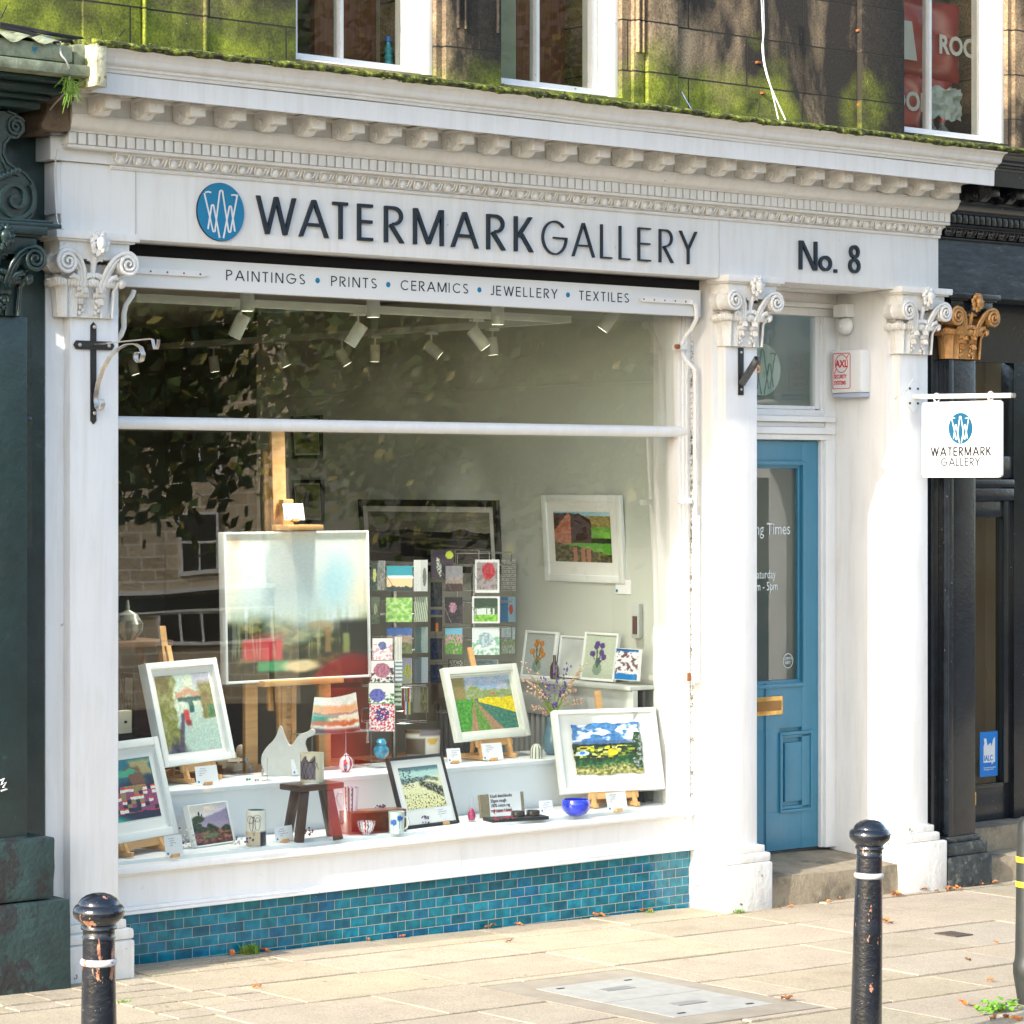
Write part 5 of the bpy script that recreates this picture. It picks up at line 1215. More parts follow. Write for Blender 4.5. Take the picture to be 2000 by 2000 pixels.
def p_river(u, v):
    n = nz(u*5, v*5, 9); m = nz(u*12, v*12, 4); c = mx((.80, .85, .74), (.70, .80, .76), .5+n)
    c = mx(c, (.66, .76, .70), sm(.66, .2, v)); c = mx(c, (.66, .62, .74), el(u, v, .85, .92, .18, .15)*.6)
    c = mx(c, mx((.40, .42, .16), (.56, .58, .30), .5+m), sm(.33+.09*n, .27+.09*n, u)*sm(.0, .1, v)); c = mx(c, (.32, .24, .10), el(u, v, .12, .9, .12, .12)*.6)
    c = mx(c, mx((.45, .36, .24), (.50, .52, .20), .5+m), sm(.72-.06*n, .80, u)*sm(.30+.1*u, .42, v)*sm(.92, .82, v)); c = mx(c, (.78, .58, .46), bx_(u, v+.03*math.sin(u*20), .32, .76, .70, .80))
    c = mx(c, (.06, .30, .28), bx_(u, v, .35, .78, .645, .70, .015)); c = mx(c, (.07, .34, .30), bx_(u, v, .53, .62, .50, .68, .015)); c = mx(c, (.82, .88, .78), el(u, v, .40, .58, .1, .07))
    c = mx(c, (.15, .13, .24), sm(.30, .02, v+abs(u-.18)*.9)); c = mx(c, (.22, .18, .30), bx_(u-.3*(v-.3), v, .30, .38, .05, .5, .02)*.8); c = mx(c, (.78, .22, .20), bx_(u, v, .42, .51, .36, .54, .02)); c = mx(c, (.45, .10, .12), bx_(u, v, .43, .53, .33, .40, .02)*.8)
    c = mx(c, (.15, .45, .28), bx_(u, v, .88, .98, .42, .58, .03)*.7); return mx(c, (.62, .58, .66), .25*sm(.1, .4, m))
def p_harbour(u, v):
    n = nz(u*4, v*4, 3); c = mx((.05, .12, .22), (.04, .42, .50), sm(.5, .9, v+.2*n)); c = mx(c, (.80, .66, .40), bx_(u+.1*n, v, .5, 1.0, .72, .97, .05)*.8); c = mx(c, (.45, .30, .22), bx_(u-.35*(.9-v), v, .42, .72, .3, .86, .04))
    c = mx(c, (.25, .62, .50), el(u, v+.05*n, .35, .78, .35, .05)); c = mx(c, (.06, .10, .24), bx_(u, v, .0, .95, .0, .56, .05)*.85); c = mx(c, (.10, .68, .60), sm(.24, .05, v+.4*u))
    k = (math.floor(u*11), math.floor(v*15)); h = noise.noise(Vector((k[0]*3.7+.3, k[1]*5.3+.2, 1.1)))
    if .12 < v < .56 and u > .12+.1*n:
        if h > .12: c = (.90, .88, .86) if (v*15) % 1 < .66 else (.86, .20, .14)
        elif h > -.05: c = mx(c, (.66, .30, .45), .8)
        elif h > -.2: c = mx(c, (.70, .58, .34), .8)
    return c
def p_hill(u, v):
    n = nz(u*5, v*5, 5); m = nz(u*9, v*16, 6); c = mx((.90, .86, .78), (.84, .80, .84), u); c = mx(c, (.58, .53, .64), sm(.03, -.03, v-(.66+.22*u*u+.02*n))); c = mx(c, (.66, .60, .66), sm(.60, .5, v)*.6)
    c = mx(c, mx((.10, .17, .12), (.24, .30, .20), .5+m), sm(.05, -.03, v-(.55-.18*u+.14*n))); c = mx(c, (.18, .25, .15), el(u, v, .2, .66, .16, .09)); c = mx(c, mx((.30, .16, .14), (.66, .42, .36), .5+m*1.4), sm(.38, .28, v+.05*n)*.85)
    c = mx(c, (.35, .48, .34), el(u, v, .45, .22, .22, .07)*.7); c = mx(c, (.14, .10, .14), sm(.12, .0, v)*.6)
    if el(u, v, .24, .80, .022, .05) > .4 or el(u, v, .31, .76, .018, .03) > .4: c = (.06, .08, .10)
    return c
def p_field(u, v):
    n = nz(u*8, v*8, 2); m = nz(u*22, v*22, 7); hz = .60
    c = mx((.56, .68, .80), (.74, .74, .78), .5+n*1.3)
    c = mx(c, mx((.62, .48, .30), (.50, .54, .30), .5+m), sm(.26, .20, u)*sm(.3, .5, v)); c = mx(c, mx((.48, .56, .36), (.62, .66, .40), .5+m), max(el(u, v, .36, .70, .13, .14, .2), bx_(u, v+.05*n, .45, 1, .58, .74, .02), sm(.92, .96, u)*bx_(u, v, .8, 1, .6, .9)*.6))
    c = mx(c, (.80, .38, .22), bx_(u, v, .62, .70, .655, .69, .005)); g = mx((.20, .50, .16), (.38, .66, .24), .5+m)
    if v < hz+.02*n:
        x = (u-.33)/(max(.03, hz-v)); c = g
        if x > .22: c = mx((.16, .42, .38), (.32, .52, .40), .5+m)
        if v > .60-.42*max(0, (u-.40)) - .06 and u > .42+.02*n: c = mx((.96, .86, .10), (.82, .74, .08), .5+m)
        for a, w in ((-.10, .12), (.52, .20)):
            if a-w < x-.25*0 < a+w*.9: c = mx((.70, .54, .40), (.60, .48, .36), .5+m)
        if -.02 < x < .36: c = mx((.30, .52, .20), (.48, .62, .28), .5+m)
    return c
def p_beach(u, v):
    n = nz(u*6, v*6, 8); m = nz(u*24, v*24, 3); c = mx((.88, .86, .62), (.90, .90, .76), v); c = mx(c, (.70, .84, .80), sm(.55, .70, v-.15*u)); c = mx(c, (.33, .47, .50), sm(.86, .95, v+.03*n))
    hill = .74+.06*nz(u*4, 1, 2); c = mx(c, (.13, .20, .22), bx_(u, v, 0, .95, hill-.07-.06*(1-u), hill, .015)*(.6+.6*m)); c = mx(c, (.08, .10, .10), sm(.05, -.03, abs(v-(.62-.5*(u-.45)))-.13*u+.04*n)*sm(.40, .5, u)*(.85 if m > -.2 else .3))
    if m > .28 and v < .35: c = (.12, .12, .10)
    if m > .2 and v > .48 and u < .3: c = (.2, .25, .25)
    return c
def p_felt(u, v):
    n = nz(u*7, v*6, 4); m = nz(u*20, v*20, 1); c = mx((.14, .40, .68), (.30, .55, .80), .5+n)
    cl = nz(u*4+3, v*7, 6)+.5*el(u, v, .62, .80, .45, .14, .9); c = mx(c, (.90, .92, .95), sm(.22, .52, cl)*sm(.58, .66, v)); c = mx(c, (.45, .48, .54), sm(.30, .16, abs(cl-.1))*.25*sm(.6, .7, v)); c = mx(c, (.30, .34, .44), bx_(u, v, 0, 1, .60, .66, .02)*.6)
    if v < .60+.015*n:
        c = mx((.08, .12, .07), (.14, .24, .08), .5+n)
        k = (math.floor(u*16+n), math.floor(v*24)); h = noise.noise(Vector((k[0]*2.7+.4, k[1]*4.1+.2, 8)))
        if .33 < v < .56 and h > -.02: c = [(.55, .60, .12), (.85, .78, .16), (.36, .46, .12), (.78, .74, .40)][(k[0]*7+k[1]*3) % 4]
        if .33 < v and el(u, v, .57, .42, .07, .06) > .5: c = (.93, .76, .10)
        if el(u, v, .13, .42, .10, .045) > .5: c = mx((.75, .84, .93), (.20, .45, .80), el(u, v, .13, .43, .04, .03))
        c = mx(c, mx((.04, .22, .10), (.10, .34, .14), .5+m), bx_(u, v, 0, 1, .14, .33-.06*math.sin(u*5), .03)); c = mx(c, mx((.36, .40, .16), (.72, .68, .44), .5+m*1.5), sm(.22+.1*el(u, v, .62, .2, .2, .3), .10, v))
    if u > .90-.05*n and .1 < v < .8: c = mx((.10, .26, .10), (.60, .58, .62), sm(0, .5, m+.2*(v < .5)))
    return c
def p_barn(u, v):
    n = nz(u*6, v*6, 1); m = nz(u*16, v*16, 2); c = mx((.52, .74, .82), (.70, .82, .86), u) if v > .92 else mx((.52, .46, .22), (.66, .60, .34), .5+m)
    if v < .70: c = mx((.35, .58, .18), (.50, .72, .25), .5+n)
    if v < .48 and v > .28+.1*n and u > .4: c = (.10, .16, .08) if v > .38 else (.36, .62, .20)
    ro = .97-.35*max(0, (u-.42))**1.1*1.6
    if u < .66 and .38 < v < ro: c = mx((.22, .14, .13), (.30, .20, .18), .5+m)
    if u < .30 and .36 < v < .62+1.4*u and v < 1.25-1.2*abs(u-.12)-.1: c = mx((.78, .50, .38), (.66, .40, .30), .5+m)
    if v < .40-.25*u+.05*n: c = mx((.20, .16, .10), (.46, .44, .22), .5+m)
    for cu in (.36, .50, .60):
        if abs(u-cu) < .035 and v < .30-.1*(cu-.3): c = (.66, .44, .34)
    return c
def p_sea(u, v):
    n = nz(u*3, v*9, 2, 5); c = mx((.44, .43, .38), (.58, .56, .50), .5+n); hz = .60+.06*math.exp(-((u-.78)/.08)**2)+.05*math.exp(-((u-.3)/.12)**2)
    if v < hz: c = mx((.05, .05, .05), (.40, .38, .30), sm(.05, .55, nz(u*2.5+v*3, v*14, 5, 5)+.12))
    return c
def p_bird(u, v):
    c = (.60, .62, .40)
    if .30 < u < .70 and .32 < v < .78:
        uu, w = (u-.3)/.4, (v-.32)/.46; c = mx((.10, .11, .08), (.50, .50, .36), .5+1.6*nz(u*40, v*40, 1))
        if el(uu, w, .5+.25*(w-.5), .5, .16, .36) > .5 or el(uu, w, .62, .85, .12, .1) > .5: c = (.04, .04, .05)
    return c
def p_flow(col, bg):
    def f(u, v):
        c = mx(bg, tuple(k*.92 for k in bg), sm(.3, 0, v))
        if el(u, v, .45, .22, .15, .15) > .5: c = mx(c, (.30, .42, .36), .55)
        for k in range(7):
            a = k*2.4; cu, cv = .45+.24*math.cos(a)*(.4+.1*k), .60+.20*math.sin(a)
            L = abs((u-.45)*(cv-.25)-(v-.25)*(cu-.45))/math.hypot(cu-.45, cv-.25)
            if L < .012 and .25 < v < cv: c = (.20, .36, .18)
            if el(u, v, cu, cv, .085, .07) > .5: c = mx(col, tuple(q*.7 for q in col), .5+nz(u*20, v*20, k))
        return c
    return f
def picsolve(bl, br, tl, yb=None, zb=None):
    BL = at(*bl, yb) if zb is None else atZ(*bl, zb); BR = atZ(*br, BL.z); u = (BR-BL).normalized()
    d = ray(*tl); TL = CAM + d*((BL-CAM).dot(u)/d.dot(u)); v = TL-BL
    return frame_m(BL, u, v), (BR-BL).length, v.length
def picture(nm, label, cat, m, w, h, fw, dep, fm, mount, fn, nu, nv, pic=None, group=None, glaze=False, lip=.012, raised=None):
    """framed picture: frame, mount board, picture surface, backing; local x right, y up, z to the viewer"""
    t = thing(nm, label, cat, m.translation, group)
    b = B(); z0 = -dep
    b.box(0, fw, 0, h, z0, 0, .003, m).box(w-fw, w, 0, h, z0, 0, .003, m).box(fw, w-fw, 0, fw, z0, -.0004, .003, m).box(fw, w-fw, h-fw, h, z0, -.0004, .003, m)
    if lip > .02: b.box(fw, fw+lip*.4, fw, h-fw, z0, -.008, .002, m).box(w-fw-lip*.4, w-fw, fw, h-fw, z0, -.008, .002, m).box(fw+lip*.4, w-fw-lip*.4, fw, fw+lip*.4, z0, -.0085, .002, m).box(fw+lip*.4, w-fw-lip*.4, h-fw-lip*.4, h-fw, z0, -.0085, .002, m)
    part(b, 'frame', t, fm, 30)
    k = fw
    if mount: part(B().box(fw, w-fw, fw, h-fw, z0+.004, -lip, 0, m), 'mount', t, mountw, 0); k = mount if isinstance(mount, tuple) else (mount,)*4
    else: k = (fw,)*4
    x0, x1, y0, y1 = k[0], w-k[1], k[2], h-k[3]
    b = sheet(B(), m, x0, x1, y0, y1, -lip+.0012, fn, nu, nv, raised); part(b, 'picture_surface', t, pic or picm, 0)
    part(B().box(x0+.001, x1-.001, y0+.001, y1-.001, z0+.002, -lip+.0002 if not mount else z0+.003, 0, m), 'backing', t, M('brown_backing', (.25, .17, .10), .9), 0)
    return t
def table_easel(label, m, w, h, zs, mast=.10, span=.26, dep=.02, group='small wooden table easels'):
    u = m.col[0].xyz.normalized(); v = m.col[1].xyz.normalized(); nb = Vector((-u.y, u.x, 0)).normalized(); c = m @ Vector((w/2, 0, -.5*dep))
    t = thing('table_easel', label, 'easel', (c.x, c.y, zs), group)
    part(B().beam(c-u*span/2-v*.010, c+u*span/2-v*.010, .045, .018, .003, up=m.col[2].xyz), 'ledge', t, wood)
    for s in (-1, 1):
        a = c+u*s*span*.40-v*.02; f = Vector((a.x, a.y, zs+.014))+u*s*.004-nb*.02
        part(B().beam(f, a+v*.02, .020, .022, .003, up=nb), 'front_leg', t, wood)
        part(B().beam(f-nb*.03, f+nb*.17, .020, .020, .003), 'base_rail', t, wood)
    bk = Vector((c.x, c.y, zs+.012))+nb*.14
    part(B().beam(bk-u*span*.42, bk+u*span*.42, .020, .018, .003), 'cross_rail', t, wood)
    bc = m @ Vector((w/2, 0, -dep-.016))
    part(B().beam(bc-v*.02, bc+v*(h+mast), .034, .014, .005, up=m.col[2].xyz), 'mast', t, wood)
    part(B().beam(bc+v*h*.6-m.col[2].xyz*.02, Vector((bk.x, bk.y, zs+.02)), .018, .014, .002, up=u), 'back_strut', t, wood)
    return t
# ---- large canvas on the studio easel
mA, wA, hA = picsolve(c7(795, 1850), c7(1808, 1797), c7(778, 785), 1.00)
picture('large_abstract_painting', 'largest painting, pale misty abstract with dark greens and a red patch, on the studio easel', 'painting', mA, wA, hA, .012, .05, framew, None, p_abstract, 200, 200, lip=.010)
se = thing('studio_easel', 'tall wooden studio easel holding the large abstract painting', 'easel', (1.5, 1.1, .08))
cA = mA @ Vector((wA*.46, 0, 0)); nA = mA.col[2].xyz; uA = mA.col[0].xyz; vA = mA.col[1].xyz
top = at(540, 838, 1.12)
part(B().beam((at(556, 1030, 1.12).x, 1.11, .5), top, .075, .025, .004, up=(0, 1, 0)), 'mast', se, wood); part(B().beam((at(530, 1030, 1.14).x, 1.15, .9), (top.x-.03, 1.16, 2.1), .03, .02, .003, up=(0, 1, 0)), 'mast_runner', se, wood)
for px in (491, 634): q = at(px, 1400, 1.12); part(B().beam((q.x, 1.13, .10), (q.x, 1.13, 1.6), .07, .026, .004, up=(0, 1, 0)), 'upright', se, wood)
for px in (553, 572): q = at(px, 1400, 1.10); part(B().beam((q.x, 1.10, .12), (q.x, 1.10, 1.35), .026, .024, .003, up=(0, 1, 0)), 'ratchet_rail', se, wood)
b = B(); q = at(563, 1400, 1.10)
for i in range(16): b.box(q.x-.014, q.x+.014, 1.095, 1.105, .55+i*.035, .556+i*.035)
part(b, 'ratchet', se, steel, 0)
q0, q1 = at(*c3(60, 262), .97), at(*c3(806, 222), .97); part(B().beam((q0.x, .985, q0.z-.004), (q1.x, .985, q1.z-.004), .07, .026, .004), 'shelf', se, wood)
q = at(578, 1030, 1.03); part(B().box(q.x-.10, q.x+.10, .95, 1.09, q.z-.012, q.z+.012, .005), 'top_clamp', se, wood); part(B().box(q.x-.05, q.x+.01, 1.06, 1.10, q.z, q.z+.13, .006), 'clamp_block', se, wood)
part(B().box(1.2, 2.0, 1.06, 1.16, .10, .15, .005).box(1.25, 1.31, .9, 1.6, .08, .12, .005), 'foot', se, wood)
# ---- framed pictures on the display
mB, wB, hB = picsolve(c2(500, 1055), c2(1165, 965), c2(310, 75), .76)
picture('framed_river_painting', 'white framed painting of a red barge on a green river, second from the left', 'painting', mB, wB, hB, .030, .045, framew, (.062, .060, .055, .060), p_river, 110, 140, lip=.020)
table_easel('wooden table easel under the white framed river painting', mB, wB, hB, STEP, .08, .24, .045)
mC, wC, hC = picsolve(c2(-60, 1797), c2(625, 1675), c2(-262, 850), .31)
picture('framed_harbour_painting', 'white framed harbour village painting with red roofs, lowest at the left edge', 'painting', mC, wC, hC, .034, .03, framew, (.088, .078, .085, .078), p_harbour, 130, 150, lip=.012)
table_easel('pale wooden table easel under the harbour painting at the left edge', mC, wC, hC, BED, .0, .30, .03)
mD, wD, hD = picsolve(c2(790, 1815), c2(1165, 1760), c2(705, 1415), None, BED+.004)
picture('framed_hill_painting', 'small tray framed painting of two figures on a dark hill, standing on the display bed', 'painting', mD, wD, hD, .007, .03, framew, None, p_hill, 100, 100, lip=.008)
mE, wE, hE = picsolve(c3(1405, 1640), c3(1925, 1575), c3(1240, 970), None, BED+.004)
picture('framed_beach_print', 'dark framed print of dunes above a yellow beach, behind the small drawer', 'print', mE, wE, hE, .014, .02, frameb, (.052, .050, .085, .050), p_beach, 120, 120, lip=.006)
mF, wF, hF = picsolve(c4(185, 695), c4(772, 640), c4(65, 100), .76)
picture('framed_field_painting', 'cream framed painting of a track beside a yellow field, on the upper step', 'painting', mF, wF, hF, .034, .03, M('frame_cream', (.74, .75, .66), .5, var=.05), (.050, .050, .048, .050), p_field, 140, 130, lip=.024)
table_easel('wooden table easel under the yellow field painting', mF, wF, hF, STEP, .10, .24, .03)
mG, wG, hG = picsolve(c4(1025, 1108), c4(1850, 1070), c4(948, 440), .47)
def feltbow(u, v, p): 
    e = .003*math.sin(v*9)+.0015*math.sin(v*31); f = .003*math.sin(u*11)+.0015*math.sin(u*33)
    return (p[0]+e*(1-2*u)*1.2, p[1]+f*(1-2*v)*1.2, p[2]+.006+.004*nz(u*12, v*12, 3))
picture('framed_felt_landscape', 'white framed felted landscape of clouds over patchwork fields, large one at the right', 'textile picture', mG, wG, hG, .022, .045, framew, (.085, .095, .085, .070), p_felt, 170, 130, lip=.018, raised=feltbow)
table_easel('wooden table easel under the felted landscape at the right', mG, wG, hG, BED, .10, .26, .045)
# ---- right wall pictures
def wallpic(nm, label, x0, x1, ytop, ybot, fw, fm, mount, fn, nu, nv, X=3.325, tilt=.012, cat='painting', lip=.008, Xb=None, gr=None):
    p0, p1 = atX(x0, ybot, X), atX(x1, ybot, X); q = atX(x0, ytop, X); 
    m = frame_m((X + (-tilt if Xb is None else Xb-X)*0, p0.y, min(p0.z, p1.z)), (0, -1, 0), (-tilt if Xb is None else Xb, 0, 1))
    return picture(nm, label, cat, m, abs(p1.y-p0.y), q.z-p0.z, fw, .022, fm, mount, fn, nu, nv, lip=lip, group=gr)
wallpic('seascape_drawing', 'wide black framed charcoal seascape hung on the gallery wall', 706, 977, 975, 1112, .035, frameb, (.075, .070, .05, .065), p_sea, 130, 70, tilt=.07)
wallpic('barn_painting', 'white framed painting of a dark roofed barn hung on the right wall', 1064, 1219, 966, 1134, .035, framew, (.085, .085, .10, .085), p_barn, 120, 120, tilt=.07)
wallpic('bird_print', 'black framed bird linocut on the wall, lower one beside the easel mast', 572, 631, 937, 1021, .018, frameb, .03, p_bird, 60, 60, tilt=.05, gr='two bird linocuts on the wall', cat='print')
wallpic('bird_print', 'black framed bird linocut on the wall, upper one below the transom', 570, 628, 812, 895, .018, frameb, .03, p_bird, 60, 60, tilt=.05, gr='two bird linocuts on the wall', cat='print')
# ---- radiator cover with things leaning on it
rc = thing('radiator_cover', 'grey white radiator cover with vertical slats and a shelf along the right wall', 'radiator', (3.25, 1.2, .1))
grw = M('cover_grey_white', (.46, .48, .45), .6, var=.04)
part(B().box(3.15, 3.335, .45, 2.0, .955, .975, .004), 'shelf', rc, grw); part(B().box(3.17, 3.20, .45, 2.0, .80, .9545, .002).box(3.17, 3.2, .45, 2.0, .08, .2, .002), 'rail', rc, grw)
b = B()
for i in range(38): b.box(3.176, 3.194, .46+i*.0405, .46+i*.0405+.022, .2005, .7995)
part(b, 'slat_panel', rc, grw, 0); part(B().box(3.24, 3.25, .45, 2.0, .1, .95), 'gap_shade_panel', rc, M('slat_gap_shade', (.06, .055, .05), .9))  # dark panel puts the shade between the slats into colour
wallpic('flower_painting', 'white framed painting of orange flowers in a jar, on the radiator shelf', 1015, 1077, 1230, 1321, .012, framew, None, p_flow((.88, .56, .14), (.66, .69, .68)), 50, 60, X=3.24, Xb=.16)
wallpic('flower_painting', 'white framed painting of purple flowers in a jar, on the radiator shelf', 1131, 1197, 1233, 1327, .012, framew, None, p_flow((.36, .24, .56), (.72, .76, .68)), 50, 60, X=3.24, Xb=.16)
wallpic('pale_framed_picture', 'pale blank looking framed picture between the two flower paintings', 1086, 1138, 1240, 1322, .010, framew, None, lambda u, v: (.76, .78, .76), 4, 4, X=3.28, Xb=.12)
wallpic('leaflet_stand', 'blue and white leaflets in a holder on the radiator shelf', 1197, 1244, 1265, 1327, .003, cardm, None, lambda u, v: (.10, .48, .74) if (v < .2 or v > .92) else ((.90, .91, .92) if nz(u*6, v*7, 2) < .12 else (.45, .30, .36)), 30, 40, X=3.22, Xb=.10, cat='leaflets')
q = atX(1083, 1320, 3.22); b = B(); b.lathe([(.020, 0), (.024, .01), (.022, .06), (.009, .09), (.008, .12)], 16, Matrix.Translation((3.22, q.y, .976))); rebase(single(b, 'small_bottle', 'small dark brown glass bottle between the flower paintings', 'bottle', M('dark_glass', (.05, .018, .015), .15, coat=.5)), (3.22, q.y, .976))
q = atX(1245, 1230, 3.33); cp = thing('control_panel', 'white alarm control panel on the wall at the far right of the window', 'panel', (3.33, q.y, q.z)); part(B().box(3.305, 3.335, q.y-.035, q.y+.02, atX(1245, 1246, 3.33).z, atX(1245, 1178, 3.33).z, .008), 'case', cp, grw); part(B().box(3.301, 3.305, q.y-.025, q.y+.005, atX(1245, 1238, 3.33).z, atX(1245, 1203, 3.33).z), 'screen', cp, M('panel_screen', (.10, .04, .04), .3))
q = atX(1207, 1140, 3.33); b = B(); b.box(3.332, 3.3355, q.y-.09, q.y+.02, q.z-.05, q.z+.02); lb_ = thing('wall_label', 'small white label under the barn painting', 'label', (3.333, q.y, q.z)); part(b, 'card', lb_, cardm, 0); part(B().lathe([(.0005, 0), (.008, 0), (.008, .001), (.0005, .001)], 12, sid(3.3318, q.y+.01, q.z-.035)), 'dot', lb_, logom)
# tool handle behind the felt landscape
p0, p1 = at(*c4(1515, 170), .9), at(*c4(1600, 410), .8); rebase(single(B().tube([p0, p0.lerp(p1, .3), p0.lerp(p1, .65), p1, p1+Vector((.03, -.05, -.12))], [.012, .015, .016, .010, .008], 10), 'umbrella', 'furled black umbrella handle sticking up behind the felted landscape', 'umbrella', inkm), p1)
# ---- price cards
def pcard(x, y, label, yb=None, zs=BED, w=.085, h=.056, rot=0, stand=True, Yf=None, seed=0):
    w *= 1.25; h *= 1.25
    p = atZ(x, y, zs) if yb is None else at(x, y, yb)
    t = thing('price_card', label, 'card', p, 'handwritten price cards in the window'); m = frame_m(p, (math.cos(R(rot)), math.sin(R(rot)), random.uniform(-.03, .05)), (0, .22, 1)) @ Matrix.Translation((-w/2, .008, 0))
    part(B().box(0, w, 0, h, -.0012, 0, 0, m), 'card', t, cardm, 0)
    r = random.Random(int(x*7+y)); b = B()
    for k in range(4):
        y0 = h-.012-k*.0095; x0 = .018+r.uniform(0, .012); n = r.randint(14, 26) if k < 3 else 8
        b.ribbon([(x0+i*.0021, y0+r.uniform(-.0022, .0022)) for i in range(n)], .0012, 0, .0004, m)
    part(b, 'writing', t, M('pen_ink_grey', (.06, .07, .14), .6), 0)
    part(B().lathe([(.0003, 0), (.0050, 0), (.0050, .0006), (.0003, .0006)], 14, m @ Matrix.Translation((.012, .010, 0))), 'dot', t, logom, 0)
    if stand: part(B().box(w*.5-.019, w*.5+.019, -.008, .006, -.012, .012, .002, m), 'stand', t, wood, 0)
    return t
pcard(*c2(900, 1225), 'white price card on the step under the river painting', zs=STEP, w=.092, h=.062)
pcard(*c2(590, 1905), 'white price card on the bed under the harbour painting', w=.075, h=.066, rot=6)
pcard(*c2(1625, 1765), 'white price card in front of the oak stool', w=.080, h=.050, rot=4)
pcard(*c3(1785, 1598), 'white price card in front of the dark framed beach print', w=.085, h=.060)
pcard(*c4(160, 870), 'white price card left of the field painting easel', zs=STEP, w=.066, h=.052)
pcard(*c4(470, 848), 'white price card under the yellow field painting', zs=STEP, w=.100, h=.062)
pcard(*c4(1470, 1255), 'white price card under the felted landscape', w=.100, h=.068)
pcard(*c4(900, 1275), 'blank white folded card right of the jewellery tray', w=.065, h=.045, stand=False)
pcard(*c3(400, 1140), 'white price card behind the patterned pot on the step', zs=STEP, w=.05, h=.055, rot=0, stand=False)
q = at(*c7(1275, 722), .98); pcard(*c7(1275, 712), 'white price card on top of the large painting easel', yb=.97, w=.092, h=.062)
# ---- ceramics and glass
def lathe_thing(nm, label, cat, x, y, zs, prof, m, n=32, pn='body', sq=1., rot=0, tw=None):
    p = atZ(x, y, zs); t = thing(nm, label, cat, p); mm = Matrix.Translation(p) @ Matrix.Rotation(rot, 4, 'Z')
    part(B().lathe(prof, n, mm, cap=False, sq=sq), pn, t, m, 50); return t, p, mm
def vcol(o, fn):
    a = o.data.color_attributes.new('Col', 'FLOAT_COLOR', 'POINT')
    for i, v in enumerate(o.data.vertices): a.data[i].color = (*lin(fn(v.co)), 1)
glaze = col_mat('glazed_pottery', .25, coat=.4)
def pot(r0, r1, h, t=.006): return [(.001, 0), (r0*.97, 0), (r0, .004), ((r0+r1)/2, h*.5), (r1, h), (r1-t, h), (r0-t, .012), (.001, .010)]
def dens(prof, n):
    o = []
    for (a, b), (c, d) in zip(prof, prof[1:]):
        for i in range(n): o.append((a+(c-a)*i/n, b+(d-b)*i/n))
    return o+[prof[-1]]
VD = Vector((-VV[0], -VV[1], 0))
def side_uv(co, p, r):
    d = co-p; s = d.dot(Vector((RV[0], RV[1], 0)))/r; f = d.dot(VD); return s, d.z, f
# patterned pot on the stool
stool = thing('oak_stool', 'dark oak three plank stool standing on the display bed', 'stool', atZ(608, 1640, BED))
sc_ = Vector((1.185, .36, 0)); zt = .655
b = B(); b.box(-.122, .122, -.075, .075, zt-.028, zt, .008, Matrix.Translation((sc_.x, sc_.y, 0)) @ Matrix.Rotation(R(3), 4, 'Z')); part(b, 'seat', stool, darkwood)
for (fx, fy), (tx, ty) in zip(((1.06, .285), (1.245, .25), (1.31, .385), (1.125, .46)), ((1.115, .32), (1.235, .31), (1.265, .39), (1.135, .41))):
    part(B().beam((fx, fy, BED), (tx, ty, zt-.027), .040, .024, .004, up=(0, 1, 0)), 'leg', stool, darkwood)
b = B(); b.box(1.11, 1.18, .300, .33, zt+.0005, zt+.0025); rebase(single(b, 'paper_label', 'small white paper label lying on the stool', 'label', cardm, smooth=0), (1.14, .31, zt))
pp_ = at(*c3(528, 1180), .37); pp_.z = zt
t = thing('patterned_pot', 'cream and purple line patterned pot standing on the stool', 'pot', pp_); o = part(B().lathe(dens(pot(.052, .052, .128), 8), 48, Matrix.Translation(pp_), cap=False), 'body', t, glaze, 60)
def f_(co):
    s, z, f = side_uv(co, pp_, .052)
    if f > 0 and -.95 < s < .35 and .015 < z < .105+.01*math.sin(s*9): return (.46, .42, .47)
    return (.86, .83, .72)
vcol(o, f_)
b = B(); mm = frame_m(pp_+VD*.0535, (RV[0], RV[1], 0), (0, 0, 1))
b.tube([(pp_+Vector((RV[0], RV[1], 0))*(.053*math.sin(a))+VD*(.053*math.cos(a))+Vector((0, 0, z))) for a, z in ((-.5, .115), (-.42, .1), (-.2, .09), (.05, .09), (.25, .1), (.32, .117))], .0022, 5)
for k in range(5): b.tube([(pp_+Vector((RV[0], RV[1], 0))*(.0528*math.sin(a))+VD*(.0528*math.cos(a))+Vector((0, 0, .055+.04*math.sin(k*1.7+a*4)))) for a in [(-1.2+.16*i+.1*k) for i in range(10)]], .0009, 4)
part(b, 'painted_line', t, inkm)
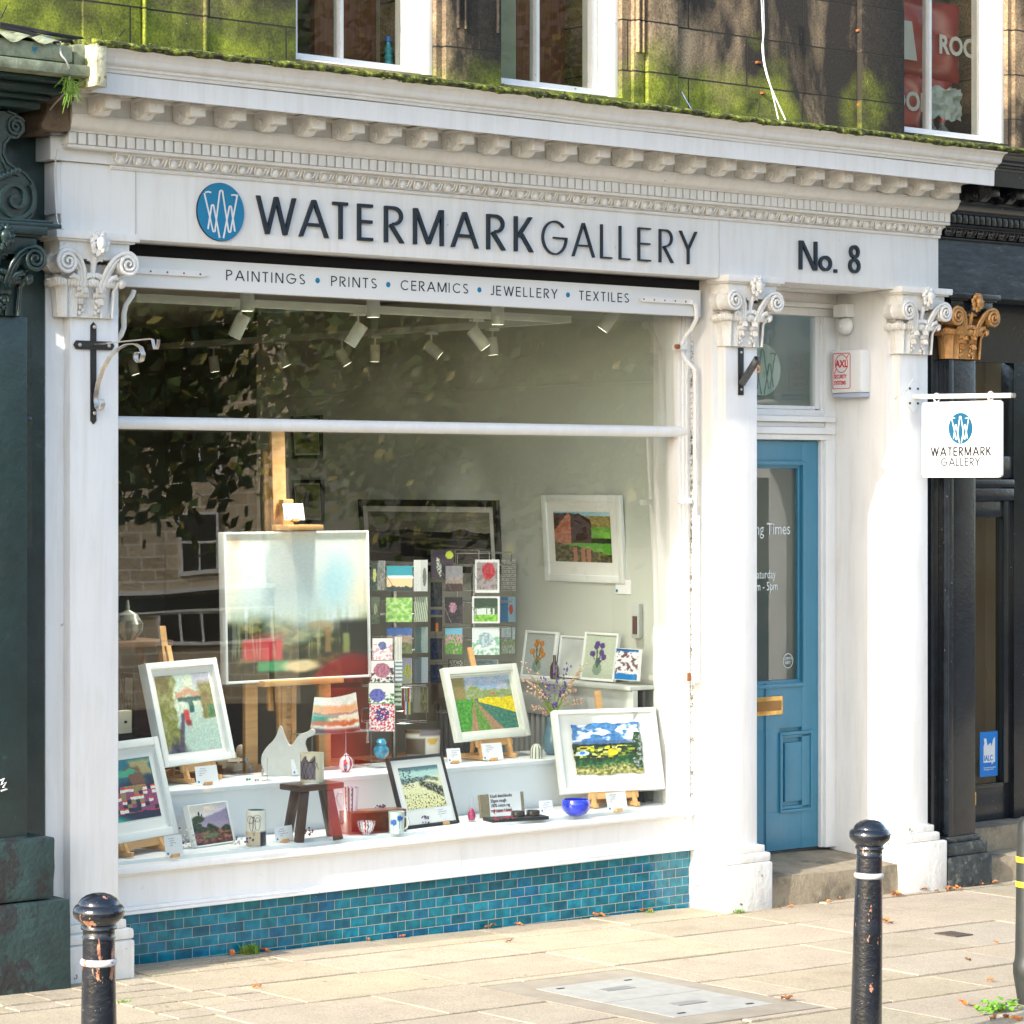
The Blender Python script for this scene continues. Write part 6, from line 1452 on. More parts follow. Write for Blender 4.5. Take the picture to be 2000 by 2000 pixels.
# tall line pot
t, p, mm = lathe_thing('tall_pot', 'tall cream cylinder pot with looping black lines and a dark blue patch', 'pot', *c2(1352, 1790), BED, dens(pot(.044, .042, .150), 8), glaze, 48)
def f_(co, p=p):
    s, z, f = side_uv(co, p, .044)
    if f < 0 and z > .02 and (co-p).xy.length < .040: return (.25, .45, .46)
    if s > .5 and z < .058: return (.13, .16, .22)
    return (.80, .74, .62) if z < .058 else (.90, .89, .84)
vcol(t.children[0], f_)
b = B()
for k in range(4): b.tube([(p+Vector((RV[0], RV[1], 0))*(.0446*math.sin(c+.28*math.cos(a)))+VD*(.0446*math.cos(c+.28*math.cos(a)))+Vector((0, 0, z0+rz*math.sin(a)))) for a in [i*.35 for i in range(19)]] if 1 else 0, .0009, 4) if False else None
for c, z0, rc_, rz in ((-.35, .095, .22, .030), (.25, .095, .25, .028), (-.5, .112, .35, .016), (.2, .118, .4, .014), (-.1, .085, .12, .04)):
    b.tube([(p+Vector((RV[0], RV[1], 0))*(.0446*math.sin(c+rc_*math.cos(i*.35)))+VD*(.0446*math.cos(c+rc_*math.cos(i*.35)))+Vector((0, 0, z0+rz*math.sin(i*.35)))) for i in range(19)], .0008, 4)
part(b, 'painted_line', t, inkm)
# oval patterned pot on the step
t, p, mm = lathe_thing('oval_pot', 'wide cream pot with grey brown patches and a yellow half moon', 'pot', *c3(1573, 948), STEP, dens(pot(.082, .086, .125), 6), glaze, 56, sq=.6, rot=R(-40))
def f_(co, p=p):
    s, z, f = side_uv(co, p, .085)
    if -.95 < s < .22 and .012 < z < .085: return (.42, .36, .28)
    if z > .098 and s > -.15: return (.52, .49, .52)
    if z > .108: return (.50, .40, .28)
    if math.hypot((s-.55)*.085, z-.085) < .026 and z < .088: return (.86, .72, .32)
    return (.89, .88, .84)
vcol(t.children[0], f_)
# abstract bird sculpture (two rising forms)
pd = atZ(*c3(300, 1135), STEP); t = thing('curved_sculpture', 'smooth grey white stone sculpture with two rising horns on the step', 'sculpture', pd)
ctl = [(-.72, 0), (-.92, .22), (-1.0, .55), (-.95, .85), (-.78, 1.12), (-.56, 1.34), (-.42, 1.56), (-.34, 1.80), (-.28, 1.90), (-.22, 1.84), (-.12, 1.55), (.0, 1.28), (.08, 1.16), (.18, 1.20), (.30, 1.38), (.42, 1.54), (.60, 1.62), (.76, 1.68), (.90, 1.78), (1.02, 1.74), (1.04, 1.62), (.94, 1.53), (.80, 1.48), (.70, 1.36), (.68, 1.18), (.76, .9), (.80, .55), (.76, .2), (.66, 0)]
out = []
for i in range(len(ctl)-1):
    q0, q1, q2, q3 = [Vector(ctl[min(max(i+o_, 0), len(ctl)-1)]) for o_ in (-1, 0, 1, 2)]
    for kk in range(4):
        tt = kk/4; w_ = .5*((2*q1)+(q2-q0)*tt+(2*q0-5*q1+4*q2-q3)*tt*tt+(3*q1-q0-3*q2+q3)*tt**3); out.append((w_.x, w_.y))
out.append(ctl[-1])
k = .118; mm = frame_m(pd, (RV[0], RV[1], 0), (0, 0, 1)); b = B(); b.prism([(x*k, y*k) for x, y in out], -.020, .020, mm)
bmesh.ops.bevel(b.bm, geom=list(b.bm.edges), offset=.004, segments=2, affect='EDGES', clamp_overlap=True); part(b, 'body', t, M('stoneware_glaze', (.62, .61, .56), .35, var=.06, vs=40), 60)
# drawer box, mug, bowl, flower mug
dp = atZ(*c3(1090, 1690), BED); t = thing('wooden_drawer', 'small brown wooden drawer standing on its side on the display bed', 'drawer', dp); ux = Vector((.995, .06, 0))
P0_ = atZ(*c3(885, 1692), BED); P1_ = atZ(*c3(1420, 1660), BED); mm = frame_m(P0_, P1_-P0_, (0, 0, 1)); wd = (P1_-P0_).length; ht = .100
dk = M('antique_brown_wood', (.20, .075, .028), .35, var=.35, vs=18, coat=.3)
b = B(); b.box(0, wd, 0, .009, -.09, 0, .002, mm).box(0, wd, ht-.009, ht, -.09, 0, .003, mm).box(0, .009, .009, ht-.009, -.09, -.001, .002, mm).box(wd-.009, wd, .009, ht-.009, -.09, -.001, .002, mm).box(.009, wd-.009, .009, ht-.009, -.089, -.082, 0, mm); part(b, 'case', t, dk)
part(B().box(-.012, -.0005, .002, ht-.002, -.092, -.002, .004, mm), 'drawer_front', t, dk); part(B().ball((-.020, .05, -.045), .010, (1, 1, 1), 10, mm), 'knob', t, darkwood)
def stripes(cols, n, p, off=0, spots=None):
    def f(co):
        a = math.atan2(co.y-p.y, co.x-p.x)/(2*math.pi)*n+off; k = int(math.floor(a)) % len(cols); return cols[k]
    return f
pm = P0_+(P1_-P0_)*.12; pm = pm+Vector((0, .045, ht)); t = thing('striped_mug', 'tall striped mug with red dots standing on the wooden drawer', 'mug', pm)
o = part(B().lathe(dens(pot(.031, .036, .103, .004), 6), 72, Matrix.Translation(pm), cap=False), 'body', t, glaze, 60); vcol(o, stripes([(.25, .28, .36), (.86, .88, .90), (.80, .84, .88), (.62, .74, .80), (.90, .90, .90), (.72, .16, .18), (.88, .88, .88), (.30, .36, .44), (.85, .88, .9)], 27, pm))
L = -Vector((RV[0], RV[1], 0)); part(B().tube([pm+L*.030+Vector((0, 0, .075)), pm+L*.052+Vector((0, 0, .080)), pm+L*.062+Vector((0, 0, .055)), pm+L*.052+Vector((0, 0, .025)), pm+L*.036+Vector((0, 0, .008))], [.005, .005, .0045, .004, .003], 8), 'handle', t, M('mug_grey', (.60, .62, .66), .25, coat=.4))
t, p, mm = lathe_thing('striped_bowl', 'little striped footed bowl in front of the wooden drawer', 'bowl', *c3(1040, 1690), BED, dens([(.001, 0), (.020, 0), (.019, .006), (.030, .018), (.038, .038), (.0405, .058), (.037, .058), (.030, .025), (.001, .012)], 4), glaze, 72)
vcol(t.children[0], stripes([(.20, .26, .36), (.88, .88, .88), (.55, .68, .74), (.88, .88, .88), (.60, .20, .20), (.88, .88, .88)], 36, p))
t, p, mm = lathe_thing('flower_mug', 'pale mug painted with two blue dandelion heads beside the drawer', 'mug', *c3(1325, 1680), BED, dens(pot(.033, .036, .097, .004), 10), glaze, 72)
def f_(co, p=p):
    s, z, f = side_uv(co, p, .035)
    for cs, cz, r in ((-.30, .052, .0145), (.45, .070, .0125)):
        if f > 0 and math.hypot((s-cs)*.035, z-cz) < r*(1+.15*math.sin(40*s)): return (.10, .34, .64)
        if f > 0 and abs(s-cs) < .035 and z < cz: return (.35, .45, .60)
    return (.74, .80, .78)
vcol(t.children[0], f_); part(B().tube([p-L*.033+Vector((0, 0, .075)), p-L*.050+Vector((0, 0, .070)), p-L*.055+Vector((0, 0, .048)), p-L*.046+Vector((0, 0, .026)), p-L*.033+Vector((0, 0, .018))], .0042, 8), 'handle', t, M('mug_pale', (.52, .60, .57), .25, coat=.4))
t, p, mm = lathe_thing('blue_bowl', 'cobalt blue glass bowl at the front of the display bed', 'bowl', *c4(1130, 1290), BED, [(.001, 0), (.024, .001), (.048, .012), (.063, .032), (.068, .052), (.067, .066), (.062, .078), (.059, .078), (.061, .062), (.055, .032), (.036, .012), (.001, .006)], M('cobalt_glass', (.012, .03, .42), .18, var=.1, coat=.6), 40)
t, p, mm = lathe_thing('dome_pot', 'small cream domed pot with dark green stripes on the step', 'pot', *c4(812, 828), STEP, dens([(.001, 0), (.029, 0), (.030, .004), (.030, .035), (.027, .052), (.018, .065), (.008, .071), (.001, .072)], 5), glaze, 64)
vcol(t.children[0], stripes([(.84, .82, .74), (.84, .82, .74), (.20, .38, .40)], 33, p))
t, p, mm = lathe_thing('blue_vase', 'grey blue vase of berry and lavender branches on the step', 'vase', *c4(950, 795), STEP, [(.001, 0), (.034, 0), (.048, .02), (.055, .055), (.052, .09), (.038, .125), (.033, .15), (.036, .185), (.033, .185), (.030, .15), (.03, .05), (.001, .02)], M('slate_blue_glaze', (.13, .24, .30), .3, var=.06, coat=.4), 36)
tips = [((c4(690, 60)), 0), (c4(800, 75), 0), (c4(1230, 25), 0), (c4(1180, 115), 0), (c4(980, 60), 1), (c4(1075, 60), 1), (c4(760, 425), 0), (c4(720, 270), 0), (c4(1190, 370), 0), (c4(860, 480), 0), (c4(870, 165), 1), (c4(1050, 240), 1), (c4(855, 295), 1), (c4(960, 400), 1), (c4(1170, 230), 0), (c4(700, 175), 0), (c4(780, 240), 0), (c4(1090, 265), 0)]
rr_ = random.Random(5); pinkb, purb = M('pink_berry', (.72, .40, .30), .5, var=.15, vs=60), M('purple_bud', (.14, .07, .36), .6, var=.2, vs=60); gst = M('green_stem', (.28, .38, .05), .6, var=.2)
bp = {0: B(), 1: B()}; bs = B(); base = p+Vector((0, 0, .18))
for (tx, ty), kd in tips:
    e = at(tx, ty, p.y+rr_.uniform(-.10, .10)); mid = base.lerp(e, .5)+Vector((0, 0, .03)); q3 = base.lerp(e, .25)+Vector((0, 0, .02))
    bs.tube([base, q3, mid, e], [.003, .0025, .002, .001], 5)
    for i in range(22):
        k = .38+.62*i/22; c = (base.lerp(e, k) + Vector((0, 0, .03*(1-abs(2*k-1)))))+Vector((rr_.uniform(-.012, .012), rr_.uniform(-.012, .012), rr_.uniform(-.012, .012))); 
        if rr_.random() < .62: bp[kd].ball(c, .0052 if kd == 0 else .0042, (1, 1, 1.0 if kd == 0 else 1.7), 7)
part(bs, 'stem', t, gst, 50); part(bp[0], 'pink_berries', t, pinkb, 60); part(bp[1], 'lavender_buds', t, purb, 60)
# glass drop, blue flask, pendant flask
t, p, mm = lathe_thing('glass_drop', 'clear teardrop glass with a crimson heart on the display bed', 'glass ornament', *c4(293, 1333), BED, [(.001, 0), (.017, .001), (.024, .018), (.024, .035), (.018, .056), (.009, .080), (.003, .115), (.0006, .130)], glass_mat('drop_glass', (.97, .98, .98), ior=1.5, smear=False), 28, 'glass')
part(B().lathe([(.001, .004), (.014, .006), (.018, .024), (.016, .040), (.009, .055), (.001, .062)], 20, mm), 'coloured_core', t, M('crimson_core', (.42, .012, .10), .3, var=.4, vs=90), 50)
def riser(x, y, zs, w, h, label):
    p = atZ(x, y, zs); b = B(); b.box(p.x-w/2, p.x+w/2, p.y, p.y+.08, zs, zs+h, .002); return rebase(single(b, 'acrylic_block', label, 'stand', glass_mat('acrylic', (.90, .94, .95), ior=1.45, smear=False), smooth=0), p)
riser(*c3(1215, 1065), STEP, .09, .042, 'clear acrylic block under the blue glass flask')
p_ = atZ(*c3(1215, 1065), STEP); p = Vector((p_.x+.01, p_.y+.04, STEP+.043)); t = thing('blue_flask', 'bright blue glass flask on a clear block', 'glass ornament', p)
part(B().lathe([(.001, 0), (.018, .001), (.034, .018), (.038, .034), (.034, .048), (.022, .058), (.022, .066), (.026, .074), (.016, .088), (.014, .090), (.001, .09)], 30, Matrix.Translation(p)), 'body', t, M('aqua_glass', (.01, .22, .34), .08, var=.5, vs=30, coat=.8, obj=False), 50)
p = atZ(*c3(848, 1100), STEP); t = thing('round_perfume_bottle', 'round red and white cased glass bottle with a long stopper on the step', 'bottle', p)
o = part(B().lathe(dens([(.001, 0), (.010, 0), (.026, .014), (.034, .034), (.031, .056), (.018, .070), (.010, .074), (.012, .080), (.004, .084), (.0015, .09), (.0012, .185), (.0005, .19)], 4), 48, Matrix.Translation(p)), 'body', t, glaze, 60); vcol(o, stripes([(.80, .78, .82), (.42, .10, .16), (.75, .72, .78), (.80, .78, .82), (.34, .08, .14)], 15, p))
for dz, c in ((.045, redm), (.024, logom)): part(B().ball(p+VD*.031+Vector((0, 0, dz)), .007, (1, 1, 1), 10), 'glass_bead', t, c)
# ceramic landscape plate on a wire stand
P0_ = at(*c3(510, 725), .93); t = thing('landscape_vessel', 'flared ceramic vessel with a painted orange and green seascape on a wire stand', 'ceramic', P0_)
def pv(u, v):
    n = nz(u*7, v*5, 3); c = mx((.80, .87, .80), (.90, .92, .88), .5+n); c = mx(c, (.85, .66, .46), bx_(u, v+.04*n, 0, 1, .56, .76, .05)); c = mx(c, (.55, .36, .30), bx_(u, v+.05*n, 0, 1, .50, .56, .02)*.7)
    c = mx(c, (.14, .56, .46), bx_(u, v+.06*n, 0, .5, .28, .5, .05)); c = mx(c, (.90, .84, .68), bx_(u, v+.05*n, .3, 1, .34, .44, .04)); c = mx(c, (.70, .38, .20), bx_(u, v+.06*n, 0, 1, .2, .32, .04)); c = mx(c, (.34, .18, .16), sm(.18, .05, v)); return c
P1_ = atZ(*c3(982, 705), P0_.z); PT = at(*c3(550, 408), .95); mm = frame_m(P0_, (P1_-P0_), (0, .1, 1)); w_ = (P1_-P0_).length; h_ = PT.z-P0_.z
def vb(u, v, p): x = (u-.5); return (w_/2+x*w_*(1-.17*v)+.012*v, h_*v*(1+.10*(u-.2)*v)-.010*math.sin(u*math.pi)*(1-v)+.012*v*(2*u-1)**2, .035*(1-(2*u-1)**2))
def vb2(u, v, p): q = vb(u, v, p); return (q[0], q[1], -q[2]-.004)
b = sheet(B(), mm, 0, 1, 0, 1, 0, pv, 60, 50, vb); sheet(b, mm, 0, 1, 0, 1, 0, pv, 20, 20, vb2); part(b, 'body', t, glaze, 60)
ws = thing('wire_stand', 'thin clear wire display stand under the landscape vessel', 'stand', (P0_.x, P0_.y, STEP)); b = B(); wv = M('clear_wire', (.35, .36, .36), .3, metal=.6)
xa, xb = at(*c3(445, 760), .90).x, at(*c3(1085, 720), .90).x; zt_ = P0_.z-.006
for x in (xa+.05, xb): b.tube([(x, .90, zt_), (x, .90, STEP+.01), (x, .93, STEP+.004), (x-.02, .98, STEP+.004)], .0018, 5)
b.box(xa, xb, .88, .98, zt_-.004, zt_, .001); part(b, 'wire_frame', ws, wv)
# acrylic ring stand, rings, hanging earring stand
riser(*c2(1245, 1130), STEP, .10, .055, 'clear acrylic stand for rings beside the curved sculpture')
pr_ = atZ(*c2(1245, 1130), STEP)
for dx, m_, lb2, zz in ((-.02, steel, 'silver ring with a round stone on the acrylic stand, left', .056), (.025, M('turquoise_stone', (.03, .30, .45), .3), 'turquoise ring on the acrylic stand, right', .056), (.05, M('blue_stone', (.01, .12, .40), .3), 'blue stone ring low on the acrylic stand', .012)):
    c = pr_+Vector((dx, .02, zz+.009)); rebase(single(B().tube([c+Vector((.008*math.cos(i*.5), 0, .008*math.sin(i*.5))) for i in range(14)], .0016, 6).ball(c+Vector((0, 0, .010)), .005, (1, 1, .8), 8), 'finger_ring', lb2, 'ring', m_, 'rings on display'), c)
for (x, y), l, m_ in ((c2(1270, 1183), 'green bead earring lying on the step edge', M('green_bead', (.02, .30, .16), .3)), (c2(1350, 1190), 'pair of silver stud earrings on the step edge', steel)):
    p = atZ(x, y, STEP); rebase(single(B().ball(p+Vector((0, 0, .006)), .006, (1, 1, 1), 8).ball(p+Vector((.016, .004, .005)), .005, (1, 1, 1), 8), 'stud_earrings', l, 'earrings', m_), p)
p = atZ(*c2(1460, 1180), STEP); t = thing('earring_stand', 'little silver earring stand left of the curved sculpture', 'stand', p); b = B(); b.tube([p, p+Vector((0, 0, .10)), p+Vector((-.012, 0, .108)), p+Vector((-.025, 0, .10)), p+Vector((-.026, 0, .06))], .0015, 6); b.box(p.x-.02, p.x+.02, p.y-.015, p.y+.015, p.z, p.z+.003); part(b, 'wire_hook', t, steel); part(B().ball(p+Vector((-.026, 0, .05)), .006, (1, 1, 1.6), 8).ball(p+Vector((-.026, 0, .03)), .005, (1, 1, 1.6), 8), 'earring', t, steel)
for (x, y), l in ((c2(1240, 1755), 'row of silver bead jewellery in front of the tall pot'), (c2(735, 1800), 'clear stand of tangled silver and purple beads beside the hill painting'), (c2(1850, 1670), 'two red drop earrings on a clear stand under the stool'), (c3(1600, 1560), 'pairs of dark drop earrings on a clear stand in front of the beach print'), (c4(560, 1315), 'string of coloured beads on the black jewellery tray'), (c3(1185, 1440), 'small dark bead bracelet on top of the wooden drawer')):
    on_tray = 'tray' in l; on_dr = 'drawer' in l; p = atZ(x, y, BED + (.018 if on_tray else .104 if on_dr else .03)); r = random.Random(int(x)); b = B().use(steel, M('bead_red', (.30, .01, .03), .3), M('bead_purple', (.10, .05, .14), .3), M('bead_blue', (.02, .12, .30), .3), M('bead_yellow', (.6, .5, .05), .3))
    n = 26 if 'silver' in l else 14
    for i in range(n):
        b.on(r.choice((0, 0, 0, 2) if 'silver' in l else (1,) if 'red' in l else (3, 4, 3, 0) if on_tray else (2,))); b.ball(p+Vector((r.uniform(-.05, .05) if n > 20 or on_tray else r.choice((-.02, -.008, .01, .022)), r.uniform(0, .02), r.uniform(0, .012) if on_tray or on_dr else r.uniform(-.012, .02 if 'tangled' not in l else .08))), r.uniform(.003, .0055), (1, 1, 1), 7)
    rebase(single(b, 'bead_jewellery', l, 'jewellery', None), p)
# jewellery tray, sketchbook notice
p = atZ(*c4(690, 1335), BED); t = thing('jewellery_tray', 'black tray with little pots of beads at the front of the display bed', 'tray', p)
P0_, P1_ = atZ(*c4(458, 1345), BED), atZ(*c4(915, 1318), BED); mm = frame_m(P0_, P1_-P0_, (0, 0, 1)); w_ = (P1_-P0_).length; part(B().box(0, w_, 0, .016, -.10, 0, .003, mm), 'tray_base', t, inkm)
for k in range(2): part(B().lathe([(.03, 0), (.032, .002), (.032, .022), (.028, .022), (.027, .008), (.001, .008)], 20, mm @ Matrix.Translation((w_*(.55+.27*k), .017, -.06)) @ Matrix.Rotation(R(-90), 4, 'X')), 'bead_pot', t, M('dark_glass_pot', (.04, .035, .03), .15, coat=.5))
mK, wK, hK = picsolve(c4(372, 1305), c4(722, 1275), c4(357, 1120), None, BED+.003); t = thing('sketchbook_notice', 'handwritten sketchbook notice on a linen bound book', 'notice', mK.translation)
part(B().box(0, wK, 0, hK, -.016, 0, .001, mK), 'linen_book', t, M('linen_cover', (.26, .22, .14), .9, var=.2, vs=60, bs=200, bd=.001)); m2 = mK @ Matrix.Translation((wK*.20, -.002, .001)); w2 = wK*.72
part(B().box(0, w2, 0, hK+.008, 0, .0012, 0, m2), 'notice_card', t, cardm, 0)
for k, s in enumerate(('Khadi sketchbooks', '20gsm rough', '100% cotton rag', 'rag. paper + hand')): text('handwriting', s, .0215, m2 @ Matrix.Translation((.006, hK-.016-k*.022, .0014)), t, inkm, bold=.0003, sx=.76 if k != 1 else .8)
text('handwriting', 'KHADI PAPERS', .013, m2 @ Matrix.Translation((.042, .020, .0014)), t, red, bold=.0003); b = B(); b.ribbon([(.025, .012), (.025, .032)], .003, 0, .0004, m2 @ Matrix.Translation((0, 0, .0014))); b.lathe([(.0005, 0), (.006, 0), (.006, .0006), (.0005, .0006)], 12, m2 @ Matrix.Translation((.025, .03, .0019))); part(b, 'red_emblem', t, red, 0)
# ---- greeting cards on two wire spinners
rackm = M('chrome_wire', (.55, .56, .56), .25, metal=.9); Uc = Vector((RV[0], RV[1], 0))
def spinner(label, px, Y, z0, z1, tiers, w):
    p = at(px, 1200, Y); t = thing('card_spinner', label, 'rack', (p.x, p.y, .08)); part(B().cyl((p.x, p.y, .10), (p.x, p.y, z1), .012, n=12), 'pole', t, rackm); part(B().lathe([(.18, .08), (.18, .10), (.02, .12)], 24, Matrix.Translation((p.x, p.y, 0))), 'base', t, inkm)
    for k in range(tiers):
        z = z0+(z1-z0)*k/(tiers-1)-.06; b = B()
        for dz in (0, .06): b.tube([(p+Uc*w*math.cos(i*math.pi/4+.4)-VD*w*.8*math.sin(i*math.pi/4+.4))*1.0 - Vector((0, 0, p.z-z-dz)) for i in range(9)], .002, 5)
        for i in range(8): a = i*math.pi/4+.4; e = p+Uc*w*math.cos(a)-VD*w*.8*math.sin(a); b.tube([Vector((p.x, p.y, z)), Vector((e.x, e.y, z)), Vector((e.x, e.y, z+.06))], .002, 5)
        part(b, 'wire_tier', t, rackm)
    return t
spinner('chrome wire card spinner behind the large painting, left one of two', 770, 1.35, .85, 1.55, 5, .17)
spinner('chrome wire card spinner in the middle of the window, right one of two', 925, 1.55, .85, 1.60, 5, .21)
def flat_c(c, v=.12):
    return lambda u, w: mx(c, tuple(max(0, k-v*2) for k in c), .5+nz(u*5, w*7, c[0]*9))
def scape(sky, mid, low, h1=.55, h2=.3):
    return lambda u, v: mx(sky, tuple(k*.9 for k in sky), .5+nz(u*5, v*5, 1)) if v > h1+.05*nz(u*4, 0, h1) else (mx(mid, tuple(k*.8 for k in mid), .5+nz(u*9, v*9, 2)) if v > h2+.04*nz(u*4, 3, h2) else mx(low, tuple(k*.7 for k in low), .5+nz(u*9, v*9, 4)))
def bord(fn, w=.1, c=(.93, .93, .92)): return lambda u, v: fn(u, v) if w < u < 1-w and w < v < 1-w else c
def bloom(bg, fl, lf, r=.3, cu=.5, cv=.55): return lambda u, v: (mx(fl, tuple(k*.75 for k in fl), .5+1.5*nz(u*11, v*11, 7)) if el(u+.05*nz(u*8, v*8, 2), v, cu, cv, r, r) > .5 else (lf if (nz(u*6, v*6, 3) > .12 and v < cv+.1) else bg))
def strp(cs): return lambda u, v: cs[int(u*len(cs)*.999)] if v < .5 else cs[int(u*len(cs)*1.7) % len(cs)]
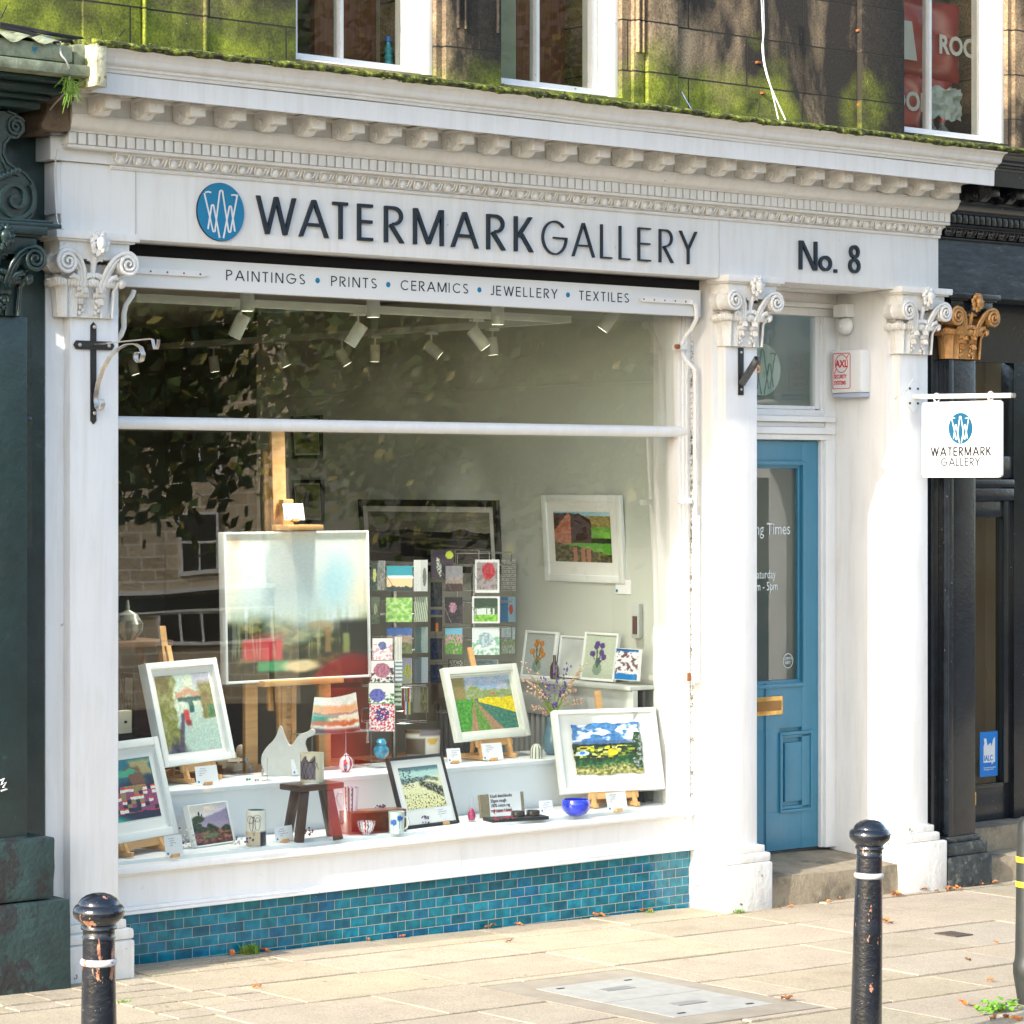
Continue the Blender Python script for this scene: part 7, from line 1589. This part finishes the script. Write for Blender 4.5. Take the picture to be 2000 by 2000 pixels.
CARDS = [  # crop-5 rectangle, depth, picture, label
 ((577, 560, 690, 730), 1.36, scape((.62, .60, .62), (.70, .62, .58), (.30, .20, .18)), 'greeting card of grey clouds over a brown moor, top middle tier'),
 ((772, 518, 933, 738), 1.32, bord(bloom((.66, .60, .60), (.84, .20, .26), (.52, .48, .48), .26, .55, .65), .08), 'white bordered greeting card with a red flower, top of the right spinner'),
 ((947, 518, 1043, 725), 1.50, lambda u, v: (.78, .76, .70) if (v*16) % 1 < .6 else (.42, .36, .32), 'striped brown and cream card stack, top right tier'),
 ((572, 768, 690, 940), 1.36, bloom((.10, .08, .12), (.80, .58, .66), (.25, .2, .25), .2, .45, .6), 'near black greeting card with pink blossoms'),
 ((752, 762, 936, 940), 1.32, bord(lambda u, v: (.90, .92, .90) if (.32 < v < .55 and .1 < u < .8 and nz(u*9, 0, 1) > -.3) else scape((.20, .30, .22), (.30, .42, .28), (.62, .90, .30), .62, .33)(u, v), .07), 'white bordered greeting card of a white farmhouse in green'),
 ((942, 765, 1040, 932), 1.50, lambda u, v: (.14, .48, .68) if u < .5 else ((.80, .28, .20) if el(u, v, .7, .5, .14, .2) > .5 else (.60, .74, .80)), 'blue card stack with a small red figure'),
 ((575, 972, 688, 1145), 1.36, lambda u, v: mx((.32, .62, .18), (.85, .60, .66), sm(.1, .3, nz(u*9, v*9, 4)+.35*(v > .4)-.1)) if v < .75 else (.45, .72, .82), 'greeting card of pink flowers in green leaves'),
 ((752, 968, 934, 1150), 1.32, bloom((.93, .95, .94), (.80, .90, .92), (.55, .78, .62), .27), 'pale greeting card of a white peony drawing'),
 ((947, 968, 1038, 1140), 1.50, scape((.86, .92, .90), (.70, .76, .56), (.82, .88, .76)), 'pale washed card stack, third tier right'),
 ((480, 455, 632, 640), 1.42, lambda u, v: (.80, .86, .20) if el(u, v, .80, .82, .17, .14) > .5 else ((.86, .88, .80) if el(u, v, .35-.2*(v-.4), .4, .10, .35) > .5 and nz(u*20, v*20, 2) > -.1 else (.25, .18, .24)), 'dark purple calendar with white blossom and a yellow round sticker'),
 ((640, 452, 800, 552), 1.50, bord(flat_c((.32, .22, .18)), .05, (.55, .5, .45)), 'dark brown card in the top tier beside the purple calendar'),
 ((478, 668, 556, 832), 1.48, flat_c((.26, .31, .33)), 'dark grey card, second tier left'),
 ((478, 850, 556, 885), 1.48, flat_c((.20, .30, .48)), 'dark blue card lying level in the middle tier'),
 ((478, 900, 556, 995), 1.48, lambda u, v: (.80, .45, .16) if abs(u-.55) < .12 and v < .6 else (.16, .15, .15), 'black card with an orange figure in the middle tier'),
 ((475, 1040, 556, 1180), 1.48, flat_c((.16, .24, .36)), 'navy patterned card, upper of the two in the narrow column'),
 ((475, 1215, 560, 1335), 1.48, flat_c((.13, .20, .34)), 'navy patterned card, lower of the two in the narrow column'),
 ((186, 560, 358, 727), 1.12, lambda u, v: (.16, .58, .64) if v > .62+.03*nz(u*4, 0, 1) else ((.92, .94, .92) if v > .52 else ((.88, .76, .58) if v > .18+.05*nz(u*6, 0, 4) else (.16, .22, .22))), 'greeting card of a teal sea and sandy beach'),
 ((366, 520, 458, 728), 1.20, lambda u, v: (.88, .88, .86) if u < .5 else ((.45, .46, .44) if el(u, v, .78, .45, .14, .3) > .5 else (.80, .80, .78)), 'white card stack seen edge on, top left spinner'),
 ((182, 770, 356, 932), 1.12, lambda u, v: mx((.42, .66, .24), (.72, .82, .56), .5+1.2*nz(u*7, v*7, 2)+.3*(v-.5)), 'misty green meadow greeting card'),
 ((368, 765, 458, 930), 1.20, lambda u, v: (.72, .76, .66) if (u+v*.3) % .16 < .1 else (.42, .46, .40), 'grey green patterned card stack seen edge on'),
 ((186, 968, 354, 1140), 1.12, scape((.24, .40, .66), (.70, .60, .52), (.48, .52, .34), .70, .4), 'greeting card of a blue sky over a harvest field'),
 ((372, 965, 460, 1135), 1.20, lambda u, v: (.30, .38, .36) if u < .5 else (.56, .62, .60), 'dark teal card stack seen edge on, third tier'),
 ((286, 1170, 352, 1338), 1.16, bloom((.66, .64, .74), (.80, .82, .34), (.72, .74, .30), .28, .6, .5), 'lilac greeting card with yellow green leaves'),
 ((366, 1165, 460, 1335), 1.20, lambda u, v: (.36, .40, .42) if u < .55 else (.62, .66, .68), 'slate grey card stack seen edge on, fourth tier'),
 ((296, 1372, 356, 1545), 1.16, strp([(.80, .16, .16), (.90, .90, .86), (.20, .46, .60), (.86, .78, .20), (.30, .34, .34)]), 'bright vertically striped greeting card'),
 ((362, 1362, 460, 1530), 1.20, lambda u, v: (.55, .54, .48) if u < .5 else mx((.34, .34, .24), (.52, .50, .36), .5+nz(u*8, v*8, 1)), 'olive card stack seen edge on, fifth tier'),
 ((85, 540, 128, 722), 1.08, bloom((.12, .20, .18), (.82, .82, .50), (.30, .42, .34), .25), 'dark green daffodil card at the edge of the large painting'),
 ((130, 525, 178, 720), 1.24, flat_c((.70, .70, .68)), 'pale grey card stack behind the daffodil card'),
 ((85, 765, 140, 945), 1.20, bloom((.34, .40, .32), (.66, .68, .56), (.22, .28, .2), .2), 'dull green card low beside the large painting'),
 ((92, 1040, 225, 1183), 1.00, bloom((.92, .92, .88), (.46, .48, .70), (.86, .62, .70), .2, .5, .65), 'white greeting card with blue and pink plant drawings'),
 ((76, 1188, 235, 1332), .98, bloom((.93, .91, .88), (.78, .52, .60), (.20, .26, .28), .34), 'white greeting card with a large pink peony'),
 ((68, 1336, 236, 1470), .96, bloom((.93, .93, .90), (.42, .48, .80), (.20, .52, .24), .32, .35, .4), 'white greeting card with a blue hydrangea'),
 ((72, 1475, 240, 1655), .94, lambda u, v: (.22, .24, .52) if el(u, v, .5, .62, .3, .25) > .5 and nz(u*9, v*9, 3) > -.15 else ((.80, .18, .20) if nz(u*14, v*14, 1) > .02 else (.92, .90, .90)), 'greeting card of red and navy anemones, lowest at the front'),
 ((240, 1030, 288, 1208), 1.02, lambda u, v: (.92, .92, .88) if (u*5) % 1 < .6 else (.66, .62, .58), 'fan of white cards seen edge on beside the plant drawings'),
 ((243, 1180, 290, 1330), 1.00, lambda u, v: (.35, .50, .62) if (v*6) % 1 < .4 else (.90, .90, .84), 'blue banded card stack seen edge on beside the peony card'),
 ((240, 1335, 285, 1500), .98, lambda u, v: (.30, .46, .28) if (v*5) % 1 < .4 else (.88, .90, .80), 'green banded card stack seen edge on beside the hydrangea card'),
 ((595, 1178, 700, 1235), 1.50, bord(lambda u, v: (.2, .2, .2) if nz(u*12, v*12, 1) > 0 else (.80, .80, .72), .06, (.2, .2, .2)), 'black and cream linocut card above the field painting'),
 ((765, 1180, 926, 1240), 1.52, bord(flat_c((.72, .82, .86)), .05), 'pale blue card above the field painting'),
]
crd = M('card_edge', (.72, .71, .66), .8)
for i, ((x0, y0, x1, y1), Y, fn, lb2) in enumerate(CARDS):
    a, c = c5(x0, y1); e, f = c5(x1, y0); BL = at(a, c, Y); d = ray(e, c); rot = math.radians(random.uniform(-6, 6)); side = (x1-x0) < 105 and (y1-y0) > 120
    u = Vector((math.cos(rot+(.9 if side and i % 2 else -.55 if side else -.12)), math.sin(rot+(.9 if side and i % 2 else -.55 if side else -.12)), 0)) if False else (Uc*math.cos(rot)+VD*math.sin(rot)).normalized()
    k = (Vector((BL.x, BL.y, 0))-Vector((CAM.x, CAM.y, 0))).length/FPX; w_ = (e-a)*k*1.0; h_ = (c-f)*k
    m = frame_m(BL, u, Vector((0, 0, 1))-VD*.10); b = B().use(picm, crd); sheet(b, m, 0, w_, 0, h_, .0006, fn, 34, 40); b.on(1).box(.0003, w_-.0003, 0, h_, -.012, 0, 0, m)
    o = rebase(single(b, 'greeting_card', lb2, 'card', None, 'greeting cards on the spinners', 0), BL)
# wire V holders in front of some cards
b = B()
for x0, x1, y0, y1, Y in ((190, 350, 610, 725, 1.10), (575, 690, 610, 725, 1.34), (775, 930, 610, 735, 1.30), (575, 690, 815, 938, 1.34), (755, 932, 815, 940, 1.30), (575, 690, 1020, 1140, 1.34), (188, 350, 815, 930, 1.10)):
    for xs in ((x0-12, x0+(x1-x0)*.35), (x1+8, x0+(x1-x0)*.65)): b.tube([at(*c5(xs[0], y0), Y), at(*c5(xs[1], y1), Y)], .0016, 5)
    b.tube([at(*c5(x0-12, y0), Y), at(*c5(x0-30, y0-5), Y+.05)], .0016, 5)
o = single(b, 'card_holder_wires', 'row of thin chrome V shaped wires holding the greeting cards', 'wire holder', rackm); o['kind'] = 'stuff'
# ---- furniture deep in the room
rw = M('red_painted_cabinet', (.30, .006, .012), .3, var=.1, coat=.4)
bn = thing('plank_bench', 'dark brown plank bench behind the studio easel', 'bench', (2.0, 1.7, .08))
for z in (.20, .36, .52): part(B().box(.9, 3.0, 1.62, 1.98, z, z+.04, .006), 'plank', bn, M('brown_plank', (.16, .075, .03), .5, var=.4, vs=9, stretch=(.4, 3, 3)))
for x in (.95, 2.0, 2.92): part(B().box(x, x+.05, 1.63, 1.96, .08, .20).box(x+.001, x+.049, 1.64, 1.95, .24, .36).box(x+.001, x+.049, 1.64, 1.95, .40, .52), 'leg', bn, darkwood)
q = at(*c2(1150, 640), 1.70); rebase(single(B().ball((q.x, 1.74, .60), .075, (1.1, .7, .75), 18, lump=.4).ball((q.x-.045, 1.72, .66), .028, (1, .8, 1.3), 12).ball((q.x+.05, 1.72, .655), .028, (1, .8, 1.3), 12), 'lobed_pebble_vase', 'cream two lobed stoneware vase on the bench behind the easel', 'vase', M('cream_stoneware', (.50, .42, .30), .7, var=.06)), (q.x, 1.74, .545))
t = thing('side_table', 'rustic wooden side table standing deep in the room at the left', 'table', (.75, 2.7, .08))
q = at(238, 1249, 2.7); part(B().box(q.x-.35, q.x+.18, 2.5, 2.9, q.z-.03, q.z, .006), 'table_top', t, M('rustic_top', (.22, .11, .05), .5, var=.3)); 
for dx in (-.3, .12): part(B().beam((q.x+dx+.05, 2.6, .08), (q.x+dx-.03, 2.68, q.z-.03), .035, .035, .004), 'leg', t, M('rustic_top', (0, 0, 0)))
p = Vector((at(249, 1240, 2.68).x, 2.68, q.z)); o = rebase(single(B().lathe(dens([(.001, 0), (.04, 0), (.075, .04), (.08, .08), (.05, .13), (.012, .15), (.008, .20), (.001, .20)], 4), 48, Matrix.Translation(p)), 'gourd_vase', 'striped gourd shaped vase with a thin neck on the side table', 'vase', glaze), p)
a_ = o.data.color_attributes.new('Col', 'FLOAT_COLOR', 'POINT')
for i, v in enumerate(o.data.vertices): a_.data[i].color = (*lin((.70, .72, .66) if int((math.atan2(v.co.y, v.co.x)/(2*math.pi)*14) % 2) == 0 or v.co.z > .1 else (.25, .33, .33)), 1)
for (bl, br, tl, Y, lb2, fn) in (((235, 1420), (262, 1424), (236, 1313), 1.3, 'framed black ink drawing leaning behind the harbour painting', lambda u, v: (.75, .76, .74) if v > .55 else mx((.1, .1, .1), (.7, .7, .66), .5+nz(u*20, v*20, 1))), ((258, 1440), (308, 1442), (262, 1322), 1.5, 'brown backed frame leaning behind the river painting easel', lambda u, v: (.22, .12, .08))):
    m, w_, h_ = picsolve(bl, br, tl, Y); picture('leaning_frame', lb2, 'frame', m, w_, h_, .02, .02, frameb, None, fn, 12, 12)
m = frame_m(at(300, 1330, 1.05), (1, 0, 0), (0, .2, 1)); table_easel('folded small easel standing at the left behind the river painting', m, .2, .30, STEP, -.05, .2)
q = at(*c2(95, 690), 1.0); t = thing('socket_box', 'cream socket box low at the left edge of the window', 'box', q); part(B().box(q.x-.035, q.x+.035, .98, 1.01, q.z-.02, q.z+.08, .004), 'cover', t, M('cream_plastic', (.66, .60, .44), .5)); part(B().cyl((q.x, .979, q.z+.03), (q.x, .972, q.z+.03), .006), 'screw', t, inkm)
b = B(); b.box(2.32, 2.75, 1.22, 1.55, .08, .60, .01); rc2 = rebase(single(b, 'storage_box', 'brown wooden box behind the card spinners', 'box', M('brown_plank', (0, 0, 0))), (2.5, 1.4, .08))
# ---- track lights
tm = M('track_white', (.74, .75, .68), .4, var=.02)
tl1 = thing('lighting_track', 'white lighting track running along behind the shop window', 'track', (2, .8, 2.66)); y1 = .80
a1, a2 = at(262, 586, y1), at(1112, 620, y1); zt1 = (a1.z+a2.z)/2; part(B().box(a1.x, a2.x, y1-.018, y1+.018, zt1-.018, zt1+.018, .003), 'rail', tl1, tm)
e1 = a2.x; e2 = atX(292, 684, e1); tl2 = thing('lighting_track', 'white lighting track running back into the room from the window', 'track', (e1, 3, zt1)); part(B().box(e1-.018, e1+.018, y1+.02, min(5.5, e2.y), zt1-.017, zt1+.017, .003), 'rail', tl2, tm)
for (px, Y) in ((483, .62), (729, .62), (972, .62)): pass
lensm = M('lamp_lens', (.9, .88, .75), .3, emit=((1, .93, .78), 3.0))
def spot(x, y, dx, dz, Y=None, X=None, label='', ln=.10, r=.030, hang=.06, stem_at=None, horiz=0):
    c = at(x, y, Y) if Y is not None else atX(x, y, X)
    t = thing('spotlight', label, 'lamp', (c.x, c.y, c.z), 'white spotlights in the gallery')
    d = (Uc*dx + Vector((0, 0, dz)) - VD*horiz).normalized(); h = d*ln/2
    q = d.to_track_quat('Z', 'Y').to_matrix().to_4x4(); q.translation = c-h
    part(B().lathe([(.001, 0), (r*.93, 0), (r, .004), (r, ln), (r*.9, ln), (r*.86, ln-.012)], 26, q, cap=False), 'head', t, tm, 50)
    part(B().lathe([(.001, ln-.013), (r*.85, ln-.013), (r*.85, ln-.011), (.001, ln-.011)], 20, q), 'lens', t, lensm, 50)
    s = c - h*.3; top = Vector((s.x, s.y, zt1-.018)) if Y is None or Y > .7 else Vector((s.x, s.y, 2.93))
    if top.z > s.z+.01:
        part(B().cyl(s, top, .006, n=8), 'stem', t, tm); part(B().box(top.x-.035, top.x+.035, top.y-.016, top.y+.016, top.z-.014, top.z+.0, .002), 'adapter', t, tm)
    return t, c, d
SP = []
for x, y, dx, dz, l in ((467, 637, -.42, -.9, 'white spotlight on the front track, tilted left, nearest the left'), (695, 653, -.55, -.85, 'white spotlight on the front track, tilted left, in the middle'), (935, 661, .62, -.8, 'white spotlight on the front track, tilted right')):
    SP.append(spot(x, y, dx, dz, Y=y1, label=l, ln=.110, r=.031))
for x, l in ((483, 'leftmost'), (729, 'middle'), (972, 'right')): spot(x, 585 if x < 600 else 598 if x < 900 else 613, 0, -1, Y=.5, label='white downlight partly hidden behind the awning board, %s one' % l, ln=.10, r=.030)
spot(1190, 626, -.6, -.8, Y=.5, label='white downlight tilted left at the right end behind the awning board', ln=.11, r=.030)
for x, y, dx, dz, l in ((261, 717, .28, -.95, 'farthest at the left edge'), (418, 711, .14, -1, 'second from the left'), (553, 701, .45, -.9, 'third from the left, tilted right'), (670, 698, .5, -.85, 'fourth, tilted right'), (732, 690, 0, -1, 'fifth, hanging straight'), (846, 684, .75, -.6, 'sixth, tilted steeply right'), (962, 676, .1, -1, 'nearest on the back track')):
    SP.append(spot(x, y, dx, dz, X=e1, label='small white spotlight on the back track, '+l, ln=.09, r=.028))
TG = [Vector((.8, .45, .5)), Vector((1.6, .5, .5)), Vector((2.5, .5, .5))] + [Vector((1.2, 4.6, .6)), Vector((.6, 4.2, .5)), Vector((1.5, 3.6, .3)), Vector((1.5, 3.0, .3)), Vector((1.8, 3.0, .3)), Vector((2.0, 2.2, .3)), Vector((2.0, 2.0, .3))]
for (t, c, d), E_ in zip(SP, (40, 40, 40, 0, 30, 0, 30, 0, 30, 0)):
    if not E_: continue
    L_ = bpy.data.lights.new('gallery_fill_lamp', 'SPOT'); L_.energy = E_*1.0; L_.spot_size = R(95); L_.spot_blend = .8; L_.shadow_soft_size = .06; L_.color = (1, .95, .84); lo = bpy.data.objects.new('gallery_fill_lamp', L_); COL.objects.link(lo); lo.location = c+d*.10; lo.rotation_euler = (TG[SP.index((t, c, d))] - lo.location).to_track_quat('-Z', 'Y').to_euler()  # fill lamps added at the track heads to brighten the room
q = atX(888, 622, e1+.15); q = at(888, 622, 2.2); rebase(single(B().lathe([(.055, 0), (.05, -.03), (.03, -.05), (.001, -.055)], 20, Matrix.Translation((q.x, q.y, q.z+.03))), 'ceiling_sounder', 'dark red round alarm sounder on the gallery ceiling', 'alarm', redm), (q.x, q.y, q.z+.03))
# ---- the mirrored side of the street
def mirror_hit(px, py, Q, nrm, a=.0334, y0=.215, z0=.395):
    d = ray(px, py); n = Vector((0, -1, a)).normalized(); O = Vector((0, y0, z0)); p = CAM + d*((O-CAM).dot(n)/d.dot(n))
    e = d - 2*d.dot(n)*n; return p + e*((Q-p).dot(nrm)/e.dot(nrm))
ROT = R(38); Q = Vector((33, -40, 0)); QN = Vector((-math.sin(ROT), math.cos(ROT), 0)); QU = Vector((math.cos(ROT), math.sin(ROT), 0))
def ql(px, py): h = mirror_hit(px, py, Q, QN); return ((h-Q).dot(QU), h.z)
def rect(x0, y0, x1, y1):
    a, b_ = ql(x0, y1), ql(x1, y0); return min(a[0], b_[0]), max(a[0], b_[0]), min(a[1], b_[1]), max(a[1], b_[1])
op = thing('stone_building', 'sunlit stone building with white sash windows across the street, mirrored in the shop window', 'building', Q, rotz=ROT)
xa, _ = ql(150, 1000); xb, _ = ql(514, 1000); xa, xb = min(xa, xb), max(xa, xb)
def opart(b, n, par, m): return part(b, n, par, m, 0, world=False)
opm2 = oppm; nodes = oppm.node_tree
g_ = [n for n in nodes.nodes if n.type == 'NEW_GEOMETRY'][0]; tc_ = nodes.nodes.new('ShaderNodeTexCoord'); sx_ = [n for n in nodes.nodes if n.type == 'SEPXYZ'][0]; nodes.links.new(tc_.outputs['Object'], sx_.inputs[0])
opart(B().box(xa-8, xb, -8, 0, -.3, 14), 'wall', op, oppm)
wdk = M('opposite_window_dark', (.02, .022, .025), .1); wwh = M('opposite_frame_white', (.80, .80, .77), .5)
def owin(r, par=op):
    x0, x1, z0, z1 = r; f = opart(B().box(x0, x1, 0, .02, z0, z1), 'window', par, wdk); fw = .06; zm = (z0+z1)/2; xm = (x0+x1)/2
    opart(B().box(x0, x0+fw, .021, .07, z0, z1).box(x1-fw, x1, .021, .07, z0, z1).box(x0+fw, x1-fw, .021, .065, z1-fw, z1).box(x0-.05, x1+.05, .0215, .16, z0-.10, z0).box(x0+fw, x1-fw, .021, .066, zm-.03, zm+.03).box(xm-.02, xm+.02, .0212, .05, z0+.01, zm-.04), 'frame', f, wwh)
owin(rect(350, 996, 424, 1116)); owin(rect(352, 820, 429, 920))
r = rect(262, 1190, 262+1, 1256); c_ = rect(267, 1147, 430, 1163); xs0 = rect(310, 1190, 660, 1256)
opart(B().box(xa-4, xb+3, 0.0, .25, c_[2], c_[3]), 'shop_cornice', op, wwh); opart(B().box(xa-4, xb+3, .001, .10, xs0[3]+.12, c_[2]-.08), 'fascia', op, M('opposite_black_fascia', (.02, .02, .022), .3)); opart(B().box(xa-4, xb+3, .001, .14, xs0[3]+.05, xs0[3]+.10), 'fascia_moulding', op, wwh)
sw = opart(B().box(xs0[0], xs0[1], .01, .03, xs0[2], xs0[3]), 'shop_window', op, wdk); b = B()
for i in range(9): x = xs0[0]+(xs0[1]-xs0[0])*i/8; b.box(x-.03, x+.03, .031, .09, xs0[2], xs0[3])
b.box(xs0[0]-.1, xs0[1]+.1, .0315, .14, xs0[2]-.08, xs0[2]); b.box(xs0[0], xs0[1], .0315, .08, xs0[3], xs0[3]+.04); opart(b, 'glazing_bars', sw, wwh)
p2 = thing('rendered_building', 'plain buff rendered building across the street beyond the stone one', 'building', Q + QU*(xb+8), rotz=R(20)); part(B().box(-7.5, 30, -9, -.6, -.3, 15), 'wall', p2, M('buff_render', (.42, .37, .28), .9, var=.12, vs=.8), 0, world=False); part(B().box(-5, -4, -.6, -.55, 3, 5).box(0, 1, -.6, -.55, 3, 5).box(5, 6, -.6, -.55, 3, 5), 'window_band', p2, wdk, 0, world=False)
h1 = mirror_hit(262, 1120, Vector((0, -19, 0)), Vector((0, 1, 0))); h2 = mirror_hit(600, 900, Vector((0, -26, 0)), Vector((0, 1, 0))); h3 = mirror_hit(1000, 700, Vector((0, -24, 0)), Vector((0, 1, 0)))
tree(h1.x-.6, h1.y, 6.6, 1.7, 'bushy street tree across the road, nearest of three mirrored in the window', 3, 4200)
tree(h2.x+2.2, h2.y, 10.5, 3.2, 'tall street tree across the road, middle of three mirrored in the window', 5, 9000)
tree(h3.x+2, h3.y, 9.0, 3.6, 'tall street tree across the road, farthest right of three mirrored in the window', 8, 9000)
pbx = thing('pillar_box', 'red cast iron pillar box standing at the kerb, mirrored in the shop window', 'post box', (5.32, -5.0, -.13)); z_ = mirror_hit(680, 1275, Vector((0, -5, 0)), Vector((0, 1, 0)))
H_ = z_.z+.13; k_ = H_/1.45
part(B().lathe([(.25, 0), (.25, .06), (.225, .09), (.225, 1.14), (.235, 1.17), (.235, 1.20)], 40), 'barrel', pbx, redm, 40, world=False); b = B(); b.lathe([(.235, 1.20), (.285, 1.235), (.29, 1.28), (.27, 1.31), (.20, 1.38), (.08, 1.43), (.001, 1.45)], 40)
for i in range(30): a = i/30*6.283; b.box(.285, .298, -.012, .012, 1.24, 1.29, .002, Matrix.Rotation(a, 4, 'Z'))
part(b, 'cap', pbx, redm, 40, world=False); part(B().box(-.1, .1, .20, .24, 1.02, 1.06, .003), 'posting_slot', pbx, inkm, world=False); part(B().box(-.09, .09, .21, .232, .80, .95, .002), 'notice_plate', pbx, cardm, world=False); part(B().lathe([(.26, 0), (.26, .12), (.25, .13)], 40), 'black_base', pbx, inkm, world=False)
pbx.scale = (1, 1, k_)
# ================================================================ camera, sun, sky
cam = bpy.data.cameras.new('camera'); co = bpy.data.objects.new('camera', cam); COL.objects.link(co); scene.camera = co
cam.sensor_width = 36; cam.lens = FPX/2000*36; cam.shift_y = -(1000-CYP)/2000; cam.clip_end = 1000; cam.clip_start = .1
fwd = Vector((VV[0], VV[1], 0)); co.location = CAM; co.rotation_euler = fwd.to_track_quat('-Z', 'Y').to_euler()
PHI, ELE = R(10), R(25)
sd = Vector((-math.cos(PHI)*math.cos(ELE), -math.sin(PHI)*math.cos(ELE), math.sin(ELE)))
sl = bpy.data.lights.new('sun', 'SUN'); sl.energy = 2.5; sl.angle = R(.5); sl.color = (1, .945, .86)
so = bpy.data.objects.new('sun', sl); COL.objects.link(so); so.rotation_euler = sd.to_track_quat('Z', 'Y').to_euler(); so.location = (-20, -5, 15)
w = bpy.data.worlds.new('World'); scene.world = w; w.use_nodes = True; t = w.node_tree
sk = t.nodes.new('ShaderNodeTexSky'); sk.sky_type = 'NISHITA'; sk.sun_disc = False; sk.sun_elevation = ELE; sk.sun_rotation = math.atan2(sd.x, sd.y); sk.dust_density = 1.5
bg = t.nodes['Background']; bg.inputs['Strength'].default_value = .15; t.links.new(sk.outputs[0], bg.inputs[0])
scene.view_settings.view_transform = 'Standard'; scene.view_settings.look = 'None'; scene.view_settings.gamma = 1; scene.view_settings.exposure = 1.68
scene.cycles.use_denoising = True; scene.cycles.max_bounces = 10; scene.cycles.transparent_max_bounces = 12; scene.cycles.caustics_reflective = False; scene.cycles.caustics_refractive = False
scene.cycles.sample_clamp_indirect = 6
